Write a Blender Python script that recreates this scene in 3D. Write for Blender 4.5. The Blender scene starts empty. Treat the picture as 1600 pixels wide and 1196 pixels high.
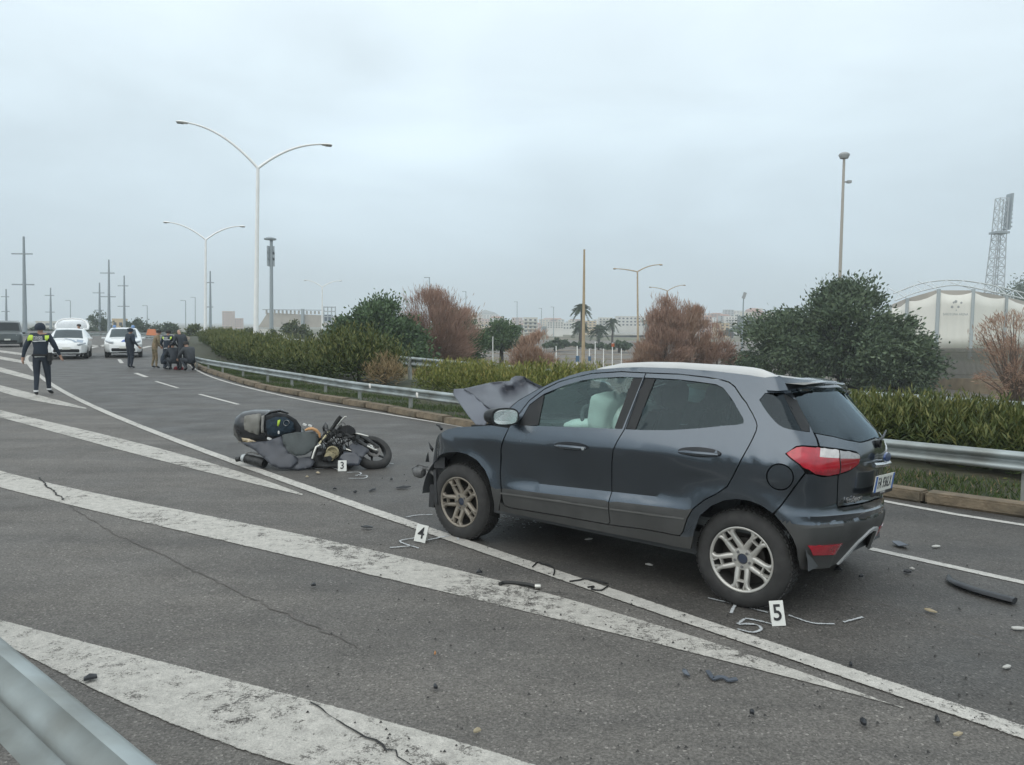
import bpy, bmesh, math, random
import numpy as np
from mathutils import Vector, Matrix
from mathutils.geometry import delaunay_2d_cdt
rnd = random.Random(7)
npr = np.random.default_rng(11)
PI = math.pi
C = bpy.context.scene.collection
# ------------------------------------------------------------------ camera
FPX, PITCH, ROLL, CAMH = 1219.3, 0.0722089, 0.0101298, 1.83655
R0 = np.array([1, 0, 0.]); FW = np.array([0, math.cos(PITCH), -math.sin(PITCH)]); U0 = np.array([0, math.sin(PITCH), math.cos(PITCH)])
RI = math.cos(ROLL) * R0 + math.sin(ROLL) * U0; UP = math.cos(ROLL) * U0 - math.sin(ROLL) * R0
cam = bpy.data.cameras.new('camera'); cam_ob = bpy.data.objects.new('camera', cam); C.objects.link(cam_ob)
cam.sensor_width = 36; cam.lens = FPX / 1600 * 36; cam.clip_end = 9000; cam.clip_start = .05
M = Matrix.Identity(4)
for i in range(3):
    M[i][0] = RI[i]; M[i][1] = UP[i]; M[i][2] = -FW[i]
M[2][3] = CAMH
cam_ob.matrix_world = M
bpy.context.scene.camera = cam_ob
def ray(px, py): return FW + RI * (px - 800) / FPX - UP * (py - 598) / FPX
def G(px, py, z=0.):                       # ground point under a picture point
    d = ray(px, py); t = (z - CAMH) / d[2]; return (float(d[0] * t), float(d[1] * t), z)
def at(px, py, Y):                         # point at depth Y
    d = ray(px, py); t = Y / d[1]; return (float(d[0] * t), float(d[1] * t), float(d[2] * t + CAMH))
# ------------------------------------------------------------------ sky
SUN_EL, SUN_AZ = math.radians(44), math.radians(212)
W = bpy.data.worlds.new('World'); bpy.context.scene.world = W; W.use_nodes = True
nt = W.node_tree; nt.nodes.clear()
def N(t, **k):
    n = nt.nodes.new(t)
    for a, b in k.items(): setattr(n, a, b)
    return n
out = N('ShaderNodeOutputWorld'); bg = N('ShaderNodeBackground'); bg.inputs[1].default_value = .1
sky = N('ShaderNodeTexSky', sky_type='NISHITA', sun_disc=False, sun_elevation=SUN_EL, sun_rotation=SUN_AZ)
tc = N('ShaderNodeTexCoord'); sep = N('ShaderNodeSeparateXYZ'); nt.links.new(tc.outputs['Generated'], sep.inputs[0])
rmp = N('ShaderNodeValToRGB'); e = rmp.color_ramp.elements
e[0].position = 0; e[0].color = (.445, .535, .60, 1); e[1].position = 1; e[1].color = (.80, .87, .905, 1)
for p, c in ((.10, (.495, .595, .66, 1)), (.24, (.605, .71, .77, 1)), (.42, (.715, .81, .86, 1))):
    q = e.new(p); q.color = c
nt.links.new(sep.outputs['Z'], rmp.inputs[0])
mp = N('ShaderNodeMapping'); mp.inputs['Scale'].default_value = (1, 1, 3.2); nt.links.new(tc.outputs['Generated'], mp.inputs[0])
nz = N('ShaderNodeTexNoise'); nz.inputs['Scale'].default_value = 2.3; nz.inputs['Detail'].default_value = 5; nz.inputs['Roughness'].default_value = .5; nz.inputs['Distortion'].default_value = .4
nt.links.new(mp.outputs[0], nz.inputs[0])
mr = N('ShaderNodeMapRange'); mr.inputs[1].default_value = .32; mr.inputs[2].default_value = .68; mr.inputs[3].default_value = .89; mr.inputs[4].default_value = 1.13
nt.links.new(nz.outputs[0], mr.inputs[0])
mul = N('ShaderNodeVectorMath', operation='MULTIPLY'); nt.links.new(rmp.outputs[0], mul.inputs[0]); nt.links.new(mr.outputs[0], mul.inputs[1])
dp = N('ShaderNodeVectorMath', operation='DOT_PRODUCT'); nv = N('ShaderNodeVectorMath', operation='NORMALIZE'); nt.links.new(tc.outputs['Generated'], nv.inputs[0]); nt.links.new(nv.outputs[0], dp.inputs[0]); dp.inputs[1].default_value = Vector((-.135, .985, .108)).normalized()
br = N('ShaderNodeMapRange', interpolation_type='SMOOTHSTEP'); br.inputs[1].default_value = .978; br.inputs[2].default_value = 1.0; br.inputs[3].default_value = 1.0; br.inputs[4].default_value = 1.15; nt.links.new(dp.outputs['Value'], br.inputs[0])
mul2 = N('ShaderNodeVectorMath', operation='MULTIPLY'); nt.links.new(mul.outputs[0], mul2.inputs[0]); nt.links.new(br.outputs[0], mul2.inputs[1]); mul = mul2
sc = N('ShaderNodeVectorMath', operation='SCALE'); sc.inputs['Scale'].default_value = 12.7; nt.links.new(mul.outputs[0], sc.inputs[0])
mx = N('ShaderNodeMix', data_type='RGBA'); mx.inputs[0].default_value = .93
nt.links.new(sky.outputs[0], mx.inputs[6]); nt.links.new(sc.outputs[0], mx.inputs[7])
nt.links.new(mx.outputs[2], bg.inputs[0]); nt.links.new(bg.outputs[0], out.inputs[0])
# ------------------------------------------------------------------ sun behind the overcast
sd = bpy.data.lights.new('sun', 'SUN'); sd.energy = 1.2; sd.angle = math.radians(75); sd.color = (1, .95, .87)
so = bpy.data.objects.new('sun', sd); C.objects.link(so)
so.rotation_euler = Vector((-math.sin(SUN_AZ) * math.cos(SUN_EL), -math.cos(SUN_AZ) * math.cos(SUN_EL), -math.sin(SUN_EL))).to_track_quat('-Z', 'Y').to_euler()
vs = bpy.context.scene.view_settings; vs.view_transform = 'Standard'; vs.look = 'None'; vs.exposure = .12; vs.gamma = 1; vs.use_curve_mapping = False
bpy.context.scene.render.engine = 'CYCLES'
bpy.context.scene.cycles.volume_bounces = 1
bpy.context.scene.cycles.transparent_max_bounces = 24
# ------------------------------------------------------------------ materials
MATS = {}
def mat(name, col, rough=.6, metal=0, coat=0, var=0, vscale=6, bump=0, bscale=40, spec=.5, emit=0, detail=4, col2=None, cscale=None, coords='Object', attr=None, sub=0):
    if name in MATS: return MATS[name]
    m = bpy.data.materials.new(name); m.use_nodes = True; MATS[name] = m
    t = m.node_tree; b = t.nodes['Principled BSDF']; L = t.links.new
    c4 = (*col, 1)
    b.inputs['Base Color'].default_value = c4; b.inputs['Roughness'].default_value = rough; b.inputs['Metallic'].default_value = metal
    b.inputs['Coat Weight'].default_value = coat; b.inputs['Coat Roughness'].default_value = .08; b.inputs['Specular IOR Level'].default_value = spec
    tcn = t.nodes.new('ShaderNodeTexCoord')
    src = None
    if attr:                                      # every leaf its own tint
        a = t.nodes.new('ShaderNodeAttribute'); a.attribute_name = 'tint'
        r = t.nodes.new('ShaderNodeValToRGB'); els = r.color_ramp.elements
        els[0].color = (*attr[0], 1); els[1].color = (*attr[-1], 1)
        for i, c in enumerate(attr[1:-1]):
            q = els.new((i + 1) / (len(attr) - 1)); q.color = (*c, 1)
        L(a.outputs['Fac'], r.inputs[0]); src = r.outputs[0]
    if col2 is not None:
        n = t.nodes.new('ShaderNodeTexNoise'); n.inputs['Scale'].default_value = cscale or 3; n.inputs['Detail'].default_value = 5
        L(tcn.outputs[coords], n.inputs[0])
        r = t.nodes.new('ShaderNodeMapRange'); r.inputs[1].default_value = .38; r.inputs[2].default_value = .62; L(n.outputs[0], r.inputs[0])
        x = t.nodes.new('ShaderNodeMix'); x.data_type = 'RGBA'; x.inputs[6].default_value = c4; x.inputs[7].default_value = (*col2, 1)
        L(r.outputs[0], x.inputs[0]); src = x.outputs[2]
    if var:
        n = t.nodes.new('ShaderNodeTexNoise'); n.inputs['Scale'].default_value = vscale; n.inputs['Detail'].default_value = detail
        L(tcn.outputs[coords], n.inputs[0])
        r = t.nodes.new('ShaderNodeMapRange'); r.inputs[1].default_value = .3; r.inputs[2].default_value = .7; r.inputs[3].default_value = 1 - var; r.inputs[4].default_value = 1 + var
        L(n.outputs[0], r.inputs[0])
        x = t.nodes.new('ShaderNodeVectorMath'); x.operation = 'MULTIPLY'
        if src: L(src, x.inputs[0])
        else: x.inputs[0].default_value = col
        L(r.outputs[0], x.inputs[1]); src = x.outputs[0]
        rr = t.nodes.new('ShaderNodeMapRange'); rr.inputs[3].default_value = max(.05, rough - .1); rr.inputs[4].default_value = min(1, rough + .1); L(n.outputs[0], rr.inputs[0]); L(rr.outputs[0], b.inputs['Roughness'])
    if src: L(src, b.inputs['Base Color'])
    if bump:
        n = t.nodes.new('ShaderNodeTexNoise'); n.inputs['Scale'].default_value = bscale; n.inputs['Detail'].default_value = 3
        L(tcn.outputs[coords], n.inputs[0])
        bp = t.nodes.new('ShaderNodeBump'); bp.inputs['Strength'].default_value = bump; bp.inputs['Distance'].default_value = .02
        L(n.outputs[0], bp.inputs['Height']); L(bp.outputs[0], b.inputs['Normal'])
    if emit:
        b.inputs['Emission Color'].default_value = c4; b.inputs['Emission Strength'].default_value = emit
    return m
def glass(name, tint, rough=.02, ior=1.5, gl=(1, 1, 1)):
    if name in MATS: return MATS[name]
    m = bpy.data.materials.new(name); m.use_nodes = True; MATS[name] = m
    t = m.node_tree; t.nodes.clear(); L = t.links.new
    o = t.nodes.new('ShaderNodeOutputMaterial'); x = t.nodes.new('ShaderNodeMixShader'); f = t.nodes.new('ShaderNodeFresnel'); f.inputs[0].default_value = ior
    a = t.nodes.new('ShaderNodeBsdfTransparent'); a.inputs[0].default_value = (*tint, 1)
    g = t.nodes.new('ShaderNodeBsdfGlossy'); g.inputs['Roughness'].default_value = rough; g.inputs['Color'].default_value = (*gl, 1)
    L(f.outputs[0], x.inputs[0]); L(a.outputs[0], x.inputs[1]); L(g.outputs[0], x.inputs[2]); L(x.outputs[0], o.inputs[0])
    return m
# ------------------------------------------------------------------ objects
def link(name, me, parent=None):
    o = bpy.data.objects.new(name, me); C.objects.link(o)
    if parent: o.parent = parent
    return o
def tag(o, label=None, cat=None, group=None, kind=None):
    if label: o['label'] = label
    if cat: o['category'] = cat
    if group: o['group'] = group
    if kind: o['kind'] = kind
    return o
def thing(name, label, cat, loc=(0, 0, 0), rz=0, group=None):
    o = link(name, None); o.location = loc; o.rotation_euler = (0, 0, rz)
    return tag(o, label, cat, group)
def copy_tree(o, parent=None, label=None):
    c = o.copy(); C.objects.link(c); c.parent = parent
    if label: c['label'] = label
    for ch in list(o.children): copy_tree(ch, c)
    return c
class MB:
    def __init__(s): s.v = []; s.f = []; s.m = []; s.mi = 0
    def add(s, vs, fs):
        b = len(s.v); s.v += [tuple(map(float, p)) for p in vs]
        for f in fs: s.f.append(tuple(i + b for i in f)); s.m.append(s.mi)
        return s
    def box(s, c, d, rz=0, rx=0, ry=0, taper=1.):
        x, y, z = [k / 2 for k in d]; ps = []
        for k in (-1, 1):
            t = taper if k > 0 else 1
            for a, b in ((-1, -1), (1, -1), (1, 1), (-1, 1)): ps.append(Vector((a * x * t, b * y * t, k * z)))
        Rm = Matrix.Rotation(rz, 3, 'Z') @ Matrix.Rotation(ry, 3, 'Y') @ Matrix.Rotation(rx, 3, 'X')
        return s.add([Rm @ p + Vector(c) for p in ps], [(3, 2, 1, 0), (4, 5, 6, 7), (0, 1, 5, 4), (1, 2, 6, 5), (2, 3, 7, 6), (3, 0, 4, 7)])
    def tube(s, path, r, n=8, cap=True, flat=1.):
        P_ = [Vector(p) for p in path]; k = len(P_); rs = r if hasattr(r, '__len__') else [r] * k
        ref = None; rings = []
        for i, p in enumerate(P_):
            d = (P_[min(i + 1, k - 1)] - P_[max(i - 1, 0)]).normalized()
            if ref is None: ref = Vector((0, 0, 1)) if abs(d.z) < .9 else Vector((1, 0, 0))
            u = d.cross(ref).normalized(); w = u.cross(d).normalized(); ref = w
            rings.append([p + u * math.cos(2 * PI * j / n) * rs[i] + w * math.sin(2 * PI * j / n) * rs[i] * flat for j in range(n)])
        vs = [q for g in rings for q in g]; fs = []
        for i in range(k - 1):
            for j in range(n): fs.append((i * n + j, i * n + (j + 1) % n, (i + 1) * n + (j + 1) % n, (i + 1) * n + j))
        if cap: fs += [tuple(range(n))[::-1], tuple((k - 1) * n + j for j in range(n))]
        return s.add(vs, fs)
    def lathe(s, prof, n=32, axis='Z', c=(0, 0, 0)):      # prof: (radius, height)
        vs = []; k = len(prof)
        for j in range(n):
            a = 2 * PI * j / n
            for r, h in prof:
                p = (r * math.cos(a), r * math.sin(a), h)
                if axis == 'Y': p = (r * math.cos(a), h, r * math.sin(a))
                if axis == 'X': p = (h, r * math.cos(a), r * math.sin(a))
                vs.append((p[0] + c[0], p[1] + c[1], p[2] + c[2]))
        fs = []
        for j in range(n):
            for i in range(k - 1):
                q = (j * k + i, ((j + 1) % n) * k + i, ((j + 1) % n) * k + i + 1, j * k + i + 1)
                fs.append(q if axis != 'Y' else q[::-1])
        return s.add(vs, fs)
    def grid(s, pts):                                      # rows of points
        a = len(pts); b = len(pts[0]); vs = [p for r in pts for p in r]
        return s.add(vs, [(i * b + j, i * b + j + 1, (i + 1) * b + j + 1, (i + 1) * b + j) for i in range(a - 1) for j in range(b - 1)])
    def prism(s, poly, h, base=0):                         # polygon in xy, extruded up
        n = len(poly); vs = [(x, y, base) for x, y in poly] + [(x, y, base + h) for x, y in poly]
        return s.add(vs, [tuple(range(n))[::-1], tuple(range(n, 2 * n))] + [(i, (i + 1) % n, n + (i + 1) % n, n + i) for i in range(n)])
    def loft(s, rings, cap=True, closed=True):
        n = len(rings[0]); vs = [p for r in rings for p in r]; fs = []
        for i in range(len(rings) - 1):
            for j in range(n if closed else n - 1): fs.append((i * n + j, i * n + (j + 1) % n, (i + 1) * n + (j + 1) % n, (i + 1) * n + j))
        if cap: fs += [tuple(range(n))[::-1], tuple((len(rings) - 1) * n + j for j in range(n))]
        return s.add(vs, fs)
    def mesh(s, name, mats, smooth=None, fix=True, bev=0):
        me = bpy.data.meshes.new(name); me.from_pydata(s.v, [], s.f)
        for m in (mats if isinstance(mats, (list, tuple)) else [mats]): me.materials.append(m)
        me.polygons.foreach_set('material_index', s.m)
        if fix or bev:
            b = bmesh.new(); b.from_mesh(me)
            if fix: bmesh.ops.recalc_face_normals(b, faces=b.faces)
            if bev: bmesh.ops.bevel(b, geom=[e for e in b.edges if len(e.link_faces) == 2 and e.calc_face_angle(0) > .5], offset=bev, segments=2, affect='EDGES', clamp_overlap=True)
            b.to_mesh(me); b.free()
        if smooth is not None:
            me.polygons.foreach_set('use_smooth', [True] * len(me.polygons)); me.set_sharp_from_angle(angle=math.radians(smooth))
        return me
    def build(s, name, mats, parent=None, smooth=None, fix=True, bev=0):
        return link(name, s.mesh(name, mats, smooth, fix, bev), parent)
def text_mesh(txt, size, depth=.002, bold=0.):
    cu = bpy.data.curves.new('t', 'FONT'); cu.body = txt; cu.size = size; cu.extrude = depth; cu.offset = bold; cu.align_x = 'CENTER'; cu.align_y = 'CENTER'; cu.resolution_u = 3
    o = bpy.data.objects.new('t', cu); C.objects.link(o); dg = bpy.context.evaluated_depsgraph_get()
    me = bpy.data.meshes.new_from_object(o.evaluated_get(dg)); bpy.data.objects.remove(o); return me
def text(name, txt, size, m, parent, matrix, depth=.002, bold=0., sx=1.):
    me = text_mesh(txt, size, depth, bold); me.transform(matrix @ Matrix.Diagonal((sx, 1, 1, 1))); me.materials.clear(); me.materials.append(m)
    return link(name, me, parent)
def frame_m(o, x, y):                                      # matrix with given origin, x axis, y axis
    x = Vector(x).normalized(); z = x.cross(Vector(y)).normalized(); y = z.cross(x)
    m = Matrix.Identity(4)
    for i in range(3): m[i][0] = x[i]; m[i][1] = y[i]; m[i][2] = z[i]; m[i][3] = o[i]
    return m
def resample(p, step=None, n=None):
    p = np.asarray(p, float); d = np.concatenate([[0], np.cumsum(np.linalg.norm(np.diff(p, axis=0), axis=1))])
    n = n or max(2, int(d[-1] / step) + 1); t = np.linspace(0, d[-1], n)
    return np.stack([np.interp(t, d, p[:, i]) for i in range(p.shape[1])], -1)
def catrom(p, n=8):
    p = np.asarray(p, float); p = np.vstack([2 * p[0] - p[1], p, 2 * p[-1] - p[-2]]); o = []
    for i in range(1, len(p) - 2):
        a, b, c, d = p[i - 1:i + 3]
        for t in np.linspace(0, 1, n, endpoint=False): o.append(.5 * ((2 * b) + (c - a) * t + (2 * a - 5 * b + 4 * c - d) * t * t + (3 * b - a - 3 * c + d) * t ** 3))
    o.append(p[-2]); return np.array(o)
def offset(p, d):                                          # shift a 2D polyline to its left
    p = np.asarray(p, float)[:, :2]; t = np.gradient(p, axis=0); t /= np.linalg.norm(t, axis=1)[:, None]
    return p + np.stack([-t[:, 1], t[:, 0]], -1) * d
# ------------------------------------------------------------------ asphalt, paint
def asphalt(name, c1, c2, rough=.82):
    m = bpy.data.materials.new(name); m.use_nodes = True; t = m.node_tree; L = t.links.new; b = t.nodes['Principled BSDF']
    tcn = t.nodes.new('ShaderNodeTexCoord')
    def noise(sc, det=4, ro=.55, dist=0, vec=None):
        n = t.nodes.new('ShaderNodeTexNoise'); n.inputs['Scale'].default_value = sc; n.inputs['Detail'].default_value = det; n.inputs['Roughness'].default_value = ro; n.inputs['Distortion'].default_value = dist
        L(vec or tcn.outputs['Object'], n.inputs[0]); return n.outputs[0]
    def mrange(x, a, bb, c, d):
        r = t.nodes.new('ShaderNodeMapRange'); L(x, r.inputs[0])
        for i, v in enumerate((a, bb, c, d)): r.inputs[i + 1].default_value = v
        return r.outputs[0]
    def mulv(a, s):
        x = t.nodes.new('ShaderNodeVectorMath'); x.operation = 'MULTIPLY'; L(a, x.inputs[0]); L(s, x.inputs[1]); return x.outputs[0]
    x = t.nodes.new('ShaderNodeMix'); x.data_type = 'RGBA'; x.inputs[6].default_value = (*c1, 1); x.inputs[7].default_value = (*c2, 1)
    mpn = t.nodes.new('ShaderNodeMapping'); mpn.inputs['Rotation'].default_value = (0, 0, .69); mpn.inputs['Scale'].default_value = (.35, 1.6, 1); L(tcn.outputs['Object'], mpn.inputs[0])
    L(mrange(noise(.9, 6, .6, .3, mpn.outputs[0]), .35, .65, 0, 1), x.inputs[0])
    c = mulv(x.outputs[2], mrange(noise(3.1, 6, .7), .3, .7, .88, 1.1))
    c = mulv(c, mrange(noise(85, 3, .8), .3, .7, .62, 1.42))
    v = t.nodes.new('ShaderNodeTexVoronoi'); v.inputs['Scale'].default_value = 95; L(tcn.outputs['Object'], v.inputs[0])
    sp = t.nodes.new('ShaderNodeSeparateColor'); L(v.outputs['Color'], sp.inputs[0])
    c = mulv(c, mrange(sp.outputs[0], .0, 1, .72, 1.3))
    c = mulv(c, mrange(sp.outputs[1], .93, .97, 1, 1.7))
    L(c, b.inputs['Base Color']); b.inputs['Specular IOR Level'].default_value = .35
    L(mrange(noise(1.3, 5), .3, .7, rough - .12, rough + .1), b.inputs['Roughness'])
    bp = t.nodes.new('ShaderNodeBump'); bp.inputs['Strength'].default_value = .55; bp.inputs['Distance'].default_value = .006
    L(v.outputs['Distance'], bp.inputs['Height']); L(bp.outputs[0], b.inputs['Normal'])
    MATS[name] = m; return m
def paint(name, col, wear, ew=.12, sc=9.):
    m = bpy.data.materials.new(name); m.use_nodes = True; t = m.node_tree; L = t.links.new; b = t.nodes['Principled BSDF']
    tcn = t.nodes.new('ShaderNodeTexCoord'); uv = t.nodes.new('ShaderNodeUVMap'); sep = t.nodes.new('ShaderNodeSeparateXYZ'); L(uv.outputs[0], sep.inputs[0])
    def math_(op, a, bb=None):
        n = t.nodes.new('ShaderNodeMath'); n.operation = op
        for i, v in enumerate((a, bb)):
            if v is None: continue
            if isinstance(v, (int, float)): n.inputs[i].default_value = v
            else: L(v, n.inputs[i])
        return n.outputs[0]
    def noise(s, d=5, r=.6, di=0):
        n = t.nodes.new('ShaderNodeTexNoise'); n.inputs['Scale'].default_value = s; n.inputs['Detail'].default_value = d; n.inputs['Roughness'].default_value = r; n.inputs['Distortion'].default_value = di
        L(tcn.outputs['Object'], n.inputs[0]); return n.outputs[0]
    edge = math_('MINIMUM', sep.outputs[1], math_('SUBTRACT', 1, sep.outputs[1]))       # 0 at the rim of the stripe
    edge = math_('MINIMUM', math_('DIVIDE', edge, ew), 1)
    w = math_('ADD', math_('MULTIPLY', noise(sc, 7, .72), .62), math_('MULTIPLY', noise(1.1, 4, .6, .5), .38))
    w2 = math_('MULTIPLY', noise(70, 3, .85), .48)
    k = math_('ADD', math_('SUBTRACT', math_('ADD', w, w2), .74), math_('MULTIPLY', math_('SUBTRACT', edge, .62), .5))
    a = t.nodes.new('ShaderNodeMapRange'); L(k, a.inputs[0]); a.inputs[1].default_value = wear - .05; a.inputs[2].default_value = wear + .05
    cm = t.nodes.new('ShaderNodeMapRange'); L(noise(14, 6, .75), cm.inputs[0]); cm.inputs[1].default_value = .3; cm.inputs[2].default_value = .7; cm.inputs[3].default_value = .68; cm.inputs[4].default_value = 1.12
    cc = t.nodes.new('ShaderNodeVectorMath'); cc.operation = 'MULTIPLY'; cc.inputs[0].default_value = col; L(cm.outputs[0], cc.inputs[1]); fs = t.nodes.new('ShaderNodeMapRange'); L(noise(120, 2, .9), fs.inputs[0]); fs.inputs[1].default_value = .3; fs.inputs[2].default_value = .7; fs.inputs[3].default_value = .72; fs.inputs[4].default_value = 1.2
    c3 = t.nodes.new('ShaderNodeVectorMath'); c3.operation = 'MULTIPLY'; L(cc.outputs[0], c3.inputs[0]); L(fs.outputs[0], c3.inputs[1]); L(c3.outputs[0], b.inputs['Base Color'])
    b.inputs['Roughness'].default_value = .75
    tr = t.nodes.new('ShaderNodeBsdfTransparent'); mx = t.nodes.new('ShaderNodeMixShader'); o = t.nodes['Material Output']
    L(a.outputs[0], mx.inputs[0]); L(tr.outputs[0], mx.inputs[1]); L(b.outputs[0], mx.inputs[2]); L(mx.outputs[0], o.inputs[0])
    MATS[name] = m; return m
ASPH = asphalt('old_asphalt', (.146, .135, .122), (.098, .092, .085))
LANE = asphalt('lane_asphalt', (.094, .087, .079), (.064, .061, .057), .62)
LOT = asphalt('parking_asphalt', (.16, .145, .125), (.12, .105, .09))
PAINT = paint('worn_white_paint', (.50, .475, .43), .108, .05)
LINE = paint('white_line_paint', (.54, .515, .47), .09, .12, 22.)
THIN = paint('thin_line_paint', (.56, .54, .50), .06, .15, 22.)
SPRAY = paint('spray_paint', (.56, .58, .59), .015, .45, 30.)
def ribbon(name, left, right, z, m, n=None, kind='structure'):
    a = resample(left, n=n or max(8, len(left) * 4)); k = len(a); b = resample(right, n=k)
    vs = []; 
    for p, q in zip(a, b): vs += [(p[0], p[1], z), (q[0], q[1], z)]
    fs = [(2 * i, 2 * i + 1, 2 * i + 3, 2 * i + 2) for i in range(k - 1)]
    me = bpy.data.meshes.new(name); me.from_pydata(vs, [], fs); me.materials.append(m)
    uv = me.uv_layers.new(name='uv'); d = np.concatenate([[0], np.cumsum(np.linalg.norm(np.diff(a, axis=0), axis=1))])
    for i, f in enumerate(me.polygons):
        for li in f.loop_indices:
            vi = me.loops[li].vertex_index; uv.data[li].uv = (d[vi // 2], vi % 2)
        if f.normal.z < 0: pass
    b_ = bmesh.new(); b_.from_mesh(me)
    for f in b_.faces:
        if f.normal.z < 0: f.normal_flip()
    b_.to_mesh(me); b_.free()
    o = link(name, me); tag(o, kind=kind); return o
def line(name, pts, w, z, m): 
    p = catrom(np.asarray(pts)[:, :2], 6); return ribbon(name, offset(p, w / 2), offset(p, -w / 2), z, m, n=len(p))
def smooth2(p, deg=3, n=60):                                # straighten a measured edge with a low order curve
    p = np.asarray(p, float)[:, :2]; a = p[-1] - p[0]; L_ = np.linalg.norm(a); a /= L_; b_ = np.array([-a[1], a[0]]); u = (p - p[0]) @ a; v = (p - p[0]) @ b_; c = np.polyfit(u / L_, v, min(deg, len(p) - 1)); t = np.linspace(0, 1, n)
    return p[0] + np.outer(t * L_, a) + np.outer(np.polyval(c, t), b_)
def gl(px): return [G(*q)[:2] for q in px]
# ------------------------------------------------------------------ terrain: low plain, road platform with its bank
RAIL2 = np.array([(34, -26), (19, -5), (11.2, 7.6), (7.92, 12.02), (6.09, 13.97), (1.65, 19.18), (-.75, 22.65), (-4.4, 28.18), (-9.3, 37), (-14, 47), (-20, 62), (-29, 84), (-42, 112), (-66, 155), (-130, 230)])
LOW = -2.35
dry = mat('dry_grass_ground', (.17, .135, .085), .95, var=.35, vscale=1.2, col2=(.09, .10, .04), cscale=.25, bump=.8, bscale=9)
b = MB(); b.add([(-5000, -3000, LOW), (5000, -3000, LOW), (5000, 7000, LOW), (-5000, 7000, LOW)], [(0, 1, 2, 3)])
tag(b.build('ground', mat('plain_ground', (.16, .13, .09), .95, var=.3, vscale=.06, col2=(.10, .105, .05), cscale=.02), fix=False), kind='structure')
edge_ = catrom(RAIL2, 6); top = offset(edge_, -1.1); foot = offset(edge_, -4.4)
b = MB(); n = len(top)
vs = [(-900, p[1], -.03) for p in top] + [(p[0], p[1], -.03) for p in top] + [(p[0], p[1], LOW - .05) for p in foot]
b.add(vs, [(i, n + i, n + i + 1, i + 1) for i in range(n - 1)] + [(n + i, 2 * n + i, 2 * n + i + 1, n + i + 1) for i in range(n - 1)])
tag(b.build('embankment', dry), kind='structure')
# road sheet: everything left of the kerb
KERB = np.array([(30, -24), (16.5, -6), (9.4, 2.8), (6.35, 6.15), (5.0, 7.62), (4.05, 8.52), (2.1, 10.75), (.75, 12.3), (-.85, 13.99), (-3.06, 16.87), (-4.8, 18.95), (-7.3, 22.2), (-10, 26.6), (-12.3, 30.6), (-15.3, 36.5), (-18.5, 43), (-23.5, 55), (-31, 74), (-43, 102), (-68, 146), (-132, 222)])
ke = catrom(KERB, 6)
n = len(ke); b = MB()
b.add([(-880, p[1], 0) for p in ke] + [(p[0], p[1], 0) for p in ke], [(i, n + i, n + i + 1, i + 1) for i in range(n - 1)])
tag(b.build('road', ASPH), kind='structure')
MAIN = [(3.9, 1.75), (3.05, 2.72)] + gl([(1600, 1142), (1520, 1116), (1360, 1070), (1280, 1044), (1120, 992), (1000, 940), (906, 910), (812.5, 877.5), (694, 838), (625, 815), (560, 791.7), (490, 767), (420, 742), (360.5, 721.7), (280, 690), (196, 658), (129.5, 628), (80.5, 601), (65, 590)]) + [(-18.6, 30.2), (-21.5, 34.6), (-26, 42)]
mc = catrom(MAIN, 6)
ribbon('lane_surface', mc, resample(offset(ke, .02)[12:96], n=len(mc)), .004, LANE, n=len(mc))
line('gore_line', smooth2(MAIN, 6, 90), .17, .009, LINE)
line('edge_line', [(9.1, 2.75), (6.2, 5.8)] + gl([(1598, 821), (1474, 802), (1378, 783.6)]) + [(2.0, 10.5), (.65, 12.15)] + gl([(715, 666.5), (580, 644), (490, 629), (400, 609.5), (340, 593), (308.5, 579.5)]) + [(-15, 36), (-18.2, 42.6), (-23.2, 55), (-30.5, 73)], .12, .009, THIN)
for a_, b_ in (((1360, 859), (1680, 930)), ((372.8, 632.8), (311.5, 616.7)), ((278, 607), (243, 596.4)), ((229, 589.8), (212, 583.5)), ((190.5, 568), (186, 562))):
    line('lane_dash', gl([a_, ((a_[0] + b_[0]) / 2, (a_[1] + b_[1]) / 2), b_]), .12 if a_[0] > 250 else .2, .009, THIN)
def stripe(t, bt): ribbon('hatch_stripe', smooth2(gl(t)), smooth2(gl(bt)), .006, PAINT, n=60)
stripe([(-60, 716), (0, 733), (105, 761), (210, 784), (315, 803), (455, 833), (560, 854), (781, 910), (844, 924), (960, 948), (1160, 1022), (1280, 1068), (1412, 1105)],
       [(-60, 747), (0, 763), (87.5, 787.5), (245, 821), (385, 856), (500, 884), (656, 921), (781, 949), (906, 979), (1000, 1002.5), (1080, 1020), (1240, 1062), (1360, 1096), (1412, 1107)])
stripe([(-60, 624), (0, 640), (140, 675.5), (262, 703.5), (350, 728), (420, 754), (472, 773)], [(-60, 638), (0, 654), (105, 681), (245, 721), (350, 745.5), (420, 763), (472, 775)])
stripe([(-60, 586), (0, 602), (70, 620), (135, 638)], [(-60, 597), (0, 613), (60, 628), (135, 639.5)])
stripe([(-40, 563), (0, 574), (54, 589)], [(-40, 571), (0, 582), (56, 596)])
stripe([(-40, 550), (0, 557), (50, 566)], [(-40, 555), (0, 562), (54, 572)])
stripe([(-40, 543), (0, 547.5), (34, 552)], [(-40, 546), (0, 551), (36, 556)])
stripe([(-200, 905), (0, 970), (105, 992), (227.5, 1030.5), (315, 1048), (455, 1081), (560, 1113), (840, 1196), (930, 1224)], [(-200, 925), (0, 995.5), (147, 1104), (245, 1132), (336, 1156.5), (455, 1195), (560, 1226), (700, 1262), (860, 1290)])
for a_, b_ in (((128, 547), (166, 539)), ((140, 541), (190, 543.5)), ((131, 538.5), (160, 541.5)), ((215, 546), (236, 541))):
    line('lane_arrow_line', gl([a_, ((a_[0] + b_[0]) / 2, (a_[1] + b_[1]) / 2), b_]), .45, .009, THIN)
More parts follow.
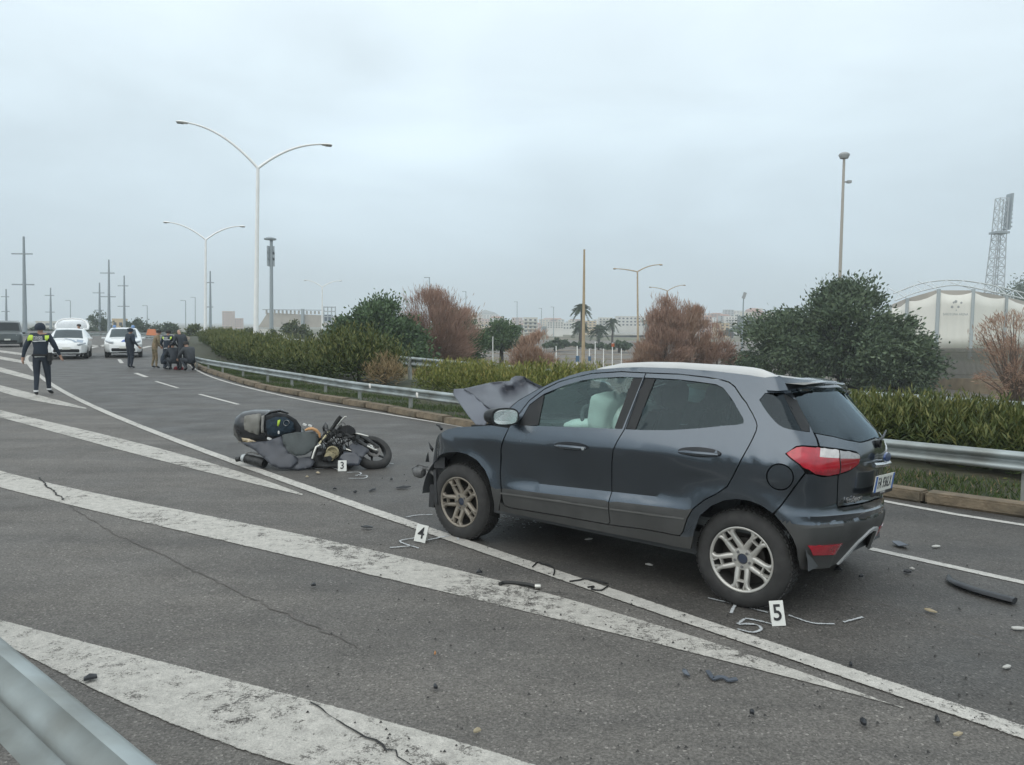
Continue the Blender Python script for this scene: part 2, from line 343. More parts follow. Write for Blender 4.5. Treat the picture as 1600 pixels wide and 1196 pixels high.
# cracks and sealed joints in the old surface
CR = mat('crack', (.03, .029, .028), .95)
def crack(px, w, jit=.02, z=.0125):
    p = resample(gl(px), step=.05); p = p + npr.normal(0, jit, p.shape); ws = np.abs(npr.normal(w, w * .45, len(p)))[:, None]
    t = np.gradient(p, axis=0); t /= np.linalg.norm(t, axis=1)[:, None]; nn = np.stack([-t[:, 1], t[:, 0]], -1) * ws
    o = ribbon('crack', p + nn, p - nn, z, CR, n=len(p)); return o
crack([(60, 748), (88, 773), (100, 783)], .008, .012); crack([(480, 1098), (530, 1131), (580, 1160), (620, 1184), (660, 1210)], .0045, .009)
crack([(822, 925), (870, 930), (905, 935)], .003)
SEAL = mat('sealed_joint', (.105, .095, .086), .9, var=.4, vscale=9)
def seal(px, w):
    p = resample(gl(px), step=.06); p = p + npr.normal(0, .012, p.shape); ws = np.abs(npr.normal(w, w * .35, len(p)))[:, None]
    t = np.gradient(p, axis=0); t /= np.linalg.norm(t, axis=1)[:, None]; nn = np.stack([-t[:, 1], t[:, 0]], -1) * ws
    ribbon('sealed_joint', p + nn, p - nn, .0045, SEAL, n=len(p))
seal([(100, 785), (170, 830), (240, 862), (330, 905), (420, 948), (500, 985), (560, 1014)], .0055)
seal([(1240, 912), (1330, 934), (1430, 960), (1520, 990), (1620, 1025)], .009)
# skid mark

# ------------------------------------------------------------------ kerb: every stone a piece
STONE = mat('kerb_stone', (.20, .155, .105), .9, var=.3, vscale=7, col2=(.12, .10, .07), cscale=2.2, bump=.5, bscale=30)
kr = tag(link('kerb', None), kind='structure')
b = MB(); b.box((0, 0, .063), (.985, .24, .126)); ks = b.mesh('kerb_stone', STONE, 40, bev=.02)
b = MB(); b.box((0, 0, .063), (1.18, .24, .126)); ks2 = b.mesh('kerb_stone', STONE, 40, bev=.02)
kp = offset(ke, -.12); d = np.concatenate([[0], np.cumsum(np.linalg.norm(np.diff(kp, axis=0), axis=1))]); s0 = 24.; i = 0
while s0 < d[-1] - 30 and i < 130:
    me, ln = (ks, 1.0) if rnd.random() < .55 else (ks2, 1.2)
    x = np.interp(s0 + ln / 2, d, kp[:, 0]); y = np.interp(s0 + ln / 2, d, kp[:, 1]); x2 = np.interp(s0 + ln / 2 + .1, d, kp[:, 0]); y2 = np.interp(s0 + ln / 2 + .1, d, kp[:, 1])
    o = link('kerb_stone', me, kr); o.location = (x + rnd.uniform(-.012, .012), y + rnd.uniform(-.012, .012), rnd.uniform(-.006, .01)); o.rotation_euler = (rnd.uniform(-.03, .03), rnd.uniform(-.006, .006), math.atan2(y2 - y, x2 - x) + rnd.uniform(-.008, .008))
    s0 += ln + .012; i += 1
# soil of the verge, raised to the kerb top
va = offset(ke, -.24); vb = offset(edge_, -.2)
b = MB(); vb2 = resample(vb, n=len(va)); rows = []
dd = lambda q: .11 + .03 * math.sin(q[0] * 2.1 + q[1]) 
for p, q in zip(va, resample(vb, n=len(va))):
    pass
n = 150; A_ = resample(va, n=n); 
near = np.array([edge_[np.hypot(edge_[:, 0] - p[0], edge_[:, 1] - p[1]).argmin()] for p in A_])
soil = mat('verge_soil', (.035, .045, .02), .95, var=.4, vscale=5, col2=(.055, .05, .03), cscale=1.3, bump=.7, bscale=14)
vs = []
for p, q in zip(A_, near):
    for k in range(5):
        t_ = k / 4; vs.append((p[0] * (1 - t_) + q[0] * t_, p[1] * (1 - t_) + q[1] * t_, .085 - .10 * t_ + rnd.uniform(-.01, .01)))
b = MB(); b.add(vs, [(i * 5 + k, i * 5 + k + 1, (i + 1) * 5 + k + 1, (i + 1) * 5 + k) for i in range(n - 1) for k in range(4)])
tag(b.build('verge', soil, smooth=60), kind='structure')
# ------------------------------------------------------------------ guard rails
GALV = mat('galvanised_steel', (.36, .40, .40), .55, metal=.45, var=.14, vscale=3.5, col2=(.25, .265, .25), cscale=2.6, bump=.15, bscale=8)
GALVP = mat('galvanised_post', (.33, .34, .32), .6, metal=.3, var=.2, vscale=8)
REFL = mat('reflector_white', (.75, .72, .68), .4)
def beam_mesh(p3, h, name='rail_beam', depth=.075, off=0.):
    """W beam along a 3D path, facing left of the path"""
    p3 = np.asarray(p3, float); t = np.gradient(p3[:, :2], axis=0); t /= np.linalg.norm(t, axis=1)[:, None]; nn = np.stack([-t[:, 1], t[:, 0]], -1)
    prof = [(0, 0), (.55, -.03), (.95, -.12), (1, -.2), (.9, -.29), (.35, -.38), (.08, -.45), (.08, -.55), (.35, -.62), (.9, -.71), (1, -.8), (.95, -.88), (.55, -.97), (0, -1)]
    full = [(a, c) for a, c in prof] + [(a - .06, c) for a, c in prof[::-1]]
    rings = [[(p[0] + q[0] * (a * depth + off), p[1] + q[1] * (a * depth + off), p[2] + c * h) for a, c in full] for p, q in zip(p3, nn)]
    b = MB(); b.loft(rings); return b.mesh(name, GALV, 50)
def guard(name, label, path, h, seg, group=None, posts=None, gz=0., post_w=.1, post_side=-1, n_seg=99):
    g = thing(name, label, 'guardrail', (0, 0, 0), 0, group)
    p = catrom(path, 10); p = resample(p, step=.4); d = np.concatenate([[0], np.cumsum(np.linalg.norm(np.diff(p, axis=0), axis=1))]); s = 0; k = 0
    while s < d[-1] - .5 and k < n_seg:
        e_ = min(s + seg + .12, d[-1]); tt = np.linspace(s, e_, 9); q = np.stack([np.interp(tt, d, p[:, i]) for i in range(3)], -1)
        link('rail_beam', beam_mesh(q, h, off=.004 * (k % 2)), g); s += seg; k += 1
    b = MB(); b.box((0, 0, -.32), (post_w * .5, post_w, .85)); b.box((0, 0, .0), (.02, post_w * 1.25, .1)); pm = b.mesh('post', GALVP, 30, bev=.006)
    if posts is None:
        posts = []; s = .6
        while s < d[-1] and len(posts) < 60: posts.append(np.array([np.interp(s, d, p[:, i]) for i in range(3)])); s += 2.25
    for q in posts:
        i = np.hypot(p[:, 0] - q[0], p[:, 1] - q[1]).argmin(); t = p[min(i + 1, len(p) - 1)] - p[max(i - 1, 0)]; a = math.atan2(t[1], t[0])
        o = link('post', pm, g); o.location = (p[i][0] - math.sin(a) * .07 * post_side, p[i][1] + math.cos(a) * .07 * post_side, p[i][2] - h * .5); o.rotation_euler = (rnd.uniform(-.02, .02), rnd.uniform(-.02, .02) + .0, a + PI / 2)
    return g
RAIL = [(12.5, 1.5, .62), (8.2, 5.0, .63), (5.17, 7.82, .62), (4.62, 8.29, .62), (4.15, 8.64, .625), (2.1, 11.2, .58), (.6, 12.95, .55), (-1.08, 14.95, .53), (-2.15, 16.2, .53), (-3.78, 18.37, .5), (-5.99, 21.42, .5), (-9.07, 25.68, .5), (-12.28, 30.42, .5), (-15.6, 36.8, .5), (-19, 43.5, .5), (-24, 55.5, .5), (-31.5, 74, .5)]
g1 = guard('guardrail', 'galvanised guardrail directly behind the kerb, running past the crashed car', RAIL, .2, 4.0)
for q in g1.children:
    if q.name.startswith('post'): q.location.z -= .02
b = MB(); b.add([(-.03, -.09, .05), (.05, -.09, .05), (.05, -.09, -.05), (-.03, -.09, -.05), (0, -.11, .0)], [(0, 1, 4), (1, 2, 4), (2, 3, 4), (3, 0, 4), (0, 3, 2, 1)])
for px_, py_ in ((659, 617), (585, 603)):
    o = b.build('reflector', REFL, g1); q = at(px_, py_, 15.6 if px_ > 600 else 17.2); o.location = (q[0] - .02, q[1] - .02, q[2]); o.rotation_euler = (0, 0, -.9)
RL2 = [(*p, .75) for p in RAIL2[1:12]]
g2 = guard('guardrail', 'second guardrail behind the hedge, only its pale top edge and one post showing', RL2, .31, 4.0, post_w=.16, post_side=1)
# the near rail at the bottom left corner
NR = [(2.2, -.9, .75), (.1, .95, .75), (-.9, 1.86, .75), (-1.76, 2.6, .75), (-3.4, 4.05, .75), (-5.4, 5.9, .75)]
NR = [(x - .022, y - .022, z) for x, y, z in NR]
g3 = guard('guardrail', 'blurred guardrail close to the viewer in the bottom left corner', NR[::-1], .31, 4.0, post_side=-1, post_w=.12, posts=[np.array((-4.2, 4.8, .75)), np.array((.75, .4, .75))])
# ------------------------------------------------------------------ body surface of the crashed car, which leans away on its suspension
# ---- body surface of the SUV: (s, z) -> local xyz; s runs back along the left side and round the rear corner
PLAN=np.array([(-2.3,.87),(-2.5,.87),(-2.70,.864),(-2.85,.836),(-2.94,.78),(-2.99,.70),(-3.03,.58),(-3.075,.40),(-3.118,.2),(-3.135,0),(-3.118,-.2),(-3.075,-.40)])
def catmull(p,n=24):
    p=np.asarray(p,float);o=[]
    for i in range(1,len(p)-2):
        a,b,c,d=p[i-1:i+3]
        for t in np.linspace(0,1,n,endpoint=False):
            o.append(.5*((2*b)+(c-a)*t+(2*a-5*b+4*c-d)*t*t+(3*b-a-3*c+d)*t**3))
    o.append(p[-2]);return np.array(o)
_pc=catmull(PLAN);_ps=2.5+np.concatenate([[0],np.cumsum(np.linalg.norm(np.diff(_pc,axis=0),axis=1))])
SEND=float(np.interp(0,-_pc[:,1],_ps))
XCZ=[.2,.40,.47,.54,.60,.69,.71,.85,.97,1.05,1.10,1.15,1.2,1.475,1.53,1.6]
XCX=[-2.992,-3.062,-3.097,-3.112,-3.112,-3.110,-3.097,-3.104,-3.114,-3.100,-3.087,-3.062,-3.022,-2.782,-2.747,-2.722]
def sm(a,b,x):
    t=np.clip((x-a)/(b-a),0,1);return t*t*(3-2*t)
def zchar(s): return .866+(np.minimum(s,2.9)-.395)*.0785
def zbt(s): return .598+(s-.611)*.048
def zbb(s): return .535+(s-.6)*.05
def Wid(s,z):
    s,z=np.broadcast_arrays(np.asarray(s,float),np.asarray(z,float))
    zc=zchar(s);top=.866-.362*(z-1.03);sh=.882-.19*(z-zc)
    up=-.012*np.log(np.exp(-top/.012)+np.exp(-sh/.012))+.008
    b=sm(.45,.9,s)*(1-sm(1.85,2.25,s))
    low=.882-(zc-z)*.115
    t=np.clip((z-zbb(s))/(zbt(s)-zbb(s)),0,1)
    wl=np.interp(z,[.15,.28,.335,.40,.52],[.82,.85,.868,.880,.886])
    wb=np.where(z>zbt(s),low,np.where(z>zbb(s),.887+(.882-(zc-zbt(s))*.115-.887)*t,wl))
    w0=np.where(z>.52,.880-.01*sm(.55,.75,z)+.012*sm(.8,.9,z)-.0*z,wl)
    w0=np.where(z>zc-.05,np.minimum(w0,.882),w0)
    below=b*wb+(1-b)*w0
    k=sm(-.03,.0,z-zc)
    below=np.minimum(below,np.where(z>1.0,.882-.0,below))
    w=np.where(z>=zc,np.minimum(up,.882),below)
    w=np.where((z<zc)&(z>1.0),np.minimum(w,top+.02),w)
    for xw in(0.,2.519):
        r=np.hypot(s-xw,z-.326);w=w+.013*np.exp(-((r-.455)/.06)**2)*(z<.9)
    fr=-s
    w=w*(1-.02*sm(-.05,.15,fr)-.16*sm(.12,.45,fr)**1.0)
    return w
def Pfit(s,z):
    s,z=np.broadcast_arrays(np.asarray(s,float),np.asarray(z,float))
    cx=np.where(s<=2.5,-s,np.interp(s,_ps,_pc[:,0]));cyy=np.where(s<=2.5,.87,np.interp(s,_ps,_pc[:,1]))
    xc=np.interp(z,XCZ,XCX)
    x=np.where(s<=2.5,cx,-2.5+(cx+2.5)*(xc+2.5)/(-.635))
    y=cyy/.87*Wid(s,z)
    return np.stack([x,y,z],-1)

CYAW, CLEAN = 2.45865576, math.radians(4.5)
def tobody(p):
    p = np.asarray(p, float); y = p[..., 1] - .8; z = p[..., 2] - .1; c_, s_ = math.cos(CLEAN), math.sin(CLEAN); q = p.copy()
    q[..., 1] = .8 + c_ * y + s_ * z; q[..., 2] = .1 - s_ * y + c_ * z; return q
VP = np.array([-4.5109, 5.6552, CAMH])
def P(s, z):
    p = Pfit(s, z); e_ = .085 * sm(1.0, 1.5, p[..., 2]) / 5.
    return tobody(VP + (p - VP) * (1 + e_[..., None]))
# ------------------------------------------------------------------ vegetation
def leaf_mesh(name, c, d, l, w, m, tint=None, up=.3):
    """one four-cornered leaf per row: centre c, direction d, length l, width w"""
    n = len(c); d = d / (np.linalg.norm(d, axis=1)[:, None] + 1e-9); r = npr.normal(size=(n, 3)); r[:, 2] *= up
    s = np.cross(d, r); s /= np.linalg.norm(s, axis=1)[:, None] + 1e-9; nr = np.cross(s, d)
    l = np.broadcast_to(l, n)[:, None]; w = np.broadcast_to(w, n)[:, None]
    v = np.stack([c - d * l / 2, c + s * w / 2 + nr * l * .06, c + d * l / 2, c - s * w / 2 + nr * l * .06], 1).reshape(-1, 3)
    me = bpy.data.meshes.new(name); me.vertices.add(4 * n); me.vertices.foreach_set('co', v.ravel().astype(np.float32)); me.loops.add(4 * n); me.loops.foreach_set('vertex_index', np.arange(4 * n, dtype=np.int32))
    me.polygons.add(n); me.polygons.foreach_set('loop_start', np.arange(0, 4 * n, 4, dtype=np.int32)); me.polygons.foreach_set('loop_total', np.full(n, 4, dtype=np.int32))
    a = me.attributes.new('tint', 'FLOAT', 'POINT'); t = npr.random(n) if tint is None else tint; a.data.foreach_set('value', np.repeat(np.clip(t, 0, 1), 4).astype(np.float32))
    me.materials.append(m); me.update(); me.validate(); return me
def leafmat(name, cols, rough=.55): return mat(name, cols[0], rough, attr=cols, spec=.3)
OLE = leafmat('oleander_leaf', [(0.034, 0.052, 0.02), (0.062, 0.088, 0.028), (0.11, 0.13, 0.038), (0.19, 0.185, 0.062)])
OLEY = leafmat('oleander_yellow_leaf', [(.065, .090, .023), (.123, .152, .038), (.203, .217, .055), (.319, .275, .087)])  # yellower green leaf tones, for the yellowish hedge
HOLM = leafmat('evergreen_leaf', [(0.05, 0.078, 0.048), (0.075, 0.108, 0.062), (0.105, 0.145, 0.08), (0.15, 0.185, 0.11)])
PINE_ = leafmat('round_tree_leaf', [(0.04, 0.072, 0.03), (0.06, 0.105, 0.042), (0.085, 0.135, 0.055), (0.12, 0.17, 0.075)])
TAMA = leafmat('tamarisk_twig', [(0.22, 0.13, 0.095), (0.31, 0.195, 0.145), (0.38, 0.25, 0.195), (0.43, 0.31, 0.25)], .8)
TAMO = leafmat('orange_tamarisk_twig', [(0.24, 0.14, 0.095), (0.33, 0.205, 0.145), (0.4, 0.27, 0.2), (0.44, 0.33, 0.25)], .8)
GREYB = leafmat('grey_bush_leaf', [(.065, .080, .043), (.109, .123, .065), (.160, .167, .087)], .7)
FARL = leafmat('far_tree_leaf', [(0.05, 0.075, 0.045), (0.075, 0.105, 0.06), (0.1, 0.135, 0.08)], .8)
GRASSM = leafmat('grass_blade', [(0.03, 0.055, 0.015), (0.055, 0.09, 0.025), (0.085, 0.12, 0.035), (0.12, 0.14, 0.05)], .7)
DRYM = leafmat('dry_blade', [(.189, .131, .065), (.275, .203, .109), (.362, .275, .160)], .85)
BARK = mat('bark', (.055, .045, .038), .95, var=.4, vscale=7, bump=.8, bscale=20)
TWIG = mat('bare_twig', (.13, .095, .075), .95, var=.3, vscale=3)
def unit(n):
    v = npr.normal(size=(n, 3)); return v / np.linalg.norm(v, axis=1)[:, None]
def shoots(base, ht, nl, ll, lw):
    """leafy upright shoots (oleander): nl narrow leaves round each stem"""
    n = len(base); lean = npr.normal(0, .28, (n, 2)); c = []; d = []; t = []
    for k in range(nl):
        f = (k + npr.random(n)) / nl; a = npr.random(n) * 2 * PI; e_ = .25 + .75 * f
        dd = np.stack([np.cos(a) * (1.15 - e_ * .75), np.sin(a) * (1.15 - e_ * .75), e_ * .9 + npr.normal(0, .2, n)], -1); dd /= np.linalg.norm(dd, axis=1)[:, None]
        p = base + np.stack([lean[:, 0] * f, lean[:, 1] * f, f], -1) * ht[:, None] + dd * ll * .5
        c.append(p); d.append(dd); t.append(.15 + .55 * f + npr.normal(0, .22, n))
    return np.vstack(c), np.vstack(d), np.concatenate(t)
def hedge(name, label, path, width, h0, dens_, ll, lw, m, nl=13, cat='hedge', jag=.15, z0=.03, group=None):
    p = catrom(path, 10); t = resample(p, step=.05); L = len(t); n = int(dens_ * L * .05)
    i = npr.integers(0, L, n); tg_ = np.gradient(t[:, :2], axis=0); tg_ /= np.linalg.norm(tg_, axis=1)[:, None]; nn = np.stack([-tg_[:, 1], tg_[:, 0]], -1)
    u = (npr.random(n) * 2 - 1); hh = h0 * (1 + jag * np.sin(i * .021 + 1.3) * np.sin(i * .057) + npr.normal(0, jag * .35, n)) * (1 - .35 * np.abs(u) ** 3)
    ht = np.minimum(hh * .62, ll * 4.2); f = npr.random(n) ** .55
    z = z0 + np.maximum(0, (hh - ht)) * f
    o2 = nn[i] * (u * width * .5)[:, None]; base = np.stack([t[i, 0] + o2[:, 0], t[i, 1] + o2[:, 1], z], -1)
    c, d, tt = shoots(base, ht, nl, ll, lw)
    r = thing(name, label, cat, (0, 0, 0), 0, group)
    tag(link('foliage', leaf_mesh('foliage', c, d, ll * npr.uniform(.7, 1.25, len(c)), lw, m, tt), r), kind='stuff')
    b = MB()
    for k in range(int(L * .05 / .35)):
        j = npr.integers(0, L); q = nn[j] * npr.uniform(-.3, .3) * width; b.tube([(t[j, 0] + q[0], t[j, 1] + q[1], z0 - .1), (t[j, 0] + q[0] * 1.2 + npr.normal(0, .06), t[j, 1] + q[1] * 1.2 + npr.normal(0, .06), z0 + h0 * .7)], [.012, .006], 4, cap=False)
    tag(b.build('stem', BARK, r), kind='stuff'); return r
MID = lambda a, b, k: [tuple(np.array(p) * (1 - k) + np.array(q) * k) for p, q in zip(a, b)]
hp = [(9.3, 6.6), (7.3, 9.2), (5.95, 11.0), (4.9, 12.3)]
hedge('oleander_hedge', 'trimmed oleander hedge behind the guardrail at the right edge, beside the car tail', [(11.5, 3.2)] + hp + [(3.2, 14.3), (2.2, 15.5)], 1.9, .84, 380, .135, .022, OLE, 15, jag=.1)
hedge('oleander_hedge', 'yellowish oleander hedge behind the guardrail above the buckled bonnet', [(2.1, 15.6), (.2, 17.9), (-1.1, 19.5), (-1.9, 20.6)], 1.7, .95, 280, .125, .022, OLEY, 13, jag=.14)
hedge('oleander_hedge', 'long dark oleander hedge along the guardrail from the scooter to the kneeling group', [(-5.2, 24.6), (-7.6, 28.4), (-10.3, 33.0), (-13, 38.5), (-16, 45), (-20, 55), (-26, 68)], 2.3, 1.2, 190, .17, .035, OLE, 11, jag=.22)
def bush(name, label, loc, r, n, ll, lw, m, cat='bush', group=None, nl=12):
    i = npr.random(n) * 2 * PI; q = np.sqrt(npr.random(n)); base = np.stack([loc[0] + np.cos(i) * q * r[0], loc[1] + np.sin(i) * q * r[1], loc[2] + npr.random(n) ** .6 * r[2] * np.sqrt(np.maximum(.03, 1 - q ** 2)) * .72], -1)
    c, d, t = shoots(base, np.full(n, min(ll * 4.5, r[2] * .5)), nl, ll, lw); g = thing(name, label, cat, (0, 0, 0), 0, group)
    tag(link('foliage', leaf_mesh('foliage', c, d, ll * npr.uniform(.7, 1.2, len(c)), lw, m, t), g), kind='stuff')
    b = MB()
    for k in range(7): a = npr.random() * 6.3; b.tube([(loc[0], loc[1], loc[2] - .1), (loc[0] + math.cos(a) * r[0] * .4, loc[1] + math.sin(a) * r[1] * .4, loc[2] + r[2] * .7)], [.03, .01], 5, cap=False)
    tag(b.build('stem', BARK, g), kind='stuff'); return g
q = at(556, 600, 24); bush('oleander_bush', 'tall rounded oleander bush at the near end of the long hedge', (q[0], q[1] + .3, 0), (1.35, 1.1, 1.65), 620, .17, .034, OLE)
q = at(600, 610, 23.4); bush('dry_bush', 'straw coloured dry bush behind the rail beside the oleander bush', (q[0], q[1], 0), (.55, .5, .85), 130, .2, .016, DRYM)
# grass on the verge
def grass(name, path, w0, w1, n, h, m, z0=.06):
    p = catrom(path, 8); t = resample(p, step=.05); tg_ = np.gradient(t[:, :2], axis=0); tg_ /= np.linalg.norm(tg_, axis=1)[:, None]; nn = np.stack([-tg_[:, 1], tg_[:, 0]], -1)
    i = npr.integers(0, len(t), n); u = npr.uniform(w0, w1, n); keep = (np.sin(t[i, 0] * 3.1 + u * 4) + np.sin(t[i, 1] * 2.3 - u * 3) + npr.normal(0, .8, n)) > -.7; i = i[keep]; u = u[keep]; n = len(i)
    hh = h * npr.uniform(.4, 1.4, n); d = np.stack([npr.normal(0, .45, n), npr.normal(0, .45, n), np.ones(n)], -1); c = np.stack([t[i, 0] + nn[i, 0] * u, t[i, 1] + nn[i, 1] * u, z0 + hh * .4 - .02 * np.abs(u)], -1)
    tag(link(name, leaf_mesh(name, c, d, hh, .011, m)), kind='stuff')
grass('grass', KERB[2:15], -1.5, -.22, 42000, .12, GRASSM); grass('dry_grass', KERB[2:9], -1.6, -.25, 3000, .10, DRYM)
grass('dry_grass', RAIL2[2:10], -2.6, -.4, 14000, .2, DRYM, -.04); grass('dry_grass', RAIL2[2:8], -4.4, -2.4, 6000, .25, DRYM, -1.2)
# trees: tapered trunk, limbs, crown of leaf clumps
def tree(name, label, base, h, w, m, n_cl=40, per=170, leaf=(.22, .09), crown0=.25, shape='round', trunk=.13, seed=0, cat='tree', group=None, spread=.55, thin=0, limbs=7, wisp=0., bark=None, cl_r=.16, lean=(0, 0)):
    g = thing(name, label, cat, base, 0, group); r_ = np.random.default_rng(seed + 100)
    zc0 = h * crown0; cl = []
    while len(cl) < n_cl:
        u = r_.uniform(-1, 1, 3); rr = np.linalg.norm(u)
        if rr > 1 or rr < .35 * (1 - thin): continue
        if shape == 'round': p = (u[0] * w / 2, u[1] * w / 2, zc0 + (u[2] * .5 + .5) * (h - zc0))
        elif shape == 'dome':
            if u[2] < -.25: continue
            p = (u[0] * w / 2, u[1] * w / 2, zc0 + max(0, u[2] + .25) / 1.25 * (h - zc0))
        else:
            t = (u[2] * .5 + .5); ww = (1 - t ** 1.6 * .75) * (.75 + .25 * r_.random()); p = (u[0] * w / 2 * ww * 1.25, u[1] * w / 2 * ww * 1.25, zc0 + t * (h - zc0))
        cl.append(np.array(p) + np.array([lean[0] * p[2] / h, lean[1] * p[2] / h, 0]))
    cl = np.array(cl); sz = min(w, h) * cl_r * r_.uniform(.65, 1.4, n_cl)
    k = np.repeat(np.arange(n_cl), per); o = r_.normal(size=(len(k), 3)) * sz[k][:, None] * np.array([1, 1, .75]) * .62; c = cl[k] + o
    cen = np.array([0, 0, zc0 + (h - zc0) * .3]); d = (c - cen); d /= np.linalg.norm(d, axis=1)[:, None] + 1e-6
    d = d * spread + unit(len(k)) * (1 - spread) + np.array([0, 0, wisp]); tn = .45 + .3 * (r_.random(n_cl)[k] - .5) + npr.normal(0, .2, len(k))
    tag(link('crown', leaf_mesh('crown', c, d, leaf[0] * npr.uniform(.6, 1.3, len(k)), leaf[1], m, tn), g), kind='stuff')
    b = MB(); bk = bark or BARK
    b.tube([(0, 0, -.3), (.03 * h * .1, 0, h * .12), (lean[0] * .3, lean[1] * .3, zc0 + (h - zc0) * .12), (lean[0] * .6, lean[1] * .6, zc0 + (h - zc0) * .5)], [trunk * 1.3, trunk, trunk * .8, trunk * .3], 8, cap=False); b.build('trunk', bk, g, 60)
    b = MB()
    for j in r_.choice(n_cl, min(limbs, n_cl), replace=False):
        q = cl[j]; s0 = np.array([lean[0] * .2, lean[1] * .2, zc0 * r_.uniform(.75, 1.1)]); mid = s0 * .45 + q * .55 + np.array([0, 0, .06 * h]) * r_.uniform(-.5, 1)
        b.tube([s0, mid, q], [trunk * .45, trunk * .25, trunk * .07], 5, cap=False)
    b.build('limb', bk, g); return g
def px_tree(name, label, px, py_top, Y, wpx, m, z0=LOW, **k):
    b_ = at(px, 500, Y); t = at(px, py_top, Y); return tree(name, label, (b_[0], b_[1], z0), t[2] - z0, wpx / FPX * Y, m, **k)
px_tree('evergreen_tree', 'large dark evergreen tree standing behind the tail of the crashed car', 1318, 442, 55, 245, HOLM, n_cl=95, per=300, leaf=(.34, .14), crown0=.13, seed=1, trunk=.3, shape='cone', cl_r=.105, limbs=16, thin=.5)
px_tree('evergreen_tree', 'lower spreading evergreen joined to the left side of the large dark tree', 1222, 487, 57, 125, HOLM, n_cl=42, per=260, leaf=(.32, .13), crown0=.1, seed=2, trunk=.2, shape='dome', cl_r=.15, thin=.4)
px_tree('evergreen_tree', 'round evergreen filling the right side of the large dark tree', 1402, 512, 53, 120, HOLM, n_cl=42, per=260, leaf=(.32, .13), crown0=.08, seed=3, trunk=.2, shape='dome', cl_r=.15, thin=.4)
px_tree('round_tree', 'wide dome shaped green tree left of the pinkish tamarisk', 592, 471, 55, 150, PINE_, n_cl=120, per=300, leaf=(.3, .14), crown0=.08, seed=4, trunk=.25, shape='dome', cl_r=.12)
px_tree('round_tree', 'green tree rising behind the right side of the pinkish tamarisk', 712, 487, 66, 84, PINE_, n_cl=50, per=240, leaf=(.3, .14), crown0=.12, seed=5, trunk=.2, shape='round', cl_r=.14)
px_tree('tamarisk', 'big pinkish brown tamarisk between the two green trees', 682, 457, 60, 118, TAMA, n_cl=90, per=300, leaf=(.55, .035), crown0=.08, seed=6, trunk=.16, shape='round', spread=.65, wisp=.45, limbs=14, thin=.6, bark=TWIG, cl_r=.11)
px_tree('umbrella_tree', 'small green umbrella shaped tree on one bare trunk in the car park', 784, 504, 80, 60, PINE_, n_cl=40, per=240, leaf=(.28, .13), crown0=.42, seed=7, trunk=.22, shape='dome', cl_r=.14)
px_tree('tamarisk', 'small orange brown tamarisk right of the umbrella shaped tree', 832, 518, 50, 62, TAMO, n_cl=42, per=240, leaf=(.4, .035), crown0=.03, seed=8, trunk=.1, shape='round', spread=.6, wisp=.4, thin=.6, bark=TWIG, cl_r=.14)
px_tree('tamarisk', 'tall reddish tamarisk with a wispy top, right of the lamp posts', 1040, 465, 57, 92, TAMA, n_cl=64, per=260, leaf=(.5, .035), crown0=.05, seed=9, trunk=.15, shape='cone', spread=.6, wisp=.6, limbs=14, thin=.6, bark=TWIG, cl_r=.12)
px_tree('tamarisk', 'brown tamarisk with the pointed top above the car roof', 1078, 470, 59, 80, TAMO, n_cl=60, per=240, leaf=(.5, .035), crown0=.05, seed=10, trunk=.15, shape='cone', spread=.6, wisp=.6, limbs=12, thin=.6, bark=TWIG, cl_r=.12)
px_tree('tamarisk', 'low loose tamarisk at the right end of the brown clump', 1122, 502, 58, 58, TAMA, n_cl=34, per=170, leaf=(.45, .035), crown0=.03, seed=11, trunk=.1, shape='dome', spread=.6, wisp=.4, thin=.6, bark=TWIG, cl_r=.15)
px_tree('tamarisk', 'low orange tamarisk at the left end of the brown clump', 1004, 520, 56, 46, TAMO, n_cl=30, per=170, leaf=(.42, .035), crown0=.03, seed=12, trunk=.1, shape='dome', spread=.6, wisp=.4, thin=.6, bark=TWIG, cl_r=.15)
px_tree('bare_tree', 'half bare brown tree at the right edge before the fence', 1592, 478, 38, 120, TAMO, n_cl=70, per=70, leaf=(.3, .03), crown0=.12, seed=13, trunk=.14, shape='round', spread=.6, wisp=.25, limbs=60, thin=.8, bark=TWIG, cl_r=.1)
px_tree('pine_tree', 'dark pine crown peeping over the white curtain building', 1606, 434, 230, 78, HOLM, n_cl=30, per=150, leaf=(.9, .4), crown0=.5, seed=14, trunk=.4, shape='dome')
px_tree('dry_bush', 'orange bush under the green dome tree behind the second rail', 641, 547, 60, 28, TAMO, n_cl=16, per=120, leaf=(.3, .035), crown0=.02, seed=15, trunk=.05, shape='dome', cat='bush', wisp=.3)
k = 0
for px, top, Y, w in ((868, 531, 130, 46), (905, 535, 150, 34), (936, 536, 140, 44), (968, 534, 128, 40), (890, 538, 165, 30), (952, 540, 170, 30), (1010, 536, 150, 34)):
    px_tree('olive_tree', 'small rounded tree across the car park, ' + ('directly left of the tan mast post', 'partly behind the tan mast', 'just right of the tan mast', 'below the slender palm', 'tiny and far, left of the tan mast', 'tiny and far, right of the tan mast', 'next to the reddish tamarisk')[k], px, top, Y, w, FARL, n_cl=20, per=90, leaf=(.5, .25), crown0=.4, seed=20 + k, trunk=.18, shape='dome', group='small trees across the car park'); k += 1
